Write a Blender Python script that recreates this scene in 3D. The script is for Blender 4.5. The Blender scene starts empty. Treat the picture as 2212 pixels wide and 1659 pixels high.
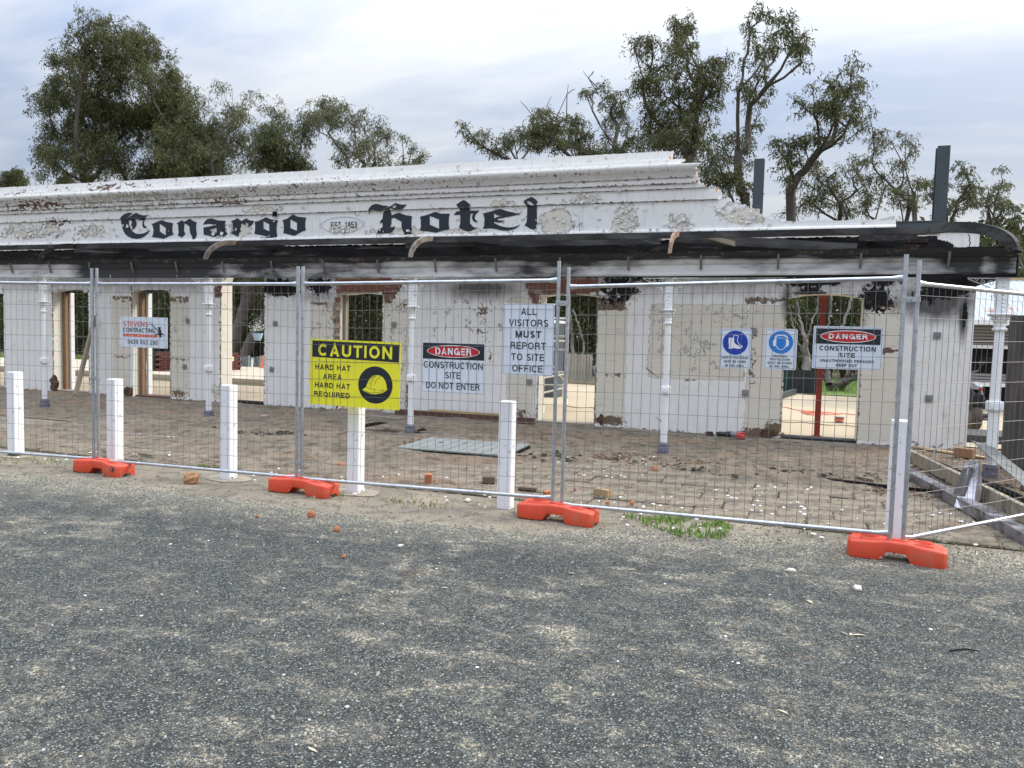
import bpy, bmesh, math, random
import numpy as np
from mathutils import Vector, Matrix
from mathutils.geometry import tessellate_polygon
R = math.radians
random.seed(7); rng = np.random.default_rng(7)
S = bpy.context.scene; C = S.collection

# ---------------------------------------------------------------- camera
F_PX, PITCH, ROLL, YAW, EYE = 1662.79, 0.064629, 0.025304, 0.339522, 1.6
Fw = Vector((-math.sin(YAW)*math.cos(PITCH), math.cos(YAW)*math.cos(PITCH), -math.sin(PITCH)))
R0 = Vector((math.cos(YAW), math.sin(YAW), 0)); U0 = R0.cross(Fw)
Rt = R0*math.cos(ROLL) + U0*math.sin(ROLL); Up = U0*math.cos(ROLL) - R0*math.sin(ROLL)
cd = bpy.data.cameras.new('camera'); cam = bpy.data.objects.new('camera', cd); C.objects.link(cam)
cam.matrix_world = Matrix(((Rt.x, Up.x, -Fw.x, 0), (Rt.y, Up.y, -Fw.y, 0), (Rt.z, Up.z, -Fw.z, EYE), (0, 0, 0, 1)))
cd.sensor_width = 36; cd.lens = 36*F_PX/2212; cd.clip_start = .05; cd.clip_end = 2000
S.camera = cam
S.render.resolution_x = 1024; S.render.resolution_y = 768

# ---------------------------------------------------------------- light
SUN_EL, SUN_AZ = R(34), R(58)      # azimuth from +Y towards +X
sd = bpy.data.lights.new('sun', 'SUN'); sun = bpy.data.objects.new('sun', sd); C.objects.link(sun)
sd.energy = 1.5; sd.angle = R(12); sd.color = (1, .93, .82)
dv = Vector((math.sin(SUN_AZ)*math.cos(SUN_EL), math.cos(SUN_AZ)*math.cos(SUN_EL), math.sin(SUN_EL)))
sun.rotation_euler = (-dv).to_track_quat('-Z', 'Y').to_euler()
W = bpy.data.worlds.new('World'); S.world = W; W.use_nodes = True
S.view_settings.view_transform = 'Standard'; S.view_settings.look = 'None'
S.view_settings.gamma = 1; S.view_settings.exposure = 0.88; S.view_settings.use_curve_mapping = False

class NT:
    """small helper round a node tree"""
    def __init__(s, t): s.t = t
    def n(s, typ, ins=None, **kw):
        x = s.t.nodes.new(typ)
        for k, v in kw.items(): setattr(x, k, v)
        for k, v in (ins or {}).items():
            if isinstance(v, bpy.types.NodeSocket): s.t.links.new(v, x.inputs[k])
            else: x.inputs[k].default_value = v
        return x
    def math(s, op, a, b=0.0, c=None, clamp=False):
        i = {0: a, 1: b}
        if c is not None: i[2] = c
        return s.n('ShaderNodeMath', i, operation=op, use_clamp=clamp).outputs[0]
    def mix(s, f, a, b, mode='MIX'):
        x = s.n('ShaderNodeMix', data_type='RGBA', blend_type=mode)
        for k, v in ((0, f), (6, a), (7, b)):
            if isinstance(v, bpy.types.NodeSocket): s.t.links.new(v, x.inputs[k])
            else: x.inputs[k].default_value = v if k == 0 else (*v, 1) if len(v) == 3 else v
        return x.outputs[2]
    def noise(s, vec, scale, detail=4, rough=.55, dist=0):
        return s.n('ShaderNodeTexNoise', {'Vector': vec, 'Scale': scale, 'Detail': detail, 'Roughness': rough, 'Distortion': dist}).outputs[0]
    def ramp(s, f, lo, hi, a=0., b=1.):
        return s.n('ShaderNodeMapRange', {0: f, 1: lo, 2: hi, 3: a, 4: b}, clamp=True).outputs[0]
    def scale(s, vec, v):
        return s.n('ShaderNodeMapping', {'Vector': vec, 'Scale': v}).outputs[0]

# world: Nishita sky under a high broken cloud sheet, brighter towards the zenith like overcast, raised further there to light the facade
w = NT(W.node_tree); W.node_tree.nodes.clear()
sky = w.n('ShaderNodeTexSky', sky_type='NISHITA', sun_disc=False, sun_elevation=SUN_EL, sun_rotation=SUN_AZ)
tc = w.n('ShaderNodeTexCoord').outputs['Generated']
sep = w.n('ShaderNodeSeparateXYZ', {0: tc})
zz = w.math('MAXIMUM', sep.outputs[2], 0.0)
den = w.math('ADD', zz, .22)
pv = w.n('ShaderNodeCombineXYZ', {0: w.math('DIVIDE', sep.outputs[0], den), 1: w.math('DIVIDE', sep.outputs[1], den), 2: 0.0}).outputs[0]
rot = w.n('ShaderNodeMapping', {'Vector': pv, 'Rotation': (0, 0, R(-35)), 'Scale': (.55, 1.5, 1), 'Location': (.3, .9, 0)}).outputs[0]
n1 = w.noise(rot, 1.1, 5, .52, .3); n2 = w.noise(rot, 3.4, 7, .6, .5)
cl = w.ramp(w.math('ADD', w.math('MULTIPLY', n1, .62), w.math('MULTIPLY', n2, .38)), .38, .60)
ccol = w.mix(cl, (2.35, 2.85, 3.85), (4.25, 4.38, 4.6))
dotn = w.n('ShaderNodeVectorMath', {0: tc, 1: tuple(dv)}, operation='DOT_PRODUCT').outputs['Value']
glow = w.math('POWER', w.math('MAXIMUM', dotn, 0.0), 3.0)
ccol = w.mix(w.math('MULTIPLY', glow, .55), ccol, (6.2, 6.1, 5.9))
zenith_gain = w.math('MULTIPLY_ADD', w.math('POWER', zz, 2.0), 4.7, .78)
cm = w.n('ShaderNodeVectorMath', {0: ccol, 3: zenith_gain}, operation='SCALE').outputs[0]
allc = w.mix(.93, sky.outputs[0], cm)
bg = w.n('ShaderNodeBackground', {'Color': allc, 'Strength': .1})
wo = w.n('ShaderNodeOutputWorld', {0: bg.outputs[0]})

# ---------------------------------------------------------------- from a view direction to places on the known planes of the site
def ray(u, v): return Fw + Rt*((u-1106)/F_PX) - Up*((v-829.5)/F_PX)
def wl(u, v, Y=13.2):                    # point on a vertical plane parallel to the facade
    d = ray(u, v); t = Y/d.y; return d.x*t, EYE + d.z*t
def gd(u, v, z=0.):                      # point on the ground
    d = ray(u, v); t = (z-EYE)/d.z; return d.x*t, d.y*t

# ---------------------------------------------------------------- mesh helpers
class MB:
    def __init__(s): s.v = []; s.f = []; s.mi = []; s.cur = 0
    def add(s, vs, fs):
        o = len(s.v); s.v += [tuple(p) for p in vs]
        for f in fs: s.f.append(tuple(o+i for i in f)); s.mi.append(s.cur)
    def box(s, x0, x1, y0, y1, z0, z1, M=None):
        vs = [Vector(p) for p in ((x0,y0,z0),(x1,y0,z0),(x1,y1,z0),(x0,y1,z0),(x0,y0,z1),(x1,y0,z1),(x1,y1,z1),(x0,y1,z1))]
        if M is not None: vs = [M @ p for p in vs]
        s.add(vs, ((3,2,1,0),(4,5,6,7),(0,1,5,4),(1,2,6,5),(2,3,7,6),(3,0,4,7)))
    def loft(s, rings, caps=True, closed=True):
        n = len(rings[0]); vs = [p for r in rings for p in r]; fs = []
        for i in range(len(rings)-1):
            for j in range(n if closed else n-1):
                k = (j+1) % n; fs.append((i*n+j, i*n+k, (i+1)*n+k, (i+1)*n+j))
        if caps: fs += [tuple(range(n-1, -1, -1)), tuple(range((len(rings)-1)*n, len(rings)*n))]
        s.add(vs, fs)
    def tube(s, pts, r, n=8, caps=True, flat=1.):
        pts = [Vector(p) for p in pts]; rs = r if isinstance(r, (list, tuple)) else [r]*len(pts); rings = []
        for i, p in enumerate(pts):
            t = (pts[min(i+1, len(pts)-1)] - pts[max(i-1, 0)]).normalized()
            a = Vector((0,0,1)) if abs(t.z) < .9 else Vector((1,0,0))
            u = t.cross(a).normalized(); q = u.cross(t)
            rings.append([p + (u*math.cos(2*math.pi*k/n) + q*math.sin(2*math.pi*k/n)*flat)*rs[i] for k in range(n)])
        s.loft(rings, caps)
    def lathe(s, prof, n=16, o=(0,0,0), M=None):
        rings = [[Vector((o[0]+r*math.cos(2*math.pi*k/n), o[1]+r*math.sin(2*math.pi*k/n), o[2]+z)) for k in range(n)] for r, z in prof]
        if M is not None: rings = [[M @ p for p in q] for q in rings]
        s.loft(rings)
    def sqlathe(s, prof, o=(0,0,0), ch=.15):
        rings = []
        for r, z in prof:
            c = r*ch
            rings.append([Vector((o[0]+x, o[1]+y, o[2]+z)) for x, y in ((r-c,-r),(r,-r+c),(r,r-c),(r-c,r),(-r+c,r),(-r,r-c),(-r,-r+c),(-r+c,-r))])
        s.loft(rings)
    def poly(s, loops, f, d=0, e=None):
        """filled 2D polygon (outer + holes); f maps (a,b,depth) to a point; d = thickness"""
        L = [[Vector((a, b, 0)) for a, b in lp] for lp in loops]; tris = tessellate_polygon(L)
        flat = [p for lp in L for p in lp]; n = len(flat)
        s.add([f(p.x, p.y, 0) for p in flat], [tuple(t) for t in tris])
        if d:
            s.add([f(p.x, p.y, d) for p in flat], [tuple(reversed(t)) for t in tris])
            for lp in L:
                m = len(lp)
                s.add([f(p.x, p.y, 0) for p in lp]+[f(p.x, p.y, d) for p in lp], [(i, (i+1) % m, m+(i+1) % m, m+i) for i in range(m)])
    def build(s, name, mats, parent=None, smooth=False, fix=True, bevel=0, world=None):
        me = bpy.data.meshes.new(name); me.from_pydata(s.v, [], s.f)
        ms = mats if isinstance(mats, (list, tuple)) else [mats]
        for m in ms: me.materials.append(m)
        if len(ms) > 1: me.polygons.foreach_set('material_index', s.mi)
        if fix or bevel:
            b = bmesh.new(); b.from_mesh(me)
            if bevel:
                bmesh.ops.bevel(b, geom=[e for e in b.edges if len(e.link_faces) == 2 and e.calc_face_angle(0) > .6], offset=bevel, segments=2, affect='EDGES', profile=.6)
            if fix: bmesh.ops.recalc_face_normals(b, faces=b.faces)
            b.to_mesh(me); b.free()
        if smooth:
            me.polygons.foreach_set('use_smooth', [True]*len(me.polygons))
            try: me.set_sharp_from_angle(angle=R(40))
            except Exception: pass
        o = bpy.data.objects.new(name, me); C.objects.link(o)
        if parent: o.parent = parent
        return o
def tag(o, label=None, cat=None, group=None, kind=None):
    for k, v in (('label', label), ('category', cat), ('group', group), ('kind', kind)):
        if v: o[k] = v
    return o
def thing(name, label, cat, loc=(0,0,0), rz=0, group=None):
    o = bpy.data.objects.new(name, None); C.objects.link(o); o.location = loc; o.rotation_euler = (0,0,rz); o.empty_display_size = .1
    return tag(o, label, cat, group)
def dup(root, loc, rz, label=None):
    r = root.copy(); C.objects.link(r); r.location = loc; r.rotation_euler = (0,0,rz)
    if label: r['label'] = label
    for ch in list(root.children):
        c = ch.copy(); C.objects.link(c); c.parent = r
        for g in list(ch.children):
            d = g.copy(); C.objects.link(d); d.parent = c
    return r
def vnoise(x, y, s=1., seed=0):          # cheap smooth value noise for numpy arrays, 0..1
    x = np.asarray(x)/s; y = np.asarray(y)/s; xi = np.floor(x).astype(int); yi = np.floor(y).astype(int); fx = x-xi; fy = y-yi
    fx = fx*fx*(3-2*fx); fy = fy*fy*(3-2*fy)
    def h(a, b): t = np.sin(a*127.1+b*311.7+seed*74.7)*43758.5453; return t-np.floor(t)
    return (h(xi,yi)*(1-fx)+h(xi+1,yi)*fx)*(1-fy)+(h(xi,yi+1)*(1-fx)+h(xi+1,yi+1)*fx)*fy
def fbm(x, y, s=1., seed=0): return .5*vnoise(x,y,s,seed)+.3*vnoise(x,y,s/2.1,seed+3)+.2*vnoise(x,y,s/4.3,seed+7)

# ---------------------------------------------------------------- materials
MT = {}
def mat(name, col, rough=.6, metal=0., var=.25, vs=6., bump=.0, bs=40., col2=None, mask=(.45,.6), ms=5., spec=.5, stretch=(1,1,1), coord='Object'):
    m = bpy.data.materials.new(name); m.use_nodes = True; t = NT(m.node_tree); b = m.node_tree.nodes['Principled BSDF']
    tcn = t.n('ShaderNodeTexCoord').outputs[coord]
    tcn = t.scale(tcn, stretch)
    n = t.noise(tcn, vs, 5, .6)
    c = t.mix(n, tuple(x*(1-var) for x in col), tuple(min(1, x*(1+var)) for x in col))
    if col2:
        k = t.ramp(t.noise(tcn, ms, 6, .65, .3), *mask)
        c = t.mix(k, c, col2)
    m.node_tree.links.new(c, b.inputs['Base Color'])
    rr = t.ramp(t.noise(tcn, vs*2.3, 3), .3, .7, max(0, rough-.1), min(1, rough+.1)); m.node_tree.links.new(rr, b.inputs['Roughness'])
    b.inputs['Metallic'].default_value = metal; b.inputs['Specular IOR Level'].default_value = spec
    if bump:
        bn = t.n('ShaderNodeBump', {'Height': t.noise(tcn, bs, 5, .65), 'Strength': .6, 'Distance': bump}); m.node_tree.links.new(bn.outputs[0], b.inputs['Normal'])
    MT[name] = m; return m

galv = mat('galvanised steel', (.52,.54,.57), .34, .85, .22, 22, .0006, 60, (.36,.38,.40), (.5,.68), 14)
wirem = mat('fence wire', (.15,.145,.135), .55, .3, .2, 30)
orange = mat('orange plastic', (.60,.062,.024), .5, 0, .14, 8, .0012, 90, (.42,.12,.06), (.50,.74), 7)
boardw = mat('white sign board', (.66,.70,.77), .32, 0, .03, 3, spec=.4)
signy = mat('yellow sign board', (.80,.74,.03), .35, 0, .03, 3)
signk = mat('black print', (.014,.017,.022), .35, 0, .1, 9)
signr = mat('red print', (.52,.018,.02), .3, 0, .06, 9)
signo = mat('orange print', (.66,.10,.025), .4, 0, .1, 9)
signw = mat('white print', (.78,.79,.8), .35, 0, .03, 9)
signb = mat('dark blue print', (.008,.045,.36), .35, 0, .06, 9)
signc = mat('mid blue print', (.02,.19,.6), .35, 0, .06, 9)
white = mat('white post paint', (.76,.77,.79), .5, 0, .06, 7, .002, 60, (.36,.33,.28), (.60,.68), 22, coord='Object')
castw = mat('white cast iron paint', (.70,.71,.72), .45, 0, .08, 14, .0015, 60, (.42,.36,.3), (.64,.7), 22)
castb = mat('grey purple base paint', (.12,.115,.15), .55, 0, .3, 18, .002, 50, (.3,.28,.26), (.6,.66), 20)
charw = mat('charred timber', (.010,.0095,.0095), .9, 0, .6, 9, .006, 40, (.06,.056,.052), (.56,.72), 5, spec=.15, stretch=(.35,1,2.2))
smokw = mat('smoked grey timber', (.032,.031,.031), .75, 0, .4, 4, .003, 40, (.095,.095,.093), (.48,.68), 2.2, spec=.2, stretch=(.5,1,2))
rust = mat('rusty gutter', (.022,.019,.017), .9, .0, .5, 8, .003, 40, (.085,.06,.04), (.55,.66), 7, spec=.2)
ribm = mat('rusty brown rib', (.10,.08,.062), .75, 0, .4, 14, .003, 60, (.045,.035,.03), (.48,.6), 9)
bricko = mat('red brick', (.19,.075,.05), .85, 0, .35, 30, .004, 60, (.30,.22,.17), (.56,.66), 18, coord='Object')
brickd = mat('sooty brick', (.028,.02,.018), .95, 0, .7, 30, .005, 60, (.12,.085,.07), (.60,.70), 18, spec=.15)
brickc = mat('cream smeared brick', (.38,.24,.15), .85, 0, .3, 30, .004, 60, (.55,.47,.36), (.45,.6), 14)
mortar = mat('lime mortar and rubble', (.30,.25,.20), .95, 0, .4, 12, .01, 60, (.10,.06,.04), (.5,.62), 8)
reveal = mat('cream painted reveal', (.66,.63,.55), .7, 0, .1, 5, .003, 30, (.42,.36,.28), (.62,.7), 7)
timber = mat('bare pine timber', (.24,.14,.07), .65, 0, .3, 5, .002, 50, (.2,.10,.04), (.52,.66), 6, stretch=(4,4,.6))
timberw = mat('weathered timber', (.27,.23,.18), .8, 0, .25, 8, .003, 50, stretch=(3,3,.6))
timberd = mat('dark red hardwood', (.10,.045,.03), .6, 0, .3, 8, .002, 50, stretch=(.5,3,3))
timberp = mat('pale sawn timber', (.42,.31,.18), .75, 0, .25, 8, .002, 50, stretch=(.5,3,3))
steelp = mat('blue grey primed steel', (.036,.048,.058), .5, .0, .15, 6, .0008, 40, (.05,.062,.072), (.5,.7), 3)
redp = mat('red prop paint', (.26,.03,.018), .5, 0, .2, 9, .001, 40, (.10,.03,.02), (.5,.7), 4)
leafd = None

def wallmat():
    """paint over render: white coat, cream undercoat where it has peeled, dirt and soot; masks come with the mesh"""
    m = bpy.data.materials.new('weathered painted render'); m.use_nodes = True; t = NT(m.node_tree); b = m.node_tree.nodes['Principled BSDF']
    P = t.n('ShaderNodeTexCoord').outputs['Object']
    A = lambda n: t.n('ShaderNodeAttribute', attribute_name=n).outputs['Fac']
    nf = t.noise(P, 7, 7, .68, .25); nb = t.noise(P, 1.6, 4, .5); ns = t.noise(P, 28, 5, .7)
    streak = t.noise(t.scale(P, (6, 6, .7)), 3, 4, .6); hz = t.noise(t.scale(P, (.5, 1, 6)), 4, 5, .65)
    wc = t.mix(nb, (.79,.77,.735), (.86,.845,.82)); wc = t.mix(t.ramp(nf, .56, .76, 0, .45), wc, (.46,.42,.36)); wc = t.mix(t.ramp(streak, .52, .8, 0, .34), wc, (.40,.37,.33)); wc = t.mix(t.ramp(ns, .70, .76, 0, .6), wc, (.20,.17,.14))
    cc = t.mix(nf, (.66,.61,.51), (.76,.71,.61)); cc = t.mix(t.ramp(hz, .55, .75, 0, .6), cc, (.42,.36,.28)); cc = t.mix(t.ramp(ns, .66, .72), cc, (.12,.10,.08))
    f1 = t.ramp(t.math('ADD', A('cream'), t.math('MULTIPLY', t.math('SUBTRACT', nf, .5), 1.35)), .48, .53)
    # dark lifted edge of the paint film
    e1 = t.ramp(t.math('ABSOLUTE', t.math('SUBTRACT', t.math('ADD', A('cream'), t.math('MULTIPLY', t.math('SUBTRACT', nf, .5), 1.35)), .5)), 0, .05, .85, 0)
    e1 = t.math('MULTIPLY', e1, t.ramp(A('cream'), .08, .2))
    c = t.mix(f1, wc, cc); c = t.mix(e1, c, (.10,.085,.07))
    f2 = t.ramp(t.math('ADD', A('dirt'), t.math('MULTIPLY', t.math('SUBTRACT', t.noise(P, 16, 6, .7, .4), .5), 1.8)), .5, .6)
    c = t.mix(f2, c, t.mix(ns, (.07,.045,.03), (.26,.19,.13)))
    bt = t.ramp(t.math('ADD', A('brickstain'), t.math('MULTIPLY', t.math('SUBTRACT', t.noise(t.scale(P, (.8,1,2.2)), 9, 5, .6), .5), 1.6)), .52, .56)
    c = t.mix(bt, c, t.mix(ns, (.10,.055,.04), (.22,.13,.09)))
    soot = t.ramp(t.math('ADD', A('soot'), t.math('MULTIPLY', t.math('SUBTRACT', t.math('ADD', t.math('MULTIPLY', streak, .5), t.math('MULTIPLY', nf, .5)), .5), .9)), .25, 1.0, 0, .9)
    c = t.mix(soot, c, (.035,.033,.034))
    f3 = t.ramp(t.math('ADD', A('char'), t.math('MULTIPLY', t.math('SUBTRACT', t.noise(P, 11, 7, .75, .5), .5), 2.0)), .5, .58)
    ch = t.mix(t.ramp(ns, .50, .78), (.006,.006,.007), (.045,.041,.039)); ch = t.mix(t.ramp(hz, .64, .74, 0, .5), ch, (.11,.08,.06))
    c = t.mix(f3, c, ch)
    m.node_tree.links.new(c, b.inputs['Base Color']); b.inputs['Roughness'].default_value = .78; b.inputs['Specular IOR Level'].default_value = .25
    h = t.math('ADD', t.math('MULTIPLY', t.math('ADD', f1, f3), -.5), t.math('ADD', t.math('MULTIPLY', ns, .35), t.math('MULTIPLY', hz, .4)))
    bn = t.n('ShaderNodeBump', {'Height': h, 'Strength': .7, 'Distance': .006}); m.node_tree.links.new(bn.outputs[0], b.inputs['Normal'])
    return m
wallM = wallmat()

# ================================================================ THE GROUND
def groundmat(name, base, alt, peb, pebamt=.5, big=1.2, dark=(.10,.07,.05), darkth=(.62,.72), stain=None, green=0., bumpd=.008, pscale=60):
    m = bpy.data.materials.new(name); m.use_nodes = True; t = NT(m.node_tree); b = m.node_tree.nodes['Principled BSDF']
    P = t.n('ShaderNodeTexCoord').outputs['Object']
    nb = t.noise(P, big, 5, .6, .4); nm = t.noise(P, 6, 6, .65, .3); nf = t.noise(P, 45, 5, .7)
    c = t.mix(t.ramp(nb, .38, .62), base, alt)
    if stain: c = t.mix(t.ramp(t.noise(t.scale(P, (.6, 1.6, 1)), .7, 4, .5, .3), .55, .66, 0, .7), c, stain)
    c = t.mix(t.ramp(nm, darkth[0], darkth[1], 0, .75), c, dark)
    v = t.n('ShaderNodeTexVoronoi', {'Vector': P, 'Scale': pscale}); vr = v.outputs['Color']
    vs = t.n('ShaderNodeSeparateColor', {0: vr}).outputs
    on = t.math('MULTIPLY', t.ramp(vs[0], 1-pebamt-.02, 1-pebamt+.02), t.ramp(v.outputs['Distance'], .32, .42, 1, 0))
    pc = t.mix(vs[1], tuple(x*.35 for x in peb), peb)
    c = t.mix(on, c, pc)
    c = t.mix(t.ramp(nf, .3, .7, 0, .5), c, t.mix(.5, c, (.03,.025,.02)))
    if green: c = t.mix(t.ramp(t.noise(P, .9, 5, .6), .55, .68, 0, green), c, (.07,.10,.025))
    m.node_tree.links.new(c, b.inputs['Base Color']); b.inputs['Roughness'].default_value = .95; b.inputs['Specular IOR Level'].default_value = .15
    h = t.math('ADD', t.math('MULTIPLY', nf, .6), t.math('ADD', t.math('MULTIPLY', on, .5), nm))
    m.node_tree.links.new(t.n('ShaderNodeBump', {'Height': h, 'Strength': .8, 'Distance': bumpd}).outputs[0], b.inputs['Normal'])
    return m
sandM = groundmat('sandy dirt', (.31,.265,.195), (.20,.175,.135), (.42,.40,.35), .5, dark=(.07,.06,.05), darkth=(.50,.68))
floorM = groundmat('verandah dirt', (.235,.192,.142), (.165,.14,.105), (.36,.31,.25), .3, 1.5, (.045,.035,.028), (.47,.64), (.25,.165,.11))
earthM = groundmat('trampled site earth', (.38,.31,.22), (.29,.24,.17), (.6,.55,.45), .2, .8)
scrubM = groundmat('scrub earth', (.16,.13,.08), (.10,.085,.05), (.25,.22,.16), .2, .35, green=.9)

def asphaltmat():
    m = bpy.data.materials.new('worn chip seal'); m.use_nodes = True; t = NT(m.node_tree); b = m.node_tree.nodes['Principled BSDF']
    P = t.n('ShaderNodeTexCoord').outputs['Object']
    v = t.n('ShaderNodeTexVoronoi', {'Vector': P, 'Scale': 78}, feature='F1'); vs = t.n('ShaderNodeSeparateColor', {0: v.outputs['Color']}).outputs
    st = t.mix(t.math('POWER', vs[0], 1.6), (.080,.092,.090), (.215,.230,.222)); st = t.mix(t.ramp(vs[1], .86, .90, 0, .8), st, (.40,.38,.32))
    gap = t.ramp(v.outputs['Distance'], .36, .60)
    nb = t.noise(P, .8, 4, .6, .6); nm = t.noise(t.scale(P, (1,1.5,1)), 3.4, 6, .66, .5); nf = t.noise(P, 32, 5, .7)
    sand = t.mix(nf, (.30,.26,.19), (.50,.44,.32))
    k = t.math('POWER', t.ramp(t.math('ADD', t.math('MULTIPLY', nb, .35), t.math('MULTIPLY', nm, .75)), .52, .76), 1.5)
    y = t.n('ShaderNodeSeparateXYZ', {0: P}).outputs[1]; xx = t.n('ShaderNodeSeparateXYZ', {0: P}).outputs[0]
    edge = t.math('ADD', t.ramp(t.math('SUBTRACT', y, t.ramp(xx, -3.5, 1, 0, .75)), 4.9, 6.3, 0, .42), 0)
    kk = t.math('ADD', t.math('MULTIPLY', k, .44), edge)
    thr = t.ramp(t.math('ADD', t.math('MULTIPLY', gap, .55), t.math('MULTIPLY', t.math('ADD', kk, t.math('MULTIPLY', t.math('SUBTRACT', nf, .5), .5)), .9)), .54, .80)
    base = t.mix(t.ramp(gap, .05, .95, 0, .93), st, (.018,.019,.02)); base = t.mix(t.ramp(t.noise(P, 120, 3, .6), .35, .7, 0, .45), base, (.02,.022,.024))  # gaps black as bitumen; the colour also stands in for occlusion between stones
    tone = t.mix(t.ramp(t.noise(P, 1.1, 4, .5, .5), .35, .65), (.92,.95,.94), (1.03,1.03,1.0))
    base = t.mix(1.0, base, tone, 'MULTIPLY')
    c = t.mix(thr, base, sand)
    c = t.mix(t.ramp(t.noise(P, 1.9, 3, .5), .66, .74, 0, .5), c, (.10,.065,.05))
    m.node_tree.links.new(c, b.inputs['Base Color']); b.inputs['Roughness'].default_value = .85; b.inputs['Specular IOR Level'].default_value = .3
    h = t.math('ADD', t.math('MULTIPLY', gap, -1.), t.math('ADD', t.math('MULTIPLY', vs[2], .35), t.math('MULTIPLY', nf, .5)))
    m.node_tree.links.new(t.n('ShaderNodeBump', {'Height': h, 'Strength': 1.0, 'Distance': .009}).outputs[0], b.inputs['Normal'])
    return m
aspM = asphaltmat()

def sheet(name, pts, z, m, d=0):
    b = MB(); b.poly([pts], lambda a, c, e: (a, c, z-e), d); o = b.build(name, m)
    return tag(o, kind='structure')
g = MB(); g.add([(-700,-300,0),(700,-300,0),(700,900,0),(-700,900,0)], [(0,1,2,3)]); tag(g.build('ground', scrubM), kind='structure')
def edge_line(x):                                         # ragged north edge of the seal
    e = np.interp(x, [-40,-7.5,-6.4,-3.9,-1.8,-1.1,0,1.7,6,20], [5.6,5.65,5.75,5.62,5.62,6.2,6.45,6.65,6.9,7.2])
    return float(e + .16*(fbm(x*1.0, 3.3, .5, 2)-.5) + .05*(vnoise(x, 8.1, .07, 5)-.5))
sheet('sand_verge', [(-60,3.5),(60,3.5),(60,14.5),(-60,14.5)], .004, sandM)
xs = [x*.06 for x in range(-330, 331)]
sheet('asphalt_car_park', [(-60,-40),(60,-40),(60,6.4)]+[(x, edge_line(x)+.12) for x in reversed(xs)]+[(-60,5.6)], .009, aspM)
sheet('verandah_floor', [(-22,9.3),(3.0,9.3),(2.95,13.6),(-22,13.6)], .016, floorM)
slabM = mat('pale concrete floor', (.43,.375,.285), .85, 0, .12, 1.5, .004, 30, (.42,.34,.22), (.5,.68), 1.1, stretch=(.5,1.6,1))
slab2M = mat('sawdust covered floor', (.40,.33,.225), .85, 0, .18, 2.5, .006, 24, (.40,.31,.19), (.48,.66), 1.6, stretch=(.45,2.2,1))
sheet('floor_slab', [(-7.2,13.6),(3.4,13.6),(3.4,15.2),(30,15.4),(30,24.6),(-7.2,24.3)], .03, slab2M)
sheet('concrete_slab', [(-30,18.2),(-7.3,18.2),(-7.3,24.2),(-30,23.6)], .13, slabM, .12)
sheet('site_earth', [(-40,13.6),(-7.2,13.6),(-7.2,17.3),(-40,17.3)], .024, earthM)
sheet('trench_floor', [(-40,17.3),(-7.25,17.3),(-7.25,18.2),(-40,18.2)], .012, groundmat('damp trench soil', (.10,.085,.055), (.07,.06,.04), (.2,.18,.14), .2, green=.5))

# pavers between the fence and the columns, set parallel to the front of the hotel
pvM = groundmat('concrete paver', (.26,.22,.165), (.195,.172,.135), (.36,.31,.24), .3, 1.6, (.075,.055,.04), (.46,.66), (.25,.175,.115), bumpd=.004, pscale=90)
bedM = groundmat('mossy paving joints', (.085,.07,.05), (.06,.055,.035), (.16,.14,.1), .2, 1.5, green=.55)
paving = sheet('paving', [(-10.2,6.93),(3.6,6.93),(3.6,9.75),(-10.2,9.75)], .012, bedM)
def paver_mesh(wd, dp, k):
    b = MB(); r = random.Random(k); n = 3; z = .038; c = .012
    top = [(-wd/2+c+r.uniform(0,.008),-dp/2+c,z),(wd/2-c,-dp/2+c+r.uniform(0,.006),z),(wd/2-c-r.uniform(0,.008),dp/2-c,z),(-wd/2+c,dp/2-c-r.uniform(0,.006),z)]
    mid = [(-wd/2,-dp/2,z-.009),(wd/2,-dp/2,z-.009),(wd/2,dp/2,z-.009),(-wd/2,dp/2,z-.009)]
    bot = [(x,y,0) for x, y, _ in mid]
    b.loft([bot, mid, top]); me = b.build('paver', pvM); d = me.data; bpy.data.objects.remove(me); return d
pms = [paver_mesh(.481, .362, k) for k in range(6)]
rowy = [7.12,7.49,7.86,8.23,8.60,8.97,9.34]
for i, y in enumerate(rowy):
    for j in range(-21, 8):
        x = j*.488 + (.244 if i % 2 else 0) + random.uniform(-.01,.01)
        if x < -10.0 or x > 3.35 or (x < -4 and y < 7.3 and random.random() < .7): continue
        p = bpy.data.objects.new('paver', pms[random.randrange(6)]); C.objects.link(p); p.parent = paving
        p.location = (x, y+random.uniform(-.006,.006), -.008 + .006*random.random() - (.012 if fbm(x, y, 1.3, 4) > .55 else 0))
        p.rotation_euler = (random.uniform(-.006,.006), random.uniform(-.006,.006), random.uniform(-.012,.012))

# dirt drifted over the paving and floor, thick enough to bury some pavers
gx_ = np.arange(-10.6, 3.5, .05); gy_ = np.arange(6.9, 13.1, .05); GX, GY = np.meshgrid(gx_, gy_)
H_ = .60*fbm(GX*.7, GY*1.5, 1.0, 71)+.40*fbm(GX, GY*1.6, .28, 72); left = np.clip((-2.2-GX)/3.5, 0, 1)
lvl = .035+.16*(H_-.56)+.030*left*np.clip((GY-7.1)/.8, 0, 1)+.05*np.exp(-((GY-9.62-.2*np.sin(GX*.9))/.30)**2)*np.clip(H_*2.2-.6, 0, 1)-.05*np.clip((7.05-GY)/.15, 0, 1)
lvl -= .030*np.clip((GX+3.6)/1.2, 0, 1)*np.clip((9.1-GY)/.5, 0, 1)+.018*np.clip((GY-11.3)/.6, 0, 1)
lvl -= .10*((GX > -4.9) & (GX < -3.15) & (GY > 8.95) & (GY < 10.2))
GZ = np.clip(lvl, .004, .085)+.004*(fbm(GX, GY, .09, 75)-.5); ny_, nx_ = GX.shape
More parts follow.
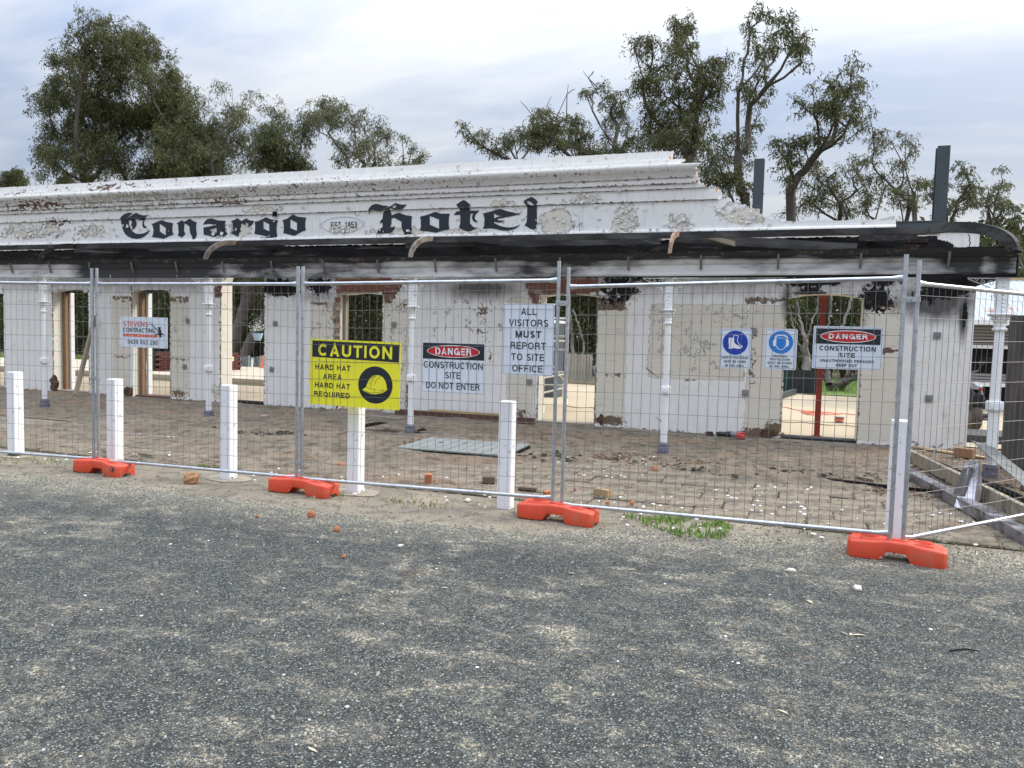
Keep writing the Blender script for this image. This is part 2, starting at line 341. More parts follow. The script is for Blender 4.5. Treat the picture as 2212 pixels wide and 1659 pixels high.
vs_ = np.stack([GX, GY, GZ], -1).reshape(-1, 3); keepc = (GZ[:-1,:-1] > .013) | (GZ[1:,1:] > .013); ij = np.argwhere(keepc); q0 = ij[:,0]*nx_+ij[:,1]
fs_ = np.stack([q0, q0+1, q0+1+nx_, q0+nx_], 1); used_ = np.unique(fs_); mp_ = np.zeros(len(vs_), int); mp_[used_] = np.arange(len(used_))
me_ = bpy.data.meshes.new('dirt_drift'); me_.from_pydata(vs_[used_].tolist(), [], mp_[fs_].tolist()); me_.materials.append(floorM); me_.polygons.foreach_set('use_smooth', [True]*len(me_.polygons)); o = bpy.data.objects.new('dirt_drift', me_); C.objects.link(o); tag(o, kind='stuff')
# loose stuff on the ground
def stones(name, n, fx, size, m, flat=.6, kind='stuff', seed=1, zb=.0, parent=None):
    r = np.random.default_rng(seed); b = MB()
    for _ in range(n):
        p = fx(r)
        if p is None: continue
        x, y, z = p; s = size[0]+(size[1]-size[0])*r.random()**2.2; a = r.random()*6.28
        vs = []
        for k in range(6):
            q = a+k*1.047+r.uniform(-.3,.3); rr = s*r.uniform(.6,1.1); vs.append((x+rr*math.cos(q), y+rr*math.sin(q), z-.002))
        t = s*flat*r.uniform(.4,1.2)
        for k in range(6):
            v = vs[k]; rr = r.uniform(.45,.85); vs.append((x+(v[0]-x)*rr, y+(v[1]-y)*rr, z+t*r.uniform(.7,1.1)))
        b.add(vs, [(0,1,7,6),(1,2,8,7),(2,3,9,8),(3,4,10,9),(4,5,11,10),(5,0,6,11),(6,7,8,9,10,11)])
    o = b.build(name, m); 
    if kind: o['kind'] = kind
    return o
chipM = mat('grey stone chips', (.16,.17,.17), .8, 0, .7, 60, .001, 90, (.40,.36,.29), (.5,.6), 30)
flakeM = mat('white paint flakes', (.72,.72,.70), .7, 0, .1, 20)
clodM = mat('dark charred clods', (.045,.036,.028), .95, 0, .6, 20, .006, 50)
brickbM = mat('orange brick rubble', (.40,.15,.07), .9, 0, .4, 20, .004, 50)
def inpoly(px, x, y):
    c = False; j = len(px)-1
    for i in range(len(px)):
        if (px[i][1] > y) != (px[j][1] > y) and x < (px[j][0]-px[i][0])*(y-px[i][1])/(px[j][1]-px[i][1])+px[i][0]: c = not c
        j = i
    return c
def near(r):
    y = 1.4+4.6*r.random()**.8; x = r.uniform(-1.15,.55)*(y+.8); return (x, y, .009)
stones('loose_gravel', 4200, near, (.004,.012), chipM, .8, seed=3)
def edge(r):
    x = r.uniform(-9.5,3.5); return (x, edge_line(x)+r.normal(0,.28), .009)
stones('gravel_along_edge', 2400, edge, (.004,.014), chipM, .7, seed=4)
stones('white_flakes_on_asphalt', 130, near, (.006,.016), flakeM, .2, seed=5)
def flk(r):
    x = r.uniform(-9,3.3); y = r.uniform(6.3,10.2)
    return (x, y, .036) if fbm(x, y, 1.1, 9)+.12*(r.random()-.5)+(.06 if x > -3 else -.02) > .56 else None
stones('fallen_paint_flakes', 1300, flk, (.004,.026), flakeM, .25, seed=6)
def cl(r):
    x = r.uniform(-10,3); y = r.uniform(7.6,11.3)
    q = abs(y-(9.55+.25*math.sin(x*.9)))
    return (x, y, .052) if r.random() < math.exp(-(q/.24)**2) and fbm(x, y, .8, 21) > .47 else None
stones('charred_clods', 6500, cl, (.008,.055), clodM, .6, seed=8)
def cl2(r):
    x = r.uniform(-14,3); y = r.uniform(9.4,13.0); return (x, y, .036) if fbm(x, y, .9, 31) > .5 else None
stones('dirt_crumbs', 3600, cl2, (.006,.028), mat('brown dirt crumbs', (.20,.15,.11), .95, 0, .5, 20, .004, 50), .5, seed=9)
def cl3(r):
    x = r.uniform(-9,3.4); y = r.uniform(6.0,9.6); return (x, y, .034) if r.random() < .6 else None
stones('brown_crumbs_on_paving', 4200, cl3, (.004,.024), mat('brown grit', (.22,.17,.13), .95, 0, .6, 20), .5, seed=10)
def cl5(r):
    q = r.random(); x = -2.2+4.6*q+r.normal(0,.1); y = 9.85-.75*q+r.normal(0,.20); return (x, y, .03) if fbm(x, y, .4, 91) > .42 else None
stones('brown_soil_spill', 3800, cl5, (.006,.040), mat('rust brown soil clods', (.13,.075,.045), .95, 0, .6, 14, .004, 50, (.22,.17,.12), (.5,.65), 9), .5, seed=14)
def cl4(r):
    x = r.uniform(1.6,3.2); y = r.uniform(10.2,13.4); return (x, y, .02)
stones('rubble_by_corner', 420, cl4, (.012,.05), mat('brown rubble', (.26,.14,.085), .9, 0, .6, 14, .004, 50, (.40,.34,.27), (.5,.62), 9), .5, seed=12)

# grass
grassM = mat('fresh green grass', (.15,.25,.035), .6, 0, .5, 4, coord='Object'); grassM.node_tree.nodes['Principled BSDF'].inputs['Subsurface Weight'].default_value = 0
def grass(name, n, fx, h, seed, m=grassM):
    r = np.random.default_rng(seed); b = MB()
    for _ in range(n):
        p = fx(r)
        if p is None: continue
        x, y, z = p; a = r.random()*6.28; L = h*r.uniform(.4,1.2); wd = .0035+.003*r.random(); ln = r.uniform(.15,.7)*L
        dx, dy = math.cos(a), math.sin(a); px, py = -dy*wd, dx*wd
        vs = [(x-px,y-py,z),(x+px,y+py,z),(x+dx*ln*.35+px*.8,y+dy*ln*.35+py*.8,z+L*.6),(x+dx*ln*.35-px*.8,y+dy*ln*.35-py*.8,z+L*.6),(x+dx*ln,y+dy*ln,z+L)]
        b.add(vs, [(0,1,2,3),(3,2,4)])
    return tag(b.build(name, m, fix=False), kind='stuff')
patch = [(-1.32,6.72),(-1.05,6.95),(-.45,6.95),(-.33,6.62),(-.42,6.25),(-.72,6.18),(-1.0,6.42)]
def gp(r):
    x, y = r.uniform(-1.35,-.3), r.uniform(6.15,6.97)
    return (x, y, .006) if inpoly(patch, x, y) and not ((x+.78)**2/.05+(y-6.5)**2/.006 < 1) and fbm(x, y, .22, 33) > .40 else None
grass('grass', 2300, gp, .055, 3)
def gp2(r):
    c = [(-1.62,6.62,.05),(-8.0,6.4,.3),(-3.2,6.35,.2),(2.2,7.0,.3),(-6.0,7.05,.16),(-2.1,6.9,.12),(-4.15,6.35,.1),(-5.1,7.0,.15),(.25,6.95,.3),(1.5,7.0,.35),(-.2,8.2,.3),(-6.1,6.95,.05)][r.integers(12)]
    return (c[0]+r.normal(0,c[2]), c[1]+r.normal(0,c[2]*.45), .012)
for s0, s1, e0, e1 in ((2.66, 7.0, 14.25, 14.4),):
    b = MB(); b.box(s0, s1, e0, 15.3, 0, .15); tag(b.build('slab_step', mat('dark slab edge', (.06,.06,.058), .8, 0, .3, 4)), kind='structure')
grass('sparse_grass', 1300, gp2, .035, 4, mat('dull olive grass', (.16,.19,.05), .7, 0, .4, 5))
def gj(r):
    y = rowy[r.integers(5)]-.185+r.normal(0,.012); x = r.uniform(-2.5,3.3); return (x, y, .012) if fbm(x, y, .5, 41) > .5 else None
grass('moss_in_joints', 2200, gj, .018, 5, mat('moss', (.12,.13,.035), .9, 0, .4, 5))

# ================================================================ THE HOTEL
FY = 13.2
OPEN = [(-19.2,-17.47,0,2.32),(-15.9,-14.82,0,2.36),(-13.56,-12.51,0,2.38),(-11.17,-10.08,0,3.06),(-8.32,-7.35,0,2.33),(-4.16,-3.12,0,2.34),(.0,1.12,0,2.36)]
XL, XR = -23., 2.645
def arc_top(o, x):
    x0, x1, z0, z1 = o; u = (x-(x0+x1)/2)/((x1-x0)/2)
    if z1 > 3: return 2.55+(z1-2.55)*math.sqrt(max(0, 1-u*u))
    return z1-.06*u*u
hotel = thing('hotel_ruin', 'burnt out white painted single storey brick hotel front with painted name across its parapet', 'building', (0,0,0))
def pxpoly(pts, Y=FY): return [wl(u, v, Y) for u, v in pts]
def c6(x, y): return (900+x/2.074)/1.8228, (1000+y/2.074)/1.8228
def c7(x, y): return (1800+x/2.074)/1.8228, (1000+y/2.074)/1.8228
def c8(x, y): return (2700+x/2.074)/1.8228, (1000+y/2.074)/1.8228
BR1 = pxpoly([c6(*p) for p in ((862,120),(1440,120),(1425,240),(1405,290),(1350,372),(1322,405),(1266,398),(1258,318),(905,325),(905,720),(895,1250),(862,1250),(855,900),(862,700),(850,500),(858,380),(885,330),(868,250))])
BR2 = pxpoly([c7(*p) for p in ((480,120),(1172,120),(1165,190),(1150,330),(672,335),(662,1090),(650,1150),(640,1040),(655,980),(640,760),(660,560),(645,430),(605,385),(570,300),(545,235),(500,190))])
BR3 = pxpoly([((1750+a)/2.074/1.8228, (1000+b/2.074)/1.8228) for a, b in ((0,240),(50,240),(50,355),(0,360))])
BR4 = [wl(u,v) for u,v in (((2820+540/3.848)/1.8228,(1280+45/3.848)/1.8228),((2820+630/3.848)/1.8228,(1280+60/3.848)/1.8228),((2820+622/3.848)/1.8228,(1280+170/3.848)/1.8228),((2820+535/3.848)/1.8228,(1280+215/3.848)/1.8228),((2820+500/3.848)/1.8228,(1280+120/3.848)/1.8228))]
BRS = [BR1, BR2, BR3, BR4]
def in_open(x, z):
    for o in OPEN:
        if o[0] < x < o[1] and z < arc_top(o, x): return True
    return False
def ell(X, Z, u, v, ru, rv, amp=1.):
    x, z = wl(u, v); x2, z2 = wl(u+ru, v+rv); a, b = abs(x2-x), abs(z2-z)
    return amp*np.clip(1.25-np.sqrt(((X-x)/a)**2+((Z-z)/b)**2)*.75, 0, 1)
def rect(X, Z, u0, v0, u1, v1, amp=1., soft=.03):
    um, vm = (u0+u1)/2, (v0+v1)/2; x0, _ = wl(u0, vm); x1, _ = wl(u1, vm); _, z1 = wl(um, v0); _, z0 = wl(um, v1)
    f = lambda t, a, b: np.clip((t-a)/soft+.5, 0, 1)*np.clip((b-t)/soft+.5, 0, 1)
    return amp*f(X, x0, x1)*f(Z, z0, z1)
def mxs(*a):
    r = a[0]
    for q in a[1:]: r = np.maximum(r, q)
    return r
def attrs_low(X, Z):
    m = mxs
    cream = m(np.full_like(X, .10), rect(X,Z,243,640,285,858,.74), rect(X,Z,367,640,409,858,.72), rect(X,Z,668,650,724,870,.62), rect(X,Z,828,645,884,905,.62), rect(X,Z,935,645,1095,740,.34), rect(X,Z,1095,640,1155,905,.72),
              rect(X,Z,1291,660,1353,912,.93), rect(X,Z,1400,655,1612,822,.66), rect(X,Z,1612,660,1697,935,.9), rect(X,Z,1853,660,1935,955,.85), ell(X,Z,2080,965,40,12,.6), rect(X,Z,1955,640,2110,940,.12), ell(X,Z,468,850,14,20,.7))
    dirt = m(ell(X,Z,1320,908,34,14,.95), ell(X,Z,1640,935,42,14,1.), rect(X,Z,1610,642,1697,656,.7), ell(X,Z,1670,925,20,18,.9), rect(X,Z,243,638,285,650,.62), rect(X,Z,367,638,409,655,.62), rect(X,Z,240,768,410,777,.55), ell(X,Z,385,850,26,12,.75),
             ell(X,Z,1128,895,30,18,.62), rect(X,Z,1291,640,1353,672,.75), rect(X,Z,1853,650,1935,668,.8), ell(X,Z,1890,762,14,8,.9), ell(X,Z,1960,957,70,8,.7), ell(X,Z,690,655,26,6,.75), ell(X,Z,872,660,14,8,.7), ell(X,Z,880,860,8,40,.65), ell(X,Z,1042,672,22,22,.62), ell(X,Z,1036,715,26,12,.55), ell(X,Z,1000,652,70,5,.5), ell(X,Z,1580,775,25,14,.55), ell(X,Z,1625,790,10,60,.55), ell(X,Z,1060,770,8,30,.55), ell(X,Z,1330,810,24,8,.7), ell(X,Z,1490,820,20,4,.8),
             np.clip(.62-Z*5, 0, .66), *[np.clip(1-np.abs(X-e)/.07, 0, 1)*.66*(Z < 2.5) for o_ in OPEN for e in (o_[0], o_[1])], (np.abs(Z-2.08) < .025)*.42, np.full_like(X, .13))
    bst = m(ell(X,Z,1918,758,22,9,.85), ell(X,Z,275,650,26,4,.6), ell(X,Z,1655,945,30,8,.7))
    soot = m(np.clip((Z-2.05)/.5, 0, 1)*.72, ell(X,Z,1040,622,110,28,1.), ell(X,Z,2020,650,90,46,1.2), ell(X,Z,1700,640,10,50,1.0), ell(X,Z,1845,690,22,60,.9), ell(X,Z,1290,620,90,16,.7), ell(X,Z,300,612,240,14,.5), ell(X,Z,690,640,60,16,.7), ell(X,Z,2082,680,6,60,1.3))
    char = m(np.clip((Z-2.62)/.12, 0, 1)*1.2, ell(X,Z,605,622,44,20,1.1), ell(X,Z,690,618,34,22,.85), ell(X,Z,1335,625,52,40,.80), ell(X,Z,1400,603,40,12,.7), ell(X,Z,1750,608,80,14,.9), ell(X,Z,1745,632,34,10,1.1), ell(X,Z,1890,645,44,40,.82), ell(X,Z,1910,600,50,18,.95), ell(X,Z,2050,612,60,30,1.25), ell(X,Z,2000,640,40,22,.7), ell(X,Z,2083,678,5,34,.95), ell(X,Z,1648,900,3,3,0))
    # the clean end pier above the verandah keeps its white paint
    keep = np.clip((X-2.06)/.03, 0, 1)*np.clip((Z-2.72)/.05, 0, 1)*np.clip((np.hypot(X-2.0, (Z-2.6)*1.0)-.57)/.05, 0, 1)
    char = char*(1-keep); soot = soot*(1-keep)
    return cream, dirt, bst, soot, char
def grid_sheet(name, xs, rows, keep, attrs, parent, m=wallM, thick=.022, jit=.3):
    """rows: list of (z, y). cells kept where keep(x,z); edges get real thickness"""
    nx, nz = len(xs), len(rows); X, Zi = np.meshgrid(np.array(xs), np.arange(nz)); Z = np.array([r[0] for r in rows])[Zi]; Y = np.array([r[1] for r in rows])[Zi]
    cx = (np.array(xs)[1:]+np.array(xs)[:-1])/2; zr = np.array([r[0] for r in rows]); cz = (zr[1:]+zr[:-1])/2
    K = np.array([[keep(x, z) for x in cx] for z in cz])
    pad = np.zeros((nz+1, nx+1), bool); pad[1:-1,1:-1] = K
    s = pad[:-1,:-1].astype(int)+pad[1:,:-1]+pad[:-1,1:]+pad[1:,1:]
    bd = (s > 0) & (s < 4)
    Xj = X.copy(); Zj = Z.copy()
    if jit:
        dx = np.median(np.diff(xs)); ok = bd & (X > xs[0]) & (X < xs[-1])
        jj = np.array([[not any(abs(x-o[0]) < .03 or abs(x-o[1]) < .03 for o in OPEN) for x in xs]]*nz)
        ok &= jj
        Xj[ok] += (rng.random(ok.sum())-.5)*dx*jit*2; Zj[ok] += (rng.random(ok.sum())-.5)*dx*jit*1.4
    Y = Y + (fbm(X, Z, .5, 13)-.5)*.012
    used = s > 0; idx = -np.ones(used.shape, int); idx[used] = np.arange(used.sum())
    vs = np.stack([Xj[used], Y[used], Zj[used]], 1)
    fs = []; kk = np.argwhere(K)
    for i, j in kk: fs.append((idx[i,j], idx[i,j+1], idx[i+1,j+1], idx[i+1,j]))
    me = bpy.data.meshes.new(name); me.from_pydata(vs.tolist(), [], [tuple(int(q) for q in f) for f in fs]); me.materials.append(m)
    A = attrs(Xj[used], Zj[used])
    b = bmesh.new(); b.from_mesh(me)
    L = {n: b.verts.layers.float.new(n) for n in ('cream','dirt','brickstain','soot','char')}
    b.verts.ensure_lookup_table()
    for n, arr in zip(L, A):
        if np.isscalar(arr): arr = np.full(len(vs), arr)
        ly = L[n]
        for v, q in zip(b.verts, arr): v[ly] = float(q)
    be = [e for e in b.edges if len(e.link_faces) == 1]
    r = bmesh.ops.extrude_edge_only(b, edges=be)
    for v in r['geom']:
        if isinstance(v, bmesh.types.BMVert): v.co.y += thick
    b.to_mesh(me); b.free()
    o = bpy.data.objects.new(name, me); C.objects.link(o); o.parent = parent
    return o
xs = set(np.arange(XL, XR, .045).round(4).tolist())
for o in OPEN: xs = {x for x in xs if abs(x-o[0]) > .02 and abs(x-o[1]) > .02} | {o[0], o[1]}
xs = {x for x in xs if abs(x-XR) > .02} | {XR}; xs = sorted(xs)
zs = sorted({z for z in np.arange(0, 3.26, .045).round(4) if all(abs(z-o[3]) > .015 for o in OPEN)} | {2.36, 3.28})
def keep_low(x, z):
    if in_open(x, z): return False
    if 1.5 < x < 2.1 and z > 3.24: return False
    for p in BRS:
        if inpoly(p, x, z): return False
    return True
grid_sheet('rendered_wall', xs, [(z, FY) for z in zs], keep_low, attrs_low, hotel)

# core of the wall: piers, heads and parapet backing in one thickness of brick
core = MB(); D0, D1 = FY+.022, FY+.36
edges = [XL]+[e for o in OPEN for e in (o[0], o[1])]+[XR]
for a, b_ in zip(edges[0::2], edges[1::2]): core.box(a, b_, D0, D1, -.02, 2.30)
for i, o in enumerate(OPEN):
    n = 12; x0, x1 = o[0], o[1]
    pts = [(x0, 3.26)]+[(x0+(x1-x0)*k/n, max(2.30, arc_top(o, x0+(x1-x0)*k/n))) for k in range(n+1)]+[(x1, 3.26)]
    cl_ = []; 
    for p in pts:
        if not cl_ or abs(cl_[-1][0]-p[0])+abs(cl_[-1][1]-p[1]) > 1e-4: cl_.append(p)
    core.poly([cl_], lambda a, c, d: (a, D0+d, c), D1-D0)
for a, b_ in zip(edges[0::2], edges[1::2]):
    core.box(a, min(b_, 2.1) if b_ > 2 else b_, D0, D1, 2.30, 3.26)
core.box(2.1, XR, D0, D1, 2.30, 3.31)
core.build('brick_core', reveal, hotel)
# painted jambs left and exposed rubble in the peeled patches
for k, P in enumerate(BRS):
    b = MB(); b.poly([P], lambda a, c, d: (a, D0-.002, c)); b.build('mortar_bed', mortar, hotel)
# bricks in the peeled patches
def brick_mesh(L, H, k):
    r = random.Random(k); b = MB(); c = .006; q = [[(sx*(L/2)+r.uniform(-.006,.006), y, sz*(H/2)+r.uniform(-.005,.005)) for sx, sz in ((-1,-1),(1,-1),(1,1),(-1,1))] for y in (.012,-.008)]
    top = [(x*(1-c*2/L*1.6), y-.006, z*(1-c*2/H*1.2)) for x, y, z in q[1]]
    b.loft([q[0], q[1], top]); o = b.build('brick', bricko); d = o.data; bpy.data.objects.remove(o); return d
bm_s = [brick_mesh(.225, .073, k) for k in range(5)]; bm_h = [brick_mesh(.105, .073, k+9) for k in range(4)]; bm_v = [brick_mesh(.073, .235, k+20) for k in range(4)]
def put_brick(me, x, z, m=None, y=D0-.004, rot=0):
    o = bpy.data.objects.new('brick', me); C.objects.link(o); o.parent = hotel; o.location = (x, y+random.uniform(-.004,.003), z); o.rotation_euler = (random.uniform(-.02,.02), rot+random.uniform(-.015,.015), random.uniform(-.02,.02))
    if m: o.material_slots[0].link = 'OBJECT'; o.material_slots[0].material = m
    return o
for pi, P in enumerate(BRS):
    x0, x1 = min(p[0] for p in P), max(p[0] for p in P); z0, z1 = min(p[1] for p in P), max(p[1] for p in P)
    oz = {0: OPEN[4], 1: OPEN[5]}.get(pi); i = 0; z = .04
    while z < z1:
        i += 1
        if z > z0-.05:
            if oz and 2.34 < z < 2.60: pass
            x = math.floor(x0/.24)*.24 + (.12 if i % 2 else 0)
            while x < x1+.2:
                me, cx = bm_s[random.randrange(5)], x
                okc = [inpoly(P, x+d, z) for d in (-.10, 0, .10)]
                if oz and oz[0]-.02 < x < oz[1]+.02 and z < 2.62: pass
                elif all(okc): put_brick(me, x, z, brickc if pi == 2 else (brickd if pi == 3 else None))
                elif inpoly(P, x-.05, z): put_brick(bm_h[random.randrange(4)], x-.05, z, brickc if z < 2.1 else None)
                elif inpoly(P, x+.05, z): put_brick(bm_h[random.randrange(4)], x+.05, z, brickc if z < 2.1 else None)
                x += .24
        z += .086
    if oz:
        n = 13
        for k in range(n):
            x = oz[0]+(oz[1]-oz[0])*(k+.5)/n; put_brick(bm_v[k % 4], x, 2.475, None, rot=(k-n/2+.5)*.012)
# two sooty courses laid bare under the sign band
for i, z in enumerate((3.085, 3.171)):
    x = -9.3+.12*i
    while x < 1.9:
        if not in_open(x, z) and fbm(x, z, .9, 51) > .40: put_brick(bm_s[random.randrange(5)], x, z, brickd, y=FY-.008)
        x += .24

# parapet: peeled paint map
def attrs_par(X, Z):
    g = lambda u0,v0,u1,v1,a: rect(X,Z,u0,v0,u1,v1,a,.06)
    cream = mxs(np.full_like(X, .27), np.clip((3.43-Z)/.1, 0, 1)*.62, ell(X,Z,1200,480,40,26,1.0), ell(X,Z,1350,478,26,34,.95), ell(X,Z,1470,480,40,26,.62), ell(X,Z,1610,470,44,14,.85), ell(X,Z,1560,455,20,18,.6), ell(X,Z,1265,430,50,14,.62), ell(X,Z,1080,440,40,10,.62), ell(X,Z,75,500,90,16,.72), ell(X,Z,200,498,45,18,.62), ell(X,Z,470,500,20,16,.85), ell(X,Z,520,497,24,12,.9), ell(X,Z,575,455,60,8,.6), ell(X,Z,470,430,100,18,.55), ell(X,Z,300,435,260,20,.5), ell(X,Z,1590,440,50,10,.55), ell(X,Z,860,500,90,7,.7), ell(X,Z,990,498,60,7,.65), ell(X,Z,745,495,40,10,.6), ell(X,Z,1620,462,40,18,.75), ell(X,Z,730,495,22,10,.9))
    cream = mxs(cream, np.clip(1-np.abs(Z-4.22)/.1, 0, 1)*.38)
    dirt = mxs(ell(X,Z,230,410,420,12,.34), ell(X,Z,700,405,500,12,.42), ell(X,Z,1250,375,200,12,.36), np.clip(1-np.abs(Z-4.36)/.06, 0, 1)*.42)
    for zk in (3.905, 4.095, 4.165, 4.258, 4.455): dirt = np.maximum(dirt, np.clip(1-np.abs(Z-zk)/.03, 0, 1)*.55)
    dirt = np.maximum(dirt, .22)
    bst = mxs(ell(X,Z,95,446,120,14,.56), ell(X,Z,50,420,50,8,.46), ell(X,Z,150,410,40,8,.5), ell(X,Z,255,405,90,8,.55), ell(X,Z,500,437,70,10,.56), ell(X,Z,450,390,80,6,.46), ell(X,Z,40,392,60,6,.44), ell(X,Z,120,480,40,8,.72), ell(X,Z,35,450,80,12,.5))
    soot = np.clip((3.34-Z)/.12, 0, 1)*.12; char = np.zeros_like(X)
    return cream, dirt, bst, soot, char
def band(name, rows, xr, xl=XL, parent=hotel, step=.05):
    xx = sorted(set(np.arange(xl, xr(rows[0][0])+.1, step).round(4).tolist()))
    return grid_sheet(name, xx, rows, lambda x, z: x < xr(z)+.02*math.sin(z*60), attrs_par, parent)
def rr(z0, z1, n, y0, y1): return [(z0+(z1-z0)*k/n, y0+(y1-y0)*k/n) for k in range(n+1)]
def xr_frieze(z): return float(np.interp(z, [3.25,3.36,3.361,3.52,3.521,3.56,3.63,3.70,3.78,3.86,3.90], [1.5,1.5,1.5,1.5,-.06,-.33,-.44,-.52,-.72,-.85,-1.12])) + .05*(fbm(z, 1.1, .06, 3)-.5)
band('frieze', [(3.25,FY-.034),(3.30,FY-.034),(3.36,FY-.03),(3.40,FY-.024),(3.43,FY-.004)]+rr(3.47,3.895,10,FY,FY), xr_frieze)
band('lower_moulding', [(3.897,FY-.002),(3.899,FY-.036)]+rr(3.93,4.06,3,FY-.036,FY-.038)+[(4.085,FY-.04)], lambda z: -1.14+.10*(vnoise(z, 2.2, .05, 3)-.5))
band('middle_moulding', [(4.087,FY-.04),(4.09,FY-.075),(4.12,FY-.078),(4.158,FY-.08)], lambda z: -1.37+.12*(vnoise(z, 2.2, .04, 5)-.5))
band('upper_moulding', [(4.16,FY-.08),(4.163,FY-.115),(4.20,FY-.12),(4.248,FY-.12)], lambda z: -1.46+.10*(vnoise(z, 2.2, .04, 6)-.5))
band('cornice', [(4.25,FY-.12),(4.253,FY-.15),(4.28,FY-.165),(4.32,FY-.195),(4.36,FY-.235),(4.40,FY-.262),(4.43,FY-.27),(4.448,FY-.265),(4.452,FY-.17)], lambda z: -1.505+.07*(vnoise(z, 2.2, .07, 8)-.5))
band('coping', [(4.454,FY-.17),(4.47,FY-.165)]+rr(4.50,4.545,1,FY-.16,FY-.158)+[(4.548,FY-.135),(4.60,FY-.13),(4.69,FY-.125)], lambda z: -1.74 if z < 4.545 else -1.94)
pb = MB()
sil = [(XL,3.262),(1.49,3.262),(1.49,3.50),(-.08,3.50),(-.36,3.55),(-.50,3.64),(-.60,3.72),(-.90,3.84),(-1.15,3.885),(-1.16,4.08),(-1.39,4.085),(-1.39,4.15),(-1.48,4.16),(-1.48,4.24),(-1.53,4.25),(-1.53,4.44),(-1.76,4.45),(-1.76,4.53),(-1.96,4.54),(-1.96,4.675),(XL,4.675)]
pb.poly([sil], lambda a, c, d: (a, D0+d, c), .30); pb.build('parapet_core', mat('parapet brickwork', (.42,.26,.18), .9, 0, .4, 20, .004, 50, (.6,.56,.5), (.45,.6), 8), hotel)
pb = MB(); pb.box(XL, -1.53, FY-.26, D0+.29, 4.44, 4.452); pb.box(XL, -1.96, FY-.12, D0+.3, 4.676, 4.694); pb.box(XL, -1.48, FY-.11, D0, 4.24, 4.249); pb.box(XL,-1.39,FY-.07,D0,4.15,4.159); pb.box(XL,1.49,FY-.02,D0+.30,3.50,3.523) if False else None
pb.build('ledge', reveal, hotel)
# raised coping stones and end pier above the verandah roof line
def at_white(X, Z):
    z = np.zeros_like(X); return z+.2, z+.1, z, z+.05, z
gr = [(z, FY-.012) for z in np.arange(2.70, 3.30, .045)]+[(3.31, FY-.012)]
pierx = list(np.arange(2.10, 2.64, .045))+[XR]
pm = MB(); pm.box(2.0, XR+.02, FY-.03, D1+.01, 3.312, 3.335); pm.build('pier_cap', castw, hotel)
# crack on the end pier
ck = MB(); cp = [wl(*c) for c in ((3000+1685/2.0736, 500+875/2.0736), (3000+1700/2.0736, 500+905/2.0736), (3000+1692/2.0736, 500+925/2.0736), (3000+1702/2.0736, 500+945/2.0736), (3000+1688/2.0736, 500+985/2.0736), (3000+1694/2.0736, 500+1010/2.0736), (3000+1690/2.0736, 500+1045/2.0736))] if False else [wl(u/1.8228, v/1.8228) for u, v in ((3812.6,922),(3819.8,936.4),(3816,946),(3820.8,955.7),(3814,975),(3817,987),(3815,1004))]
for a, b_ in zip(cp, cp[1:]):
    d = .006; ck.add([(a[0]-d,FY-.004,a[1]),(a[0]+d,FY-.004,a[1]),(b_[0]+d,FY-.004,b_[1]),(b_[0]-d,FY-.004,b_[1])], [(0,1,2,3)])
ck.build('crack', charw, hotel)

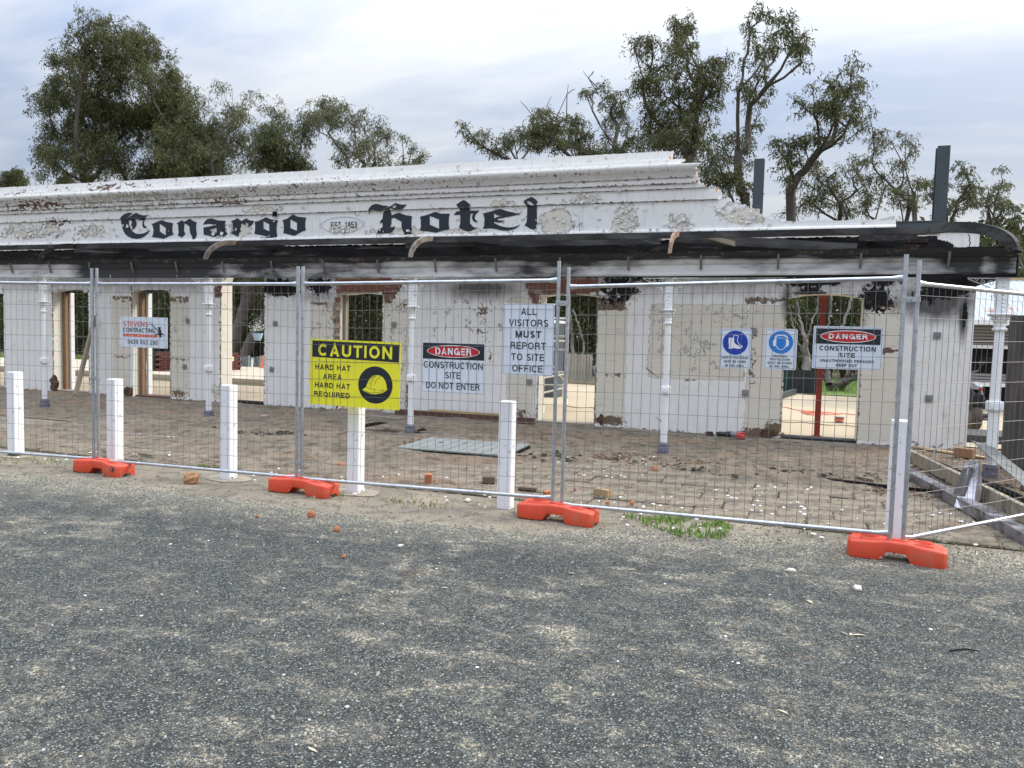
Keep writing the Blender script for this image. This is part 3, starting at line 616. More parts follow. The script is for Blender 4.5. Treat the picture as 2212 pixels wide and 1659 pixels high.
# the painted name, traced letter by letter on the band
K = 3.175
def A_(pts): return [wl((460+x/K)/1.8228, (820+y/K)/1.8228) for x, y in pts]
def B_(pts): return [wl((820+x/K)/1.8228, (820+y/K)/1.8228) for x, y in pts]
def C_(pts): return [wl((1440+x/3.6286)/1.8228, (770+y/3.6286)/1.8228) for x, y in pts]
def D_(pts): return [wl((1770+x/3.4324)/1.8228, (760+y/3.4324)/1.8228) for x, y in pts]
LET = [
 ('C', [A_([(55,155),(62,130),(85,100),(120,75),(165,60),(222,62),(190,85),(150,125),(150,135),(152,170),(160,215),(175,250),(200,290),(240,315),(290,322),(340,312),(380,295),(422,268),(400,305),(360,345),(310,372),(250,383),(190,375),(140,350),(105,320),(85,280),(70,240),(60,200)])]),
 ('C', [A_([(145,140),(170,118),(215,90),(262,60),(310,82),(365,95),(424,80),(390,105),(360,135),(345,160),(338,190),(350,215),(365,225),(378,222),(365,245),(345,250),(328,235),(320,205),(325,175),(338,150),(300,150),(270,143),(235,120),(232,150),(245,165),(250,200),(238,235),(215,258),(192,275),(195,245),(192,215),(175,220),(188,195),(192,170),(190,155),(170,152)])]),
 ('o', [A_([(432,195),(460,190),(500,170),(565,148),(620,170),(705,187),(697,215),(695,290),(706,330),(650,345),(590,380),(530,372),(440,360),(455,330),(462,270),(450,215)]), A_([(538,190),(615,245),(615,338),(540,290)])]),
 ('n', [A_([(750,190),(790,165),(815,148),(845,170),(915,130),(950,155),(1002,175),(995,200),(992,260),(1003,320),(990,365),(965,395),(945,403),(950,375),(935,340),(920,310),(912,270),(912,230),(880,205),(850,190),(845,230),(843,290),(862,320),(835,345),(812,366),(790,350),(765,340),(775,310),(772,250),(768,205)])]),
 ('a', [B_([(-65,207),(-40,165),(-5,135),(40,125),(80,138),(130,152),(222,155),(212,180),(212,240),(220,290),(247,318),(215,340),(178,362),(150,350),(120,338),(100,355),(85,362),(50,357),(0,340),(-55,330),(-55,300),(-58,240),(-20,235),(40,222),(105,210),(105,203),(60,200),(0,195)]), B_([(28,265),(108,243),(108,306),(60,295),(28,280)])]),
 ('r', [B_([(285,162),(330,145),(365,122),(420,160),(475,125),(520,150),(577,160),(560,195),(530,225),(500,228),(460,210),(430,192),(415,200),(415,235),(403,250),(405,275),(418,290),(395,300),(388,320),(380,352),(365,352),(330,330),(288,312),(305,280),(312,230),(305,185)])]),
 ('g', [B_([(582,170),(640,155),(725,112),(790,140),(877,152),(860,190),(856,270),(860,320),(868,345),(840,375),(800,398),(775,402),(600,404),(620,382),(665,365),(710,362),(750,355),(775,345),(778,325),(750,340),(735,350),(680,338),(578,318),(585,290),(590,230)]), B_([(693,160),(765,200),(768,288),(693,255)])]),
 ('o', [B_([(930,150),(990,130),(1030,100),(1060,78),(1120,105),(1228,118),(1215,160),(1213,230),(1222,272),(1150,300),(1085,345),(1020,330),(940,308),(948,260),(945,190)]), B_([(1030,138),(1112,182),(1112,284),(1028,245)])]),
 ('H', [C_([(45,245),(52,215),(75,175),(110,140),(160,125),(210,130),(260,148),(345,155),(310,180),(270,205),(225,225),(180,225),(140,212),(105,208),(75,220),(60,240),(52,285)])]),
 ('H', [C_([(255,240),(285,205),(330,178),(375,155),(410,135),(445,112),(490,128),(540,138),(603,130),(575,165),(540,195),(490,215),(440,212),(395,198),(370,182),(358,200),(358,235),(370,250),(372,285),(420,262),(485,245),(530,265),(590,285),(668,295),(657,330),(655,400),(660,460),(675,537),(640,560),(610,598),(525,600),(545,570),(555,540),(530,500),(515,450),(512,372),(470,350),(410,318),(372,325),(370,380),(365,420),(350,452),(380,452),(420,435),(410,480),(380,520),(340,540),(270,538),(160,543),(175,505),(200,475),(240,460),(245,440),(243,395),(225,385),(205,403),(208,375),(225,345),(243,335),(247,290)]), C_([(400,165),(425,145),(450,140),(460,152),(445,175),(420,185),(400,180)])]),
 ('o', [C_([(775,303),(860,282),(930,258),(995,230),(1070,258),(1205,260),(1192,310),(1188,400),(1197,478),(1100,498),(1010,530),(920,515),(782,500),(790,440),(790,350)]), C_([(918,290),(1050,340),(1050,475),(918,415)])]),
 ('t', [D_([(55,297),(95,250),(145,245),(140,225),(125,190),(105,165),(150,130),(205,98),(250,125),(300,168),(280,190),(275,220),(285,240),(410,237),(385,260),(355,290),(342,325),(350,360),(383,380),(350,392),(325,382),(308,350),(305,320),(320,285),(330,278),(285,280),(280,340),(280,410),(310,445),(335,465),(383,465),(340,490),(300,510),(250,522),(190,500),(128,465),(145,420),(150,350),(145,297)])]),
 ('e', [D_([(455,275),(560,250),(630,225),(690,215),(780,245),(960,285),(850,310),(740,330),(660,345),(645,355),(665,370),(740,373),(700,395),(650,395),(610,385),(598,395),(600,400),(650,430),(720,455),(790,465),(860,462),(920,445),(965,418),(930,455),(880,485),(800,505),(730,507),(660,492),(590,478),(520,475),(452,483),(470,440),(475,350)]), D_([(602,275),(650,300),(710,310),(640,325),(605,345)])]),
 ('l', [D_([(1010,118),(1060,85),(1120,57),(1165,85),(1203,122),(1185,150),(1182,200),(1183,300),(1185,410),(1165,440),(1190,487),(1140,497),(1080,475),(1018,437),(1040,400),(1050,330),(1053,200),(1040,160)]), D_([(1055,115),(1085,110),(1120,130),(1155,168),(1120,172),(1070,150)])]),
]
navy = mat('dark navy letter paint', (.012,.017,.026), .55, 0, .4, 9, .001, 40, (.05,.055,.065), (.62,.7), 24)
for ch, loops in LET:
    me = bpy.data.meshes.new('letter'); b = MB(); b.poly(loops, lambda a, c, d: (a, FY-.0085, c)); me.from_pydata(b.v, [], b.f)
    bb = bmesh.new()
    for lo, off in ((True, 0.), (False, -.040)):
        t = bmesh.new(); t.from_mesh(me)
        bmesh.ops.bisect_plane(t, geom=t.verts[:]+t.edges[:]+t.faces[:], plane_co=(0,0,3.898), plane_no=(0,0,1), clear_outer=lo, clear_inner=not lo)
        if off and t.faces:
            bmesh.ops.bisect_plane(t, geom=t.verts[:]+t.edges[:]+t.faces[:], plane_co=(0,0,4.087), plane_no=(0,0,1))
            for v in t.verts: v.co.y += off-(.004) - (.036 if v.co.z > 4.089 else 0)
        tm = bpy.data.meshes.new('x'); t.to_mesh(tm); t.free(); bb.from_mesh(tm)
    bb.normal_update(); bb.to_mesh(me); bb.free(); me.materials.append(navy)
    o = bpy.data.objects.new('letter', me); C.objects.link(o); o.parent = hotel
def text_obj(s, size, m, parent, loc, rot=(R(90),0,0), bold=.0, sx=1., align='CENTER', name='lettering', space=1., ext=.0006):
    cu = bpy.data.curves.new('t', 'FONT'); cu.body = s; cu.size = size; cu.align_x = align; cu.align_y = 'CENTER'; cu.offset = bold; cu.extrude = ext; cu.space_character = space; cu.resolution_u = 3
    o = bpy.data.objects.new('t', cu); C.objects.link(o); bpy.context.view_layer.update()
    me = bpy.data.meshes.new_from_object(o.evaluated_get(bpy.context.evaluated_depsgraph_get())); bpy.data.objects.remove(o)
    me.materials.clear(); me.materials.append(m); n = bpy.data.objects.new(name, me); C.objects.link(n); n.parent = parent
    n.location = loc; n.rotation_euler = rot; n.scale = (sx, 1, 1); return n
ex, ez = wl((1200+695/4.5357)/1.8228, (830+254/4.5357)/1.8228)
est_at = (ex, ez)
ringM = mat('faded lilac line', (.48,.50,.60), .6)
b = MB(); ex, ez = wl((1200+668/4.5357)/1.8228, (830+248/4.5357)/1.8228); rx = abs(wl((1200+1035/4.5357)/1.8228, (830+248/4.5357)/1.8228)[0]-ex); rz = .148
for sgn, w0 in ((1, .008),):
    pts = [(math.cos(a)*rx, math.sin(a)*rz) for a in [k*2*math.pi/64 for k in range(64)]]
    b.poly([[(ex+x*(1+w0/rx), ez+z*(1+w0/rz)) for x, z in pts], [(ex+x*(1-w0/rx*.5), ez+z*(1-w0/rz*.5)) for x, z in pts]], lambda a, c, d: (a, FY-.0085, c))
for s in (-1, 1):
    for k, (oz_, rr_) in enumerate(((0.0,.028),(.055,.016),(-.055,.016))):
        cx_ = ex+s*(rx+.028); q = [(math.cos(a), math.sin(a)) for a in [j*2*math.pi/20 for j in range(20)]]
        b.poly([[(cx_+x*rr_, ez+oz_+z*rr_*1.2) for x, z in q], [(cx_+x*rr_*.72, ez+oz_+z*rr_*.9) for x, z in q]], lambda a, c, d: (a, FY-.008, c))
b.build('oval_emblem', ringM, hotel)

# a knocked-out hole, its inner shade a flat dark patch, and the cracks in the render
hx_, hz_ = wl(596, 463); b = MB(); b.poly([[(hx_-.055,hz_-.05),(hx_+.06,hz_-.045),(hx_+.05,hz_+.05),(hx_-.045,hz_+.055)]], lambda a, c, d: (a, FY-.043, c)); b.build('knocked_hole_shade', charw, hotel)
def crack(pts, w_, y):
    b = MB(); P = [wl(*p, y) for p in pts]; r_ = random.Random(len(pts)+int(pts[0][0])); Q = []
    for a, c in zip(P, P[1:]):
        n_ = max(2, int(math.hypot(a[0]-c[0], a[1]-c[1])/.05))
        for k in range(n_): q = k/n_; Q.append((a[0]+(c[0]-a[0])*q+r_.uniform(-.008,.008), a[1]+(c[1]-a[1])*q))
    Q.append(P[-1])
    for a, c in zip(Q, Q[1:]):
        w1 = w_*r_.uniform(.4,1.2); d = Vector((c[0]-a[0], c[1]-a[1])).normalized(); nx_c, nz_c = -d.y*w1, d.x*w1; b.add([(a[0]-nx_c,y,a[1]-nz_c),(a[0]+nx_c,y,a[1]+nz_c),(c[0]+nx_c,y,c[1]+nz_c),(c[0]-nx_c,y,c[1]-nz_c)], [(0,1,2,3)])
    b.build('crack', charw, hotel)
for pts, w_, y in (([(613,384),(612,395),(614,404)],.0025,FY-.148),([(612,412),(611,424)],.004,FY-.27),([(720,424),(721,434)],.004,FY-.14),([(1213,382),(1210,392)],.004,FY-.272),([(1338,388),(1335,396)],.005,FY-.25),([(1052,452),(1054,470),(1050,500)],.0025,FY-.014),([(1252,455),(1250,470),(1252,500)],.0025,FY-.014),
    ([(1636,1139/1.8228+20),(1632,680)],.002,FY-.014),([(868+2400/1.8228-1106+300,640),(1290,640)],.0,FY) if False else ([(1305,640),(1302,655),(1309,680)],.003,FY-.014),([(1138,704),(1140,722)],.007,FY-.014),([(1396,795),(1412,808),(1424,815)],.006,FY-.014),([(1416,900),(1430,912),(1440,921)],.008,FY-.014),([(460,844),(470,851),(477,852)],.004,FY-.014),([(462,655),(476,668),(505,672)],.0025,FY-.014),([(548,648),(553,660),(560,650)],.002,FY-.014),([(1445,720),(1480,745),(1500,775)],.0018,FY-.014)):
    if w_: crack(pts, w_, y)
# curling flakes of paint standing off the parapet
r = np.random.default_rng(77); b = MB(); n = 0
while n < 1300:
    x = r.uniform(-17.5,-.3); z = r.choice([r.uniform(3.30,3.42), r.uniform(3.43,3.88), r.uniform(3.90,4.24)])
    if x > xr_frieze(min(z, 3.89))-.1 or (z > 3.9 and x > -1.6): continue
    c = attrs_par(np.array([x]), np.array([z]))
    if max(c[0][0], c[2][0]*.9)+r.normal(0,.14) < .54: continue
    if (-12.9 < x < -8.5 or -7.4 < x < -3.6) and z > 3.46 and r.random() < .8: continue
    s = r.uniform(.018,.055); a = r.random()*6.28; y0 = FY-.012-(.03 if z > 3.9 else 0)-(.04 if z > 4.09 else 0)-(.04 if z > 4.165 else 0)-(.03 if z < 3.42 else 0); L = r.uniform(.006,.03)
    p = [(math.cos(a+q)*s*r.uniform(.6,1.1), math.sin(a+q)*s*r.uniform(.6,1.1)) for q in (0,1.6,3.2,4.7)]
    b.add([(x+p[0][0],y0,z+p[0][1]),(x+p[1][0],y0-L*.4,z+p[1][1]),(x+p[2][0],y0-L,z+p[2][1]),(x+p[3][0],y0-L*.4,z+p[3][1])], [(0,1,2),(0,2,3)]); n += 1
tag(b.build('peeling_paint', mat('curled paint film', (.68,.66,.62), .7, 0, .25, 12), hotel, fix=False), kind='stuff')

# anchor plates bolted through the wall
plate = mat('grey anchor plate', (.27,.28,.29), .5, .5, .15, 20)
for u, v, a in ((406,693,0),(399,792,3),(595,699,0),(587.6,798,15),(850.8,701,0),(1143.5,825.5,3),(1628,716,0),(1609.6,848.8,2),(1624,594,0),(2024,725,3),(2006,861,-2)):
    x, z = wl(u, v); b = MB(); b.box(-.052,.052,-.014,-.004,-.052,.052); o = b.build('anchor_plate', plate, hotel, bevel=.002); o.location = (x, FY-.004, z); o.rotation_euler = (0, R(a), 0)
    b = MB(); b.lathe([(.016,0),(.016,.014),(.008,.016),(.008,.03),(.001,.031)], 6, M=Matrix.Rotation(R(90), 4, 'X')); q = b.build('bolt', plate, o); q.location = (0,-.014,0)

# door linings, thresholds and the broken toe of the wall
def jamb(o, depth, wd, m, zt, x, zb=.02, name='door_lining'):
    b = MB(); b.box(x, x+wd, FY+depth, FY+depth+.11, zb, zt); return b.build(name, m, hotel, bevel=.004)
jamb(OPEN[1], .25, .10, timber, 2.30, -15.9); jamb(OPEN[1], .345, .045, castw, 2.3, -15.8)
jamb(OPEN[2], .20, .09, timber, 2.32, -13.56, name='door_lining'); jamb(OPEN[2], .315, .06, castw, 2.3, -13.47)
jamb(OPEN[4], .16, .06, MT['weathered timber'], 2.28, -8.32)
b = MB(); b.box(-15.9,-14.82,FY+.24,FY+.36,2.30,2.36); b.build('door_head', charw, hotel)
b = MB(); b.box(-13.56,-12.51,FY+.2,FY+.36,2.30,2.36); b.build('door_head', charw, hotel)
for a, c, m in ((-15.95,-14.75,timberw),(-13.5,-12.45,timberd),(-11.2,-10.0,charw),(-8.3,-7.3,timberw),(-4.2,-3.1,timberw),(-.05,1.2,smokw)):
    b = MB(); b.box(a, c, FY+.02, FY+.34, .0, .052); b.build('threshold', m, hotel, bevel=.006)
# a split white architrave hanging loose beside the second doorway
b = MB(); b.box(-.04,.04,-.012,.012,-.62,.62); o = b.build('loose_architrave', castw, hotel, bevel=.003); o.location = (-13.50, FY-.05, .86); o.rotation_euler = (R(-4), R(-1.5), R(8))
# broken-out holes at the foot of the jambs showing rotten brick
for u, v, ru, rv in ((216/1.8228, 1508/1.8228, 18/1.8228, 34/1.8228), (276, 848, 12, 17), (1298, 905, 5, 14), (1660, 936, 22, 9)):
    x, z = wl(u, v); x1, z1 = wl(u+ru, v-rv); q = []; rr2 = random.Random(int(u))
    for k in range(14):
        a = k*2*math.pi/14; q.append((x+math.cos(a)*(x1-x)*rr2.uniform(.65,1.1), max(.02, z+math.sin(a)*(z1-z)*rr2.uniform(.65,1.1))))
    b = MB(); b.poly([q], lambda a, c, d: (a, FY-.005, c)); b.build('broken_hole', mat('rotten reddish rubble', (.085,.045,.028), .95, 0, .7, 18, .02, 30, (.26,.19,.13), (.55,.65), 20), hotel)
    for k in range(5):
        put_brick(bm_h[k % 4], x+rr2.uniform(-.6,.6)*(x1-x), max(.05, z+rr2.uniform(-.6,.5)*(z1-z)), MT['rotten reddish rubble'], y=FY-.010)
# strip of loose cable on the render

# ================================================================ THE VERANDAH
VY = 10.6
fas = thing('verandah_frame', 'burnt verandah frame of smoke stained fascia and bullnose ribs along the hotel front', 'verandah frame', (0, VY-.08, 0))
def fasciamat():
    m = bpy.data.materials.new('smoke stained fascia paint'); m.use_nodes = True; t = NT(m.node_tree); b = m.node_tree.nodes['Principled BSDF']
    P = t.n('ShaderNodeTexCoord').outputs['Object']; X = t.n('ShaderNodeSeparateXYZ', {0: P}).outputs; A = lambda n: t.n('ShaderNodeAttribute', attribute_name=n).outputs['Fac']
    st = t.noise(t.scale(P, (.55,1,2.2)), 3.0, 5, .6); hz = t.noise(t.scale(P, (.5,1,5)), 5, 5, .6)
    up = t.ramp(X[2], 2.42, 2.66); k = t.math('ADD', t.math('ADD', A('soot'), .17), t.math('ADD', t.math('MULTIPLY', t.math('SUBTRACT', st, .5), 1.7), t.math('MULTIPLY', t.math('SUBTRACT', up, .4), .12)))
    k = t.math('ADD', k, t.math('MULTIPLY', t.ramp(X[2], 2.63, 2.68), .5)); c = t.mix(t.ramp(k, .10, .72), t.mix(hz, (.42,.41,.40), (.60,.59,.58)), (.020,.020,.021)); c = t.mix(t.ramp(hz, .62, .74, 0, .35), c, (.10,.09,.085))
    fl = t.ramp(t.math('ADD', t.noise(P, 9, 6, .7, .4), t.math('MULTIPLY', up, -.12)), .60, .62); c = t.mix(t.math('MULTIPLY', fl, t.ramp(A('soot'), .5, .8)), c, (.62,.62,.64))
    m.node_tree.links.new(c, b.inputs['Base Color']); b.inputs['Roughness'].default_value = .7
    m.node_tree.links.new(t.n('ShaderNodeBump', {'Height': hz, 'Strength': .6, 'Distance': .004}).outputs[0], b.inputs['Normal']); return m
fm = fasciamat()
FX0, FX1 = -21.5, 2.52
prof = [(0,2.418),(-.004,2.44),(0,2.46),(0,2.56),(-.012,2.575),(-.022,2.60),(-.034,2.64),(-.045,2.662),(-.045,2.672)]   # (dy, z) timber fascia with an ogee gutter
gx = np.arange(FX0, FX1+.001, .08); vs = []; fs = []; sag = lambda x: float(np.interp(x, [-21,-9,-5,-1.5,2.5],[.0,.0,-.004,.015,.042]))
for x in gx:
    for dy, z in prof: vs.append((x, dy, z+sag(x)))
n = len(prof)
for i in range(len(gx)-1):
    for j in range(n-1): fs.append((i*n+j, (i+1)*n+j, (i+1)*n+j+1, i*n+j+1))
b = MB(); b.add(vs, fs); o = b.build('fascia', fm, fas, fix=False)
at = o.data.attributes.new('soot', 'FLOAT', 'POINT'); sx = np.array([v[0] for v in vs])
sk = np.interp(sx, [-21,-14.6,-12.3,-11.8,-9.4,-8.8,-8.3,-5.9,-5.2,-4.0,-3.0,-1.6,-1.0,-.3,.1,.7,1.4,1.9,2.1,2.2,2.35,2.5], [.2,.0,.0,.75,.85,.35,.5,.25,-.1,.35,.4,-.05,-.12,.18,-.05,.15,.2,.6,.6,.0,.6,.4])
at.data.foreach_set('value', sk.astype(np.float32))
b = MB(); b.box(FX0, FX1, .002, .05, 2.418, 2.66); b.build('beam', charw, fas)
rim = MB()
for x0 in np.arange(FX0, FX1-.1, .5):
    x1 = min(x0+.5, FX1); q = sag(x0)+.004*math.sin(x0*3)
    rim.loft([[(x, -.05, 2.672+q), (x, -.05, 2.715+q), (x, -.042, 2.715+q), (x, -.042, 2.672+q)] for x in (x0, x1)]); rim.loft([[(x, .10, 2.66+q), (x, .10, 2.75+q), (x, .11, 2.75+q), (x, .11, 2.66+q)] for x in (x0, x1)])
rim.box(FX0, FX1, -.05, .11, 2.66, 2.668)
rim.build('gutter', rust, fas)
for k, u in enumerate((30/1.6592/1.8228*1, 0)): pass
x = -20.4
while x < 2.4:
    b = MB(); s_ = sag(x); b.loft([[(x+dx, dy, z+s_) for dx in (-.014, .014) for dy in (d, d-.012)][:2]+[(x+.014, d-.012, z+s_), (x-.014, d-.012, z+s_)] for d, z in ((-.008,2.50),(-.03,2.56),(-.05,2.62),(-.062,2.675))])
    b = MB(); b.loft([[(x-.014, d, z+s_), (x+.014, d, z+s_), (x+.014, d-.014, z+s_), (x-.014, d-.014, z+s_)] for d, z in ((-.004,2.50),(-.028,2.56),(-.045,2.62),(-.058,2.68))])
    b.build('gutter_strap', mat('strap', (.13,.12,.11), .8) if 'strap' not in MT else MT['strap'], fas); x += .965
# upper rail that the ribs die into, and the charred wall plates behind it
RY = .75+.02
def beam(name, x0, x1, y0, y1, z0, z1, m, dz0=0, dz1=0, bev=.006, nseg=10, wob=.006, seed=1):
    b = MB(); r = random.Random(seed); rings = []
    for k in range(nseg+1):
        t = k/nseg; x = x0+(x1-x0)*t; d = dz0+(dz1-dz0)*t; j = lambda: r.uniform(-wob, wob)
        rings.append([(x, y0+j(), z0+d+j()), (x, y1, z0+d+j()), (x, y1, z1+d+j()), (x, y0+j(), z1+d+j())])
    b.loft(rings); return b.build(name, m, fas)
beam('upper_rail', FX0, 1.72, .77, .83, 3.035, 3.125, smokw, 0, .0, nseg=40, wob=.003)
beam('charred_plate', FX0, 1.5, 1.55, 1.68, 2.90, 3.05, charw, nseg=50, wob=.018, seed=3)
beam('charred_plate', -17, 1.0, 2.30, 2.50, 3.02, 3.17, charw, nseg=60, wob=.02, seed=4)
beam('charred_plate', -14.5, -9.2, 2.05, 2.15, 3.07, 3.20, smokw, nseg=12, wob=.01, seed=5)
beam('charred_plate', -6.6, -2.0, 2.15, 2.30, 3.09, 3.21, smokw, nseg=12, wob=.012, seed=6)
def plank(name, p0, p1, w, h, m, parent=None, roll=0, seed=1, wob=.004, up=(0,0,1)):
    p0, p1 = Vector(p0), Vector(p1); d = (p1-p0).normalized(); s_ = d.cross(Vector(up)).normalized(); u = s_.cross(d)
    s2 = s_*math.cos(roll)+u*math.sin(roll); u2 = u*math.cos(roll)-s_*math.sin(roll); r = random.Random(seed); b = MB(); rings = []
    for k in range(5):
        c = p0+(p1-p0)*(k/4); j = lambda: r.uniform(-wob, wob)
        rings.append([c+s2*(sx_*w/2+j())+u2*(sz*h/2+j()) for sx_, sz in ((-1,-1),(1,-1),(1,1),(-1,1))])
    b.loft(rings); return b.build(name, m, parent)
plank('fallen_rafter', (-1.62, .92, 3.06), (.98, 1.6, 2.945), .05, .13, smokw, fas, seed=4)
plank('fallen_rafter', (-1.25, .80, 3.10), (-.75, 1.15, 2.98), .05, .07, MT['weathered timber'], fas, seed=5)
plank('fallen_rafter', (1.55, .85, 3.02), (.95, 1.7, 3.10), .06, .09, smokw, fas, seed=9)
for X, dx in ((-12.9,.55),(-9.1,.2),(-5.38,.75)):
    plank('stub_rafter', (X-.02, .80, 3.08), (X+dx, 2.50, 3.11), .05, .10, charw, fas, seed=int(-X))
def rib(p0, p1, m, wd=.04, dp=.078, bulge=1.0, seed=1):
    p0, p1 = Vector(p0), Vector(p1); H = Vector((p1.x-p0.x, p1.y-p0.y, 0)); side = Vector((H.y, -H.x, 0)).normalized(); r = random.Random(seed); rings = []
    n = 16
    for k in range(n+1):
        a = math.pi/2*k/n; c = Vector((p0.x, p0.y, p0.z))+H*(1-math.cos(a))+Vector((0,0,(p1.z-p0.z)*math.sin(a)))
        t = (H*math.sin(a)+Vector((0,0,(p1.z-p0.z)*math.cos(a)))).normalized(); nn = side.cross(t)
        rings.append([c+side*(s1*wd/2+r.uniform(-.002,.002))+nn*(s2*dp/2+r.uniform(-.003,.003)) for s1, s2 in ((-1,-1),(1,-1),(1,1),(-1,1))])
    b = MB(); b.loft(rings); return b.build('bullnose_rib', m, fas)
for i, (X, m) in enumerate(((-16.9, charw), (-13.0, charw), (-9.22, ribm), (-5.40, mat('pale burnt rib', (.17,.15,.12), .75, 0, .35, 9, .003, 50, (.08,.06,.05), (.5,.62), 7)), (-1.52, mat('tan burnt rib', (.27,.18,.11), .75, 0, .35, 9, .003, 50, (.13,.07,.045), (.5,.6), 8)))):
    rib((X, -.0, 2.66+sag(X)), (X, .80, 3.085), m, seed=i)
rib((2.46, -.02, 2.72), (1.72, .78, 3.10), smokw, .07, .13)
sb = MB(); sb.box(2.44, 2.50, .05, 2.58, 2.44, 2.70); sb.build('side_beam', charw, fas); sb = MB(); sb.box(2.36,2.55,.02,2.58,2.71,2.74); sb.build('side_gutter', rust, fas)

# cast iron columns
def lace(parent, sgn, m):
    """pierced corner bracket: scroll tubes in a thin frame"""
    b = MB(); y = 0
    def sp(cx, cz, r0, turns, a0, s=1):
        pts = []
        for k in range(15):
            t = k/14; a = a0+s*turns*6.283*t; rr_ = r0*(1-.75*t); pts.append((sgn*(cx+rr_*math.cos(a)), y, cz+rr_*math.sin(a)))
        b.tube(pts, .0065, 5)
    sp(.12,2.35,.038,1.1,0); sp(.20,2.375,.028,1,1.5,-1); sp(.10,2.27,.03,1.1,2.2); sp(.27,2.392,.018,1,0); sp(.09,2.20,.022,1,.5,-1); sp(.16,2.30,.02,1,3); sp(.33,2.402,.012,1,1)
    b.tube([(sgn*.055,y,2.14),(sgn*.075,y,2.22),(sgn*.13,y,2.30),(sgn*.24,y,2.35),(sgn*.36,y,2.40)], .007, 5)
    b.tube([(sgn*.05,y,2.408),(sgn*.37,y,2.412)], .007, 4)
    return b.build('lace_bracket', m, parent)
colnames = ['first cast iron verandah column from the left, beside the narrow left doorway', 'second cast iron verandah column, in front of the tall arched gap', 'third cast iron verandah column, between the two nearest inner signs', 'fourth cast iron verandah column, standing before the widest blank wall', 'thicker fluted cast iron corner column at the right end of the verandah']
for i, (X, k) in enumerate(((-13.03,1.),(-9.24,1.),(-5.40,1.),(-1.52,1.),(2.40,1.36))):
    t = thing('verandah_column', colnames[i], 'column', (X, VY+.03, 0), group='cast iron verandah columns')
    b = MB(); b.sqlathe([(.072*k**.3,0),(.072*k**.3,.06),(.066*k**.3,.10),(.062*k**.5,.125),(.066*k**.5,.14),(.06*k**.5,.155),(.05*k,.175)], (0,0,.0), .3); b.build('base', castb, t, smooth=False)
    n = 16; r0 = .046*k; rings = []
    def ring(r, z, fl=.0): return [(r*(1-(fl if q % 2 else 0))*math.cos(2*math.pi*q/32), r*(1-(fl if q % 2 else 0))*math.sin(2*math.pi*q/32), z) for q in range(32)]
    b = MB(); b.loft([ring(r0*1.02,.17), ring(r0*1.02,.19,.09), ring(r0,.50,.09), ring(r0*.98,.84,.09)]); b.build('lower_shaft', castw, t)
    b = MB(); b.sqlathe([(r0*1.22,.835),(r0*1.34,.845),(r0*1.34,.93),(r0*1.22,.945)], ch=.3)
    o = b.build('collar', castw, t); b = MB(); b.lathe([(r0*.75,0),(r0*.9,.006),(r0*.5,.012),(r0*.3,.008),(.002,.014)], 12, M=Matrix.Rotation(R(90),4,'X')); q = b.build('rosette', castw, o); q.location = (0,-r0*1.33,.888)
    b = MB(); b.loft([ring(r0*.95,.94), ring(r0*.95,.96,.09), ring(r0*.90,1.4,.09), ring(r0*.86,1.79,.09)]); b.build('upper_shaft', castw, t)
    b = MB(); b.lathe([(r0*.9,1.785),(r0*1.28,1.792),(r0*1.30,1.812),(r0*1.05,1.822),(r0*1.0,1.84),(r0*1.12,1.85),(r0*1.0,1.862),(r0*1.05,1.88),(r0*1.3,1.92),(r0*1.65,1.958),(r0*1.5,1.965)], 20)
    for q in range(8):
        a = q*math.pi/4+math.pi/8; rr_ = r0*1.35; c = (rr_*math.cos(a), rr_*math.sin(a)); b.lathe([(.004,-.014),(.014,-.008),(.018*k**.5,0),(.014,.010),(.004,.016)], 7, (c[0], c[1], 1.925)); c = (r0*1.1*math.cos(a+.4), r0*1.1*math.sin(a+.4)); b.lathe([(.003,-.012),(.012,0),(.003,.012)], 6, (c[0], c[1], 1.89))
    b.sqlathe([(r0*1.7,1.962),(r0*1.95,1.975),(r0*1.95,1.985),(r0*1.3,1.992)], ch=.12); b.build('capital', castw, t)
    zt = 2.418+sag(X)
    b = MB(); b.box(-r0*.98, r0*.98, -r0*.98, r0*.98, 1.99, zt); b.sqlathe([(r0*1.05,zt-.03),(r0*1.3,zt-.012),(r0*1.3,zt-.002)]); o = b.build('square_post', castw, t, bevel=.003)
    b = MB(); nd = 8
    for q in range(nd):
        zc = 2.03+q*.047; s1 = .017*k**.4
        for M_ in (Matrix.Identity(4), Matrix.Rotation(R(90),4,'Z'), Matrix.Rotation(R(-90),4,'Z')):
            b.add([M_ @ Vector(p) for p in ((-s1,-r0*.98,zc-.019),(s1,-r0*.98,zc-.019),(s1,-r0*.98,zc+.019),(-s1,-r0*.98,zc+.019),(0,-r0*.98-.014,zc))], [(0,1,4),(1,2,4),(2,3,4),(3,0,4)])
    b.build('diamond_bosses', castw, o)
    for sgn in (-1, 1):
        if i == 4 and sgn == 1: continue
        lace(t, sgn, castw)

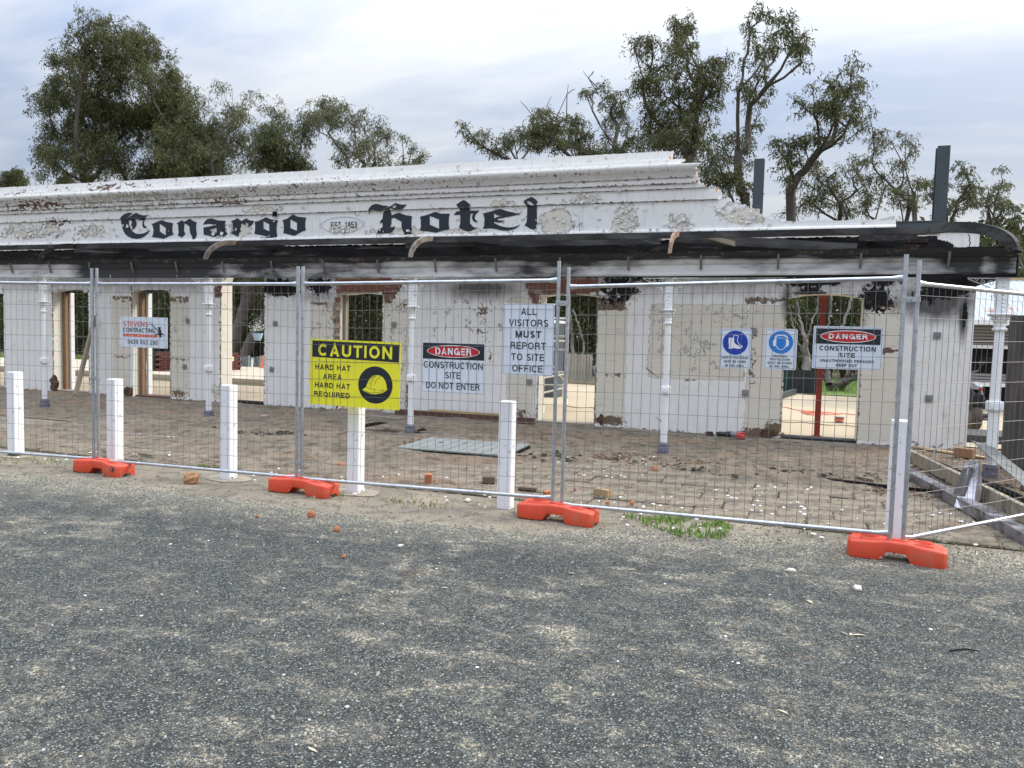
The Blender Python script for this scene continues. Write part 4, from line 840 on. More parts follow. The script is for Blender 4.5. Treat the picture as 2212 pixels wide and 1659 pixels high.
# ================================================================ STEEL ABOVE AND BEHIND
def hsec(name, label, x, y, w_, z0, z1, cap=True):
    t = thing(name, label, 'steel column', (x, y, 0)); b = MB(); b.box(-w_/2, w_/2, -w_/2, -w_/2+.012, z0, z1); b.box(-w_/2, w_/2, w_/2-.012, w_/2, z0, z1); b.box(-.005, .005, -w_/2+.012, w_/2-.012, z0, z1); b.build('column_section', steelp, t)
    b = MB(); b.lathe([(.011,0),(.011,.004)], 10, M=Matrix.Rotation(R(90),4,'X')); o = b.build('bolt_hole', signk, t); o.location = (w_*.18, -w_/2-.0005, z1-.62)
    return t
hsec('steel_column', 'tall blue grey steel column rising behind the right end of the parapet', 2.33, 14.7, .19, .0, 4.90)
hsec('steel_column', 'shorter blue grey steel column just behind the broken right shoulder of the parapet', -.63, 15.8, .19, .0, 5.08)
b = MB(); b.box(1.45, 2.24, 13.62, 13.75, 3.36, 3.52); b.box(1.45,2.24,13.6,13.77,3.52,3.53); o = b.build('steel_beam', steelp); tag(o, 'short blue grey steel beam lying level behind the parapet at the foot of the tall steel column', 'steel beam')

# ================================================================ TEMPORARY FENCE
FR, WR = .0165, .0019
def panel(label, a, b_, za, zb, tzl, tzr, rl, rr_, bl, br):
    """one galvanised mesh panel; a, b_ = feet of its posts, t = post tops, r = top rail heights, b = bottom rail heights"""
    a, b_ = Vector((*a, 0)), Vector((*b_, 0)); L = (b_-a).length; ang = math.atan2(b_.y-a.y, b_.x-a.x)
    t = thing('temporary_fence', label, 'fence panel', (a.x, a.y, 0), ang, 'temporary mesh fence panels')
    for x, z0, z1 in ((0, za, tzl), (L, zb, tzr)):
        m = MB(); m.tube([(x,0,z0),(x,0,z1)], FR, 12); o = m.build('post', galv, t, smooth=True)
        m = MB(); m.lathe([(FR*.78,0),(FR*.78,.0015)], 10, (x,0,z1)); m.build('open_end', signk, o)
    for nm, z0, z1 in (('top_rail', rl, rr_), ('bottom_rail', bl, br)):
        m = MB(); pts = [(0,0,z0),(.035,0,z0),(.09,0,z0+(z1-z0)*.04),(L/2,0,(z0+z1)/2),(L-.09,0,z1-(z1-z0)*.04),(L-.035,0,z1),(L,0,z1)]
        rings = []
        for p, (ry, rz) in zip(pts, ((.006,.024),(.008,.023),(FR,FR),(FR,FR),(FR,FR),(.008,.023),(.006,.024))):
            rings.append([(p[0], ry*math.cos(2*math.pi*k/12), p[2]+rz*math.sin(2*math.pi*k/12)) for k in range(12)])
        m.loft(rings); m.build(nm, galv, t, smooth=True)
    m = MB(); n = int((L-.06)/.0765); r = random.Random(int(abs(a.x)*10))
    for k in range(1, n):
        x = .03+(L-.06)*k/n; q = x/L; z0 = bl+(br-bl)*q; z1 = rl+(rr_-rl)*q; w0 = .004*math.sin(q*9)
        m.tube([(x, -.004, z0), (x+w0, -.004+.012*math.sin(q*5), (z0+z1)/2), (x, -.004, z1)], WR, 4, False)
    k = 1
    while True:
        z = .17+k*.163
        if z > min(rl, rr_)-.03: break
        m.tube([(q*L, -.008+.012*math.sin(q*5)*math.sin((z)*1.5), z+(bl-.17)*(1-q)+(br-.17)*q+.004*math.sin(q*7+k)) for q in [j/8 for j in range(9)]], WR, 4, False); k += 1
    tag(m.build('wire_mesh', wirem, t), kind='stuff')
    return t
J = [((-6.955,6.245),(-6.905,6.262)), ((-4.448,6.335),(-4.384,6.325)), ((-1.838,6.328),(-1.757,6.345)), ((.795,6.245),(.884,6.257))]
panel('galvanised mesh fence panel at the far left, cut off by the picture edge', (-9.30,5.95), J[0][0], .10, .10, 2.18, 2.184, 2.02, 2.02, .16, .15)
panel('galvanised mesh fence panel carrying the small white contractor sign', J[0][1], J[1][0], .10, .10, 2.186, 2.198, 2.02, 2.03, .14, .15)
panel('galvanised mesh fence panel carrying the yellow caution sign', J[1][1], J[2][0], .10, .10, 2.196, 2.228, 2.03, 2.066, .145, .195)
panel('galvanised mesh fence panel carrying the two small blue circle signs', J[2][1], J[3][0], .10, .10, 2.178, 2.248, 2.012, 2.077, .145, .195)
panel('galvanised mesh fence panel angling back towards the building at the right', J[3][1], (2.44,8.12), .10, .10, 2.208, 2.20, 2.04, 2.03, .165, .18)
clN = ['galvanised coupler joining the leftmost pair of fence posts at knee height', 'galvanised coupler low on the fence posts left of the yellow sign', 'galvanised coupler above the report to office sign', 'galvanised coupler high on the rightmost pair of fence posts']
for (p, q), z, lb in zip(J, (1.02,.295,1.876,1.925), clN):
    p, q = Vector((*p,0)), Vector((*q,0)); ang = math.atan2(q.y-p.y, q.x-p.x); L = (q-p).length
    t = thing('fence_coupler', lb, 'pipe coupler', (p.x, p.y, z), ang, 'pipe couplers on the fence')
    m = MB(); m.lathe([(FR+.001,-.02),(FR+.007,-.02),(FR+.007,.02),(FR+.001,.02)], 14); m.lathe([(FR+.001,-.02),(FR+.007,-.02),(FR+.007,.02),(FR+.001,.02)], 14, (L,0,0)); m.box(FR*.5, L-FR*.5, -.022,-.016,-.018,.018); m.box(FR*.5, L-FR*.5, .012,.018,-.018,.018); m.build('clamp_band', galv, t, smooth=True)
    m = MB(); m.lathe([(.010,0),(.010,.008),(.006,.008),(.006,.022)], 6, M=Matrix.Translation((L/2,-.02,0)) @ Matrix.Rotation(R(90),4,'X')); m.build('bolt', galv, t)

# orange feet
blk = [((-6.82,6.25),-.075,.70,'orange plastic fence foot at the far left with a round dark badge'), ((-4.36,6.32),-.085,.72,'orange plastic fence foot left of the yellow sign, second from the left'), ((-1.79,6.335),-.10,.70,'orange plastic fence foot under the middle joint of the fence'), ((.84,6.26),-.12,.66,'nearest and largest looking orange plastic fence foot at the right')]
def foot(L):
    t = bpy.data.objects.new('fence_weight', None); C.objects.link(t); m = MB(); rings = []
    st = [-.5,-.46,-.30,-.24,-.15,-.10,-.085,.085,.10,.15,.24,.30,.46,.5]
    for s in st:
        a = abs(s); hw = float(np.interp(a, [0,.10,.20,.28,.46,.5], [.078,.082,.110,.124,.120,.085])); zb = .062 if a < .09 else (.0 if a > .099 else .062); zb = float(np.interp(a, [.085,.10,.15], [.060,.055,.0])) ; zt = float(np.interp(a, [0,.12,.2,.44,.5], [.142,.142,.136,.130,.112])); x = s*L; c = .016
        rings.append([(x,-hw,zb),(x,hw,zb),(x,hw,zt-c),(x,hw-c*.3,zt-c*.3),(x,hw-c,zt),(x,-hw+c,zt),(x,-hw+c*.3,zt-c*.3),(x,-hw,zt-c)])
    m.loft(rings); m.build('foot_body', orange, t, smooth=True, bevel=.006)
    for s in (-1, 1):
        for yy in (-.055, .055):
            h = MB(); h.loft([[(s*L*.27+math.cos(a)*.062*k2, yy+math.sin(a)*.022*k2, z) for a in [j*6.283/16 for j in range(16)]] for k2, z in ((1.15,.128),(1.0,.146),(.8,.150),(.66,.144),(.6,.130))]); h.build('grip_ridge', orange, t, smooth=True)
    h = MB(); h.box(-.07,.07,-.032,.032,.138,.150); h.build('socket_boss', orange, t, bevel=.004)
    h = MB(); h.box(L*.5-.001, L*.5+.0012, -.045, .045, .0, .03); h.build('end_recess', signk, t)
    return t
for i, (c, rz, L, lb) in enumerate(blk):
    t = foot(L); t.location = (*c, .009); t.rotation_euler = (0, R(.8), rz); tag(t, lb, 'fence foot', 'orange fence feet')
    if i == 0:
        m = MB(); m.lathe([(.024,0),(.024,.002)], 20, M=Matrix.Rotation(R(90),4,'X')); o = m.build('badge', signk, t); o.location = (L*.40,-.1255,.085)
        m = MB(); m.poly([[(-.008,-.01),(.0,-.002),(.008,.010),(-.004,.008)]], lambda a, c_, d: (a, 0, c_)); q = m.build('badge_mark', signw, o); q.location = (0,-.003,0)

# ================================================================ SIGNS (tied to the inner side of the mesh)
def board(label, x0, x1, z0, z1, m, rad=.012, y=6.33, tilt=0., th=.004, name='sign'):
    cx_, cz_ = (x0+x1)/2, (z0+z1)/2; t = thing(name, label, 'sign', (cx_, y, cz_)); t.rotation_euler = (0, R(tilt), 0)
    w_, h_ = (x1-x0)/2, (z1-z0)/2; b = MB(); q = []
    for sx_, sz, a0 in ((1,1,0),(-1,1,90),(-1,-1,180),(1,-1,270)):
        for k in range(5): a = R(a0+k*22.5); q.append((sx_*(w_-rad)+rad*math.cos(a), sz*(h_-rad)+rad*math.sin(a)))
    b.poly([q], lambda a, c, d: (a, d, c), th); b.build('board', m, t); t['hw'] = w_; t['hh'] = h_
    return t, w_, h_
def pl(t, loops, m, name, y=-.0012):
    b = MB(); b.poly(loops, lambda a, c, d: (a, y, c)); return b.build(name, m, t, fix=False)
def rbox(x0, x1, z0, z1, r=.006):
    q = []
    for cx_, cz_, a0 in ((x1-r,z1-r,0),(x0+r,z1-r,90),(x0+r,z0+r,180),(x1-r,z0+r,270)):
        for k in range(5): a = R(a0+k*22.5); q.append((cx_+r*math.cos(a), cz_+r*math.sin(a)))
    return q
def circ(cx_, cz_, rx, rz, n=40): return [(cx_+rx*math.cos(6.2832*k/n), cz_+rz*math.sin(6.2832*k/n)) for k in range(n)]
# plain grotesque capitals drawn as strokes, like the lettering of safety signs
def _arc(cx_, cy_, rx, ry, a0, a1, n=12): return [(cx_+rx*math.cos(R(a0+(a1-a0)*k/n)), cy_+ry*math.sin(R(a0+(a1-a0)*k/n))) for k in range(n+1)]
def glyphs(s):
    h = s/2; T = 1-h; B = h; L = h
    def O(w): return [_arc(w/2, .5, w/2-h, .5-h, 0, 360, 28)]
    G = {
     'A': (.72, [[(L,0),(.36,T+h*.4),(.72-h,0)], [(.16,.30),(.56,.30)]]),
     'B': (.66, [[(L,0),(L,1)], [(L,T),(.38,T)]+_arc(.38,.745,.19,T-.745,90,-90,8)+[(L,.49)], [(.38,.49)]+_arc(.39,(.49+B)/2,.21,(.49-B)/2,90,-90,8)+[(L,B)]]),
     'C': (.70, [_arc(.37,.5,.37-h,.5-h,42,318,24)]),
     'D': (.70, [[(L,0),(L,1)], [(L,T),(.34,T)]+_arc(.34,.5,.36-h,.5-h,90,-90,14)+[(L,B)]]),
     'E': (.60, [[(L,0),(L,1)], [(L,T),(.60,T)], [(L,.52),(.55,.52)], [(L,B),(.60,B)]]),
     'F': (.57, [[(L,0),(L,1)], [(L,T),(.57,T)], [(L,.50),(.50,.50)]]),
     'G': (.74, [_arc(.37,.5,.37-h,.5-h,42,300,24)+[(.66,.16),(.66,.44)], [(.40,.44),(.72,.44)], [(.70,0),(.70,.3)]]),
     'H': (.68, [[(L,0),(L,1)], [(.68-h,0),(.68-h,1)], [(L,.52),(.68-h,.52)]]),
     'I': (s, [[(L,0),(L,1)]]),
     'J': (.5, [[(.5-h,1),(.5-h,.3)]+_arc(.27,.28,.27-h,.28-h,0,-180,10)]),
     'K': (.68, [[(L,0),(L,1)], [(L,.32),(.62,1)], [(.26,.56),(.64,0)]]),
     'L': (.56, [[(L,1),(L,0)], [(L,B),(.56,B)]]),
     'M': (.82, [[(L,0),(L,1)], [(.82-h,0),(.82-h,1)], [(L,1-h*.4),(.41,.05),(.82-h,1-h*.4)]]),
     'N': (.70, [[(L,0),(L,1)], [(.70-h,0),(.70-h,1)], [(L,1-h*.4),(.70-h,h*.4)]]),
     'O': (.76, O(.76)), 'Q': (.76, O(.76)+[[(.46,.26),(.72,-.02)]]),
     'P': (.62, [[(L,0),(L,1)], [(L,T),(.37,T)]+_arc(.37,.70,.25-h,T-.70,90,-90,8)+[(L,.70*2-T)]]),
     'R': (.66, [[(L,0),(L,1)], [(L,T),(.38,T)]+_arc(.38,.72,.25-h,T-.72,90,-90,8)+[(L,.72*2-T)], [(.36,.50),(.56,.36),(.60,0)]]),
     'S': (.62, [_arc(.31,.735,.29-h,.265-h,28,270,14)[:-1]+_arc(.31,.265,.30-h,.265-h,90,-152,14)]),
     'T': (.60, [[(.30,0),(.30,1)], [(0,T),(.60,T)]]),
     'U': (.68, [[(L,1),(L,.34)]+_arc(.34,.34,.34-h,.34-h,180,360,12)+[(.68-h,1)]]),
     'V': (.66, [[(h*.9,1),(.33,0+h*.4),(.66-h*.9,1)]]),
     'W': (.94, [[(h*.9,1),(.26,h*.4),(.47,.95),(.68,h*.4),(.94-h*.9,1)]]),
     'X': (.64, [[(L,0),(.64-h,1)], [(L,1),(.64-h,0)]]), 'Y': (.64, [[(h*.9,1),(.32,.42),(.64-h*.9,1)], [(.32,.45),(.32,0)]]),
     'Z': (.6, [[(0,T),(.6-h,T),(L,B),(.6,B)]]),
     '0': (.54, [_arc(.27,.5,.27-h,.5-h,0,360,24)]), '1': (.54, [[(.32,0),(.32,1)], [(.32,.93),(.20,.80),(.12,.78)]]),
     '2': (.54, [_arc(.27,.72,.25-h,.28-h,165,-35,12)+[(L+.02,.15),(L,B)], [(0.02,B),(.54,B)]]),
     '3': (.54, [_arc(.26,.75,.23-h,.25-h,160,-90,10)+_arc(.26,.28,.27-h,.28-h,90,-165,12)]),
     '4': (.54, [[(.40,0),(.40,1)], [(.40,.93),(.04,.30)], [(0,.26),(.54,.26)]]), '5': (.54, [[(.50,T),(.12,T),(.08,.50)]+_arc(.26,.32,.27-h,.32-h,130,-165,14)]),
     '8': (.54, [_arc(.27,.75,.22-h,.25-h,0,360,20), _arc(.27,.27,.27-h,.27-h,0,360,20)]), '9': (.54, [_arc(.27,.68,.26-h,.32-h,0,360,20), [(.54-h,.68),(.52-h,.35)]+_arc(.25,.30,.26-h,.30-h,0,-150,10)]),
     '.': (.14, [[(.07,0),(.07,.14)]]), ' ': (.30, []),
    }
    return G
def strokes(s, size, wd, wt=.15, gap=.12):
    """list of (polygon strips) for a string, centred, cap height = size, total width = wd"""
    G = glyphs(wt); x = 0; out = []
    for ch in s:
        w_, ps = G[ch]
        for p in ps: out.append([(x+a, b) for a, b in p])
        x += w_+gap
    x -= gap; k = wd/(x*size); res = []
    for p in out:
        q = [((a-x/2)*size*k, (b-.5)*size) for a, b in p]; res.append(q)
    return res, wt*size/2
def strip(b, p, hw, y):
    n = len(p); closed = math.hypot(p[0][0]-p[-1][0], p[0][1]-p[-1][1]) < 1e-6; vs = []
    if closed: p = p[:-1]; n -= 1
    for i in range(n):
        a = p[(i-1) % n] if (closed or i > 0) else p[i]; c = p[(i+1) % n] if (closed or i < n-1) else p[i]
        d1 = Vector((p[i][0]-a[0], p[i][1]-a[1])); d2 = Vector((c[0]-p[i][0], c[1]-p[i][1]))
        if d1.length < 1e-9: d1 = d2
        if d2.length < 1e-9: d2 = d1
        d1.normalize(); d2.normalize(); m_ = d1+d2
        if m_.length < .3: m_ = d1
        m_.normalize(); nn = Vector((-m_.y, m_.x)); k = 1/max(.45, abs(nn.dot(Vector((-d1.y, d1.x)))))
        vs += [(p[i][0]+nn.x*hw*k, y, p[i][1]+nn.y*hw*k), (p[i][0]-nn.x*hw*k, y, p[i][1]-nn.y*hw*k)]
    fs = [(2*i, 2*i+1, 2*i+3, 2*i+2) for i in range(n-1)]
    if closed: fs.append((2*n-2, 2*n-1, 1, 0))
    b.add(vs, fs)
def line(t, s, size, z, wd, m=None, x=0, bold=.15, y=-.0022):
    ps, hw = strokes(s, size, wd, bold); b = MB()
    for i, p in enumerate(ps): strip(b, p, hw, -.00002*(i % 3))
    o = b.build('lettering', m or signk, t, fix=False); o.location = (x, y, z); return o
line(hotel, 'EST. 1853', .128, est_at[1], .585, navy, x=est_at[0]+.01, bold=.115, y=FY-.011)
# caution: crop coordinates of the print, 1160 x 860 units across the board
t, w_, h_ = board('yellow CAUTION HARD HAT AREA sign with a hard hat in a black circle', -4.30, -3.33, .876, 1.502, signy, .002, tilt=.6)
cx = lambda x: (x-617)/1160*2*w_; cz = lambda y: -(y-468)/870*2*h_
pl(t, [[(cx(65),cz(52)),(cx(1182),cz(62)),(cx(1178),cz(290)),(cx(65),cz(270))]], signk, 'black_band')
line(t, 'CAUTION', .116, cz(172), cx(1098)-cx(137), signy, x=(cx(1098)+cx(137))/2, bold=.21)
for s, zc, x0, x1 in (('HARD HAT',400,106,570),('AREA',522,210,458),('HARD HAT',640,104,568),('REQUIRED',760,94,570)): line(t, s, .050, cz(zc), cx(x1)-cx(x0), x=(cx(x0)+cx(x1))/2, bold=.19)
pl(t, [circ(cx(890), cz(596), cx(1107)-cx(890), cz(354)-cz(596))], signk, 'black_disc')
hat = [(728,665),(770,635),(790,585),(815,520),(850,480),(900,466),(950,470),(990,495),(1020,545),(1035,600),(1036,628),(1045,640),(1030,665),(980,695),(900,716),(840,716),(780,698),(735,680)]
pl(t, [[(cx(a), cz(b_)) for a, b_ in hat]], signy, 'hard_hat', -.0024)
lines = MB()
for ln in ([(778,625),(830,648),(888,655),(890,640)], [(805,575),(840,582),(835,635)], [(935,660),(1000,655),(1002,635)], [(730,672),(800,695),(860,702),(950,690),(1040,655)], [(812,540),(835,500),(870,475)], [(825,560),(850,505),(885,474)], [(850,570),(868,515),(905,472)], [(888,590),(900,530),(960,478)], [(888,655),(886,690)]):
    p = [(cx(a), -.0034, cz(b_)) for a, b_ in ln]
    for q0, q1 in zip(p, p[1:]):
        d = Vector(q1)-Vector(q0); nn = Vector((-d.z,0,d.x)).normalized()*.0018; lines.add([Vector(q0)-nn, Vector(q1)-nn, Vector(q1)+nn, Vector(q0)+nn], [(0,1,2,3)])
lines.build('hat_lines', signk, t, fix=False)
def danger(t, w_, h_, split, l, ry=.78):
    top = h_-.012; zb = h_-2*h_*split
    pl(t, [rbox(-w_+l, w_-l, zb, h_-l, .004)], signk, 'black_band')
    zc = (h_-l+zb)/2; rx = (w_-l)*.86; rz = (h_-l-zb)/2*ry; pl(t, [circ(0, zc, rx, rz)], signw, 'oval_rim', -.0018); pl(t, [circ(0, zc, rx-.006, rz-.006)], signr, 'red_oval', -.0024)
    return zc, rx, rz
def rim(t, w_, h_, i=.008, th_=.0018):
    pl(t, [rbox(-w_+i, w_-i, -h_+i, h_-i, .008), rbox(-w_+i+th_, w_-i-th_, -h_+i+th_, h_-i-th_, .007)], signk, 'printed_border', -.0011)
t, w_, h_ = board('white DANGER sign reading CONSTRUCTION SITE DO NOT ENTER, right of the yellow sign', -3.106, -2.498, 1.058, 1.508, boardw)
rim(t, w_, h_, .004); zc, rx, rz = danger(t, w_, h_, .33, .004); line(t, 'DANGER', .062, zc, rx*1.36, signw, bold=.20, y=-.0034)
line(t, 'CONSTRUCTION', .060, h_-2*h_*.445, w_*1.9, bold=.14); line(t, 'SITE', .058, h_-2*h_*.645, w_*.50, bold=.14); line(t, 'DO NOT ENTER', .058, h_-2*h_*.86, w_*1.72, bold=.14)
t, w_, h_ = board('tall white sign reading ALL VISITORS MUST REPORT TO SITE OFFICE', -2.328, -1.868, 1.248, 1.864, boardw)
rim(t, w_, h_, .005)
for s, k, q, bo in (('ALL',.105,.62,.15),('VISITORS',.265,1.56,.15),('MUST',.425,1.02,.21),('REPORT',.585,1.40,.15),('TO SITE',.745,1.30,.15),('OFFICE',.905,1.22,.15)): line(t, s, .060, h_-2*h_*k, w_*q, bold=bo)
t, w_, h_ = board('small white sign with a dark blue circle and boot, SAFETY FOOTWEAR MUST BE WORN', -.490, -.254, 1.374, 1.688, boardw, .016)
rim(t, w_, h_, .009); bx = lambda x: (x-292)/475*2*w_; bz = lambda y: -(y-354)/600*2*h_
pl(t, [circ(bx(288), bz(266), bx(480)-bx(288), bz(84)-bz(266))], signb, 'blue_disc')
P = lambda L: [(bx(a), bz(b_)) for a, b_ in L]
pl(t, [P([(186,190),(268,190),(270,258),(300,290),(345,312),(372,330),(372,352),(330,358),(260,345),(242,358),(192,360),(192,300),(184,250)])], signw, 'boot', -.0024)
pl(t, [P([(256,142),(335,158),(322,232),(358,298),(392,300),(402,325),(392,345),(375,335),(368,312),(350,302),(312,235),(325,165),(266,152),(268,186),(256,186)])], signw, 'boot_behind', -.0024)
for s, y_, x0, x1 in (('SAFETY FOOTWEAR',490,86,488),('MUST BE WORN',549,128,457),('IN THIS AREA',610,150,432)): line(t, s, .019, bz(y_), bx(x1)-bx(x0), x=bx((x0+x1)/2), bold=.15)
t, w_, h_ = board('small white sign with a mid blue circle and ear muffs, HEARING PROTECTION MUST BE WORN', -.154, .085, 1.378, 1.695, boardw, .016)
rim(t, w_, h_, .009); bx = lambda x: (x-976)/495*2*w_; bz = lambda y: -(y-364)/620*2*h_
pl(t, [circ(bx(977), bz(260), bx(1162)-bx(977), bz(88)-bz(260))], signc, 'blue_disc')
P = lambda L: [(bx(a), bz(b_)) for a, b_ in L]
pl(t, [P([(880,215),(880,175),(920,150),(980,140),(1040,150),(1082,180),(1082,222),(1100,240),(1100,290),(1085,320),(1055,325),(1040,345),(1010,375),(950,375),(915,340),(905,320),(870,322),(855,290),(855,245)]), P([(908,200),(930,195),(950,203),(975,195),(1000,204),(1025,197),(1050,210),(1055,300),(1035,335),(1000,368),(958,368),(925,335),(905,300)])], signw, 'ear_muffs', -.0024)
pl(t, [P([(895,185),(930,168),(980,160),(1040,172),(1068,192),(1068,212),(1050,206),(1030,190),(1000,196),(975,186),(945,195),(920,186),(895,205)])], signc, 'head_gap', -.0030)
for s, y_, x0, x1 in (('HEARING',468,868,1075),('PROTECTION',520,822,1120),('MUST BE WORN',572,790,1152),('IN THIS AREA',625,820,1120)): line(t, s, .0165, bz(y_), bx(x1)-bx(x0), x=bx((x0+x1)/2), bold=.17)
t, w_, h_ = board('white DANGER sign reading CONSTRUCTION SITE UNAUTHORISED PERSONS KEEP OUT, rightmost sign', .198, .684, 1.398, 1.722, boardw, .006)
rim(t, w_, h_, .008); zc, rx, rz = danger(t, w_, h_, .415, .018, .80); line(t, 'DANGER', .038, zc, rx*1.40, signw, bold=.24, y=-.0034)
line(t, 'CONSTRUCTION', .036, h_-2*h_*.515, w_*1.62, bold=.19); line(t, 'SITE', .034, h_-2*h_*.67, w_*.46, bold=.19); line(t, 'UNAUTHORISED PERSONS', .021, h_-2*h_*.805, w_*1.55, bold=.18); line(t, 'KEEP OUT', .022, h_-2*h_*.905, w_*.60, bold=.20)
t, w_, h_ = board('white contractor sign with red and black lettering and a phone number', -6.667, -6.032, 1.362, 1.682, boardw, .003, tilt=.5)
sx_ = lambda x: (x-566)/850*2*w_; sz_ = lambda y: -(y-398)/550*2*h_
line(t, 'STEVENS', .054, sz_(253), sx_(655)-sx_(206), signo, x=sx_(430), bold=.17); line(t, 'CONTRACTING', .046, sz_(363), sx_(778)-sx_(205), x=sx_(491), bold=.16)
pl(t, [[(sx_(205),sz_(432)),(sx_(810),sz_(436)),(sx_(810),sz_(484)),(sx_(205),sz_(484))]], signo, 'orange_bar'); line(t, 'C O N C R E T I N G', .017, sz_(460), sx_(755)-sx_(238), signw, x=sx_(497)); line(t, '0439 003 290', .044, sz_(578), sx_(826)-sx_(288), x=sx_(557), bold=.14)
P = lambda L: [(sx_(a), sz_(b_)) for a, b_ in L]
q = [P([(715,245),(740,262),(822,345),(815,365),(730,275),(710,270)]), P([(820,300),(880,290),(880,315),(868,330),(885,340),(890,400),(930,420),(915,435),(890,430),(885,475),(855,478),(850,440),(780,435),(800,420),(838,412),(835,390),(810,385),(830,370),(832,330)])]
for k in q: pl(t, [k], signk, 'trowel_machine')
pl(t, [[(sx_(857)+sx_(945)*0+(sx_(945)-sx_(857))*math.cos(a), sz_(437)+(sz_(400)-sz_(437))*math.sin(a)) for a in [k*6.283/28 for k in range(28)]], [(sx_(857)+(sx_(938)-sx_(857))*math.cos(a), sz_(437)+(sz_(405)-sz_(437))*math.sin(a)) for a in [k*6.283/28 for k in range(28)]]], signk, 'machine_ring')
pl(t, [[(sx_(700)+(sx_(740)-sx_(700))*math.cos(a), sz_(232)+(sz_(217)-sz_(232))*math.sin(a)) for a in [k*6.283/20 for k in range(20)]], [(sx_(700)+(sx_(735)-sx_(700))*math.cos(a), sz_(232)+(sz_(221)-sz_(232))*math.sin(a)) for a in [k*6.283/20 for k in range(20)]]], signk, 'machine_handle')
for sx1, sz1 in ((-1,1),(1,1),(1,-1),(-1,-1)):
    b = MB(); b.tube([(sx1*(w_-.018), -.003, sz1*(h_-.018)), (sx1*(w_-.012), -.016, sz1*(h_-.010)), (sx1*(w_-.004), -.028, sz1*(h_-.006))], .0022, 5); b.build('tie_wire', wirem, t)

# ================================================================ WHITE TIMBER BOLLARDS
bn = ['leftmost square white timber bollard with a black foot', 'white timber bollard directly behind the leftmost fence joint', 'white timber bollard under the middle of the contractor sign panel, right side', 'white timber bollard standing below the yellow sign', 'white timber bollard left of the middle fence joint', 'white timber bollard behind the rightmost fence joint']
pad = mat('concrete footing', (.27,.235,.18), .9, 0, .15, 6, .004, 40)
for i, (x, y, h) in enumerate(((-8.59,6.62,1.0),(-7.03,6.60,.985),(-5.465,6.585,.99),(-3.925,6.565,.99),(-2.36,6.585,.985),(.88,6.67,1.0))):
    t = thing('bollard', bn[i], 'bollard', (x, y, .006), random.uniform(-.03,.03), 'white timber bollards')
    b = MB(); b.sqlathe([(.064,0),(.0635,.5),(.063,h-.008),(.058,h)], ch=.12); b.build('post', white, t)
    if i in (0, 2, 3):
        b = MB(); q = [(math.cos(a)*.27*random.uniform(.85,1.1), math.sin(a)*.19*random.uniform(.85,1.1)) for a in [k*6.283/14 for k in range(14)]]; b.poly([q], lambda a, c, d: (a, c, .006-d), .006); b.build('concrete_pad', pad, t)
    if i == 0: b = MB(); b.sqlathe([(.0645,0),(.0645,.03)], ch=.12); b.build('black_foot', signk, t)

# ================================================================ THINGS ON THE VERANDAH FLOOR
def tplank(name, label, cat, p0, p1, w_, h_, m, group=None, seed=1, roll=0, wob=.003):
    o = plank(name, p0, p1, w_, h_, m, None, roll, seed, wob); return tag(o, label, cat, group)
bt = wl(213.3, 683.5)
tplank('timber_brace', 'weathered timber prop leaning against the wall between the two left openings', 'timber prop', (-14.42,12.50,.05), (bt[0]-.05,FY-.05,bt[1]), .05, .10, MT['weathered timber'], seed=2)
tplank('timber_beam', 'long dark red hardwood beam lying along the foot of the wall', 'timber beam', (-6.9,12.98,.07), (-4.12,12.93,.07), .10, .11, timberd)
tplank('timber_plank', 'pale plank lying on top of the dark red beam at the wall', 'plank', (-6.2,12.99,.145), (-4.75,12.96,.145), .09, .035, timberp)
tplank('timber_plank', 'weathered grey plank on the ground left of the third column', 'plank', (-7.5,12.35,.045), (-6.35,12.10,.045), .09, .05, MT['weathered timber'])
tplank('timber_plank', 'short pale plank on the ground left of the fourth column', 'plank', (-2.55,12.86,.04), (-1.58,12.55,.04), .09, .045, MT['weathered timber'])
tplank('charred_batten', 'thin dark batten lying across the paving at the right', 'batten', (.35,9.35,.05), (1.7,9.05,.06), .035, .03, charw, wob=.006)
# slatted grating panel
t = thing('slatted_panel', 'grey slatted floor panel lying flat on the paving before the third column', 'floor panel', (-4.03,9.58,.02), R(2))
slM = mat('grey weathered decking', (.20,.215,.205), .85, 0, .25, 9, .003, 50, (.30,.27,.22), (.55,.7), 5)
b = MB(); b.box(-.76,.76,-.54,.54,.0,.035); b.build('frame', charw, t)
for k in range(9):
    b = MB(); b.box(-.765+k*.17,-.765+k*.17+.156,-.55,.55,.036,.055); o = b.build('slat', slM, t, bevel=.003); o.rotation_euler = (0,0,R(random.uniform(-.3,.3)))
# cordless saw and its battery
pl_k = mat('black tool plastic', (.015,.015,.017), .5, 0, .2, 20); pl_r = mat('red tool plastic', (.42,.02,.02), .45, 0, .1, 20); pl_g = mat('grey tool body', (.16,.16,.18), .45, .2, .2, 20)
t = thing('reciprocating_saw', 'red and black cordless saw lying at the foot of the wall', 'power saw', (-.76,12.72,.085), R(3))
b = MB(); b.tube([(-.22,0,.0),(-.17,0,0),(-.12,0,.0),(-.05,0,0),(.0,0,0)], [.018,.045,.036,.05,.055], 10); b.build('gear_housing', pl_k, t, smooth=True)
b = MB(); b.tube([(-.21,0,-.02),(-.185,0,0),(-.18,0,.03)], [.04,.055,.03], 8); b.build('shoe', pl_k, t, smooth=True)
b = MB(); b.tube([(0,0,0),(.05,0,0),(.08,0,-.005)], [.055,.053,.05], 10); b.build('motor_band', pl_g, t, smooth=True)
b = MB(); b.tube([(.08,0,-.005),(.14,0,-.02),(.20,0,-.03),(.23,0,-.03)], [.052,.05,.045,.03], 10); b.build('handle', pl_r, t, smooth=True)
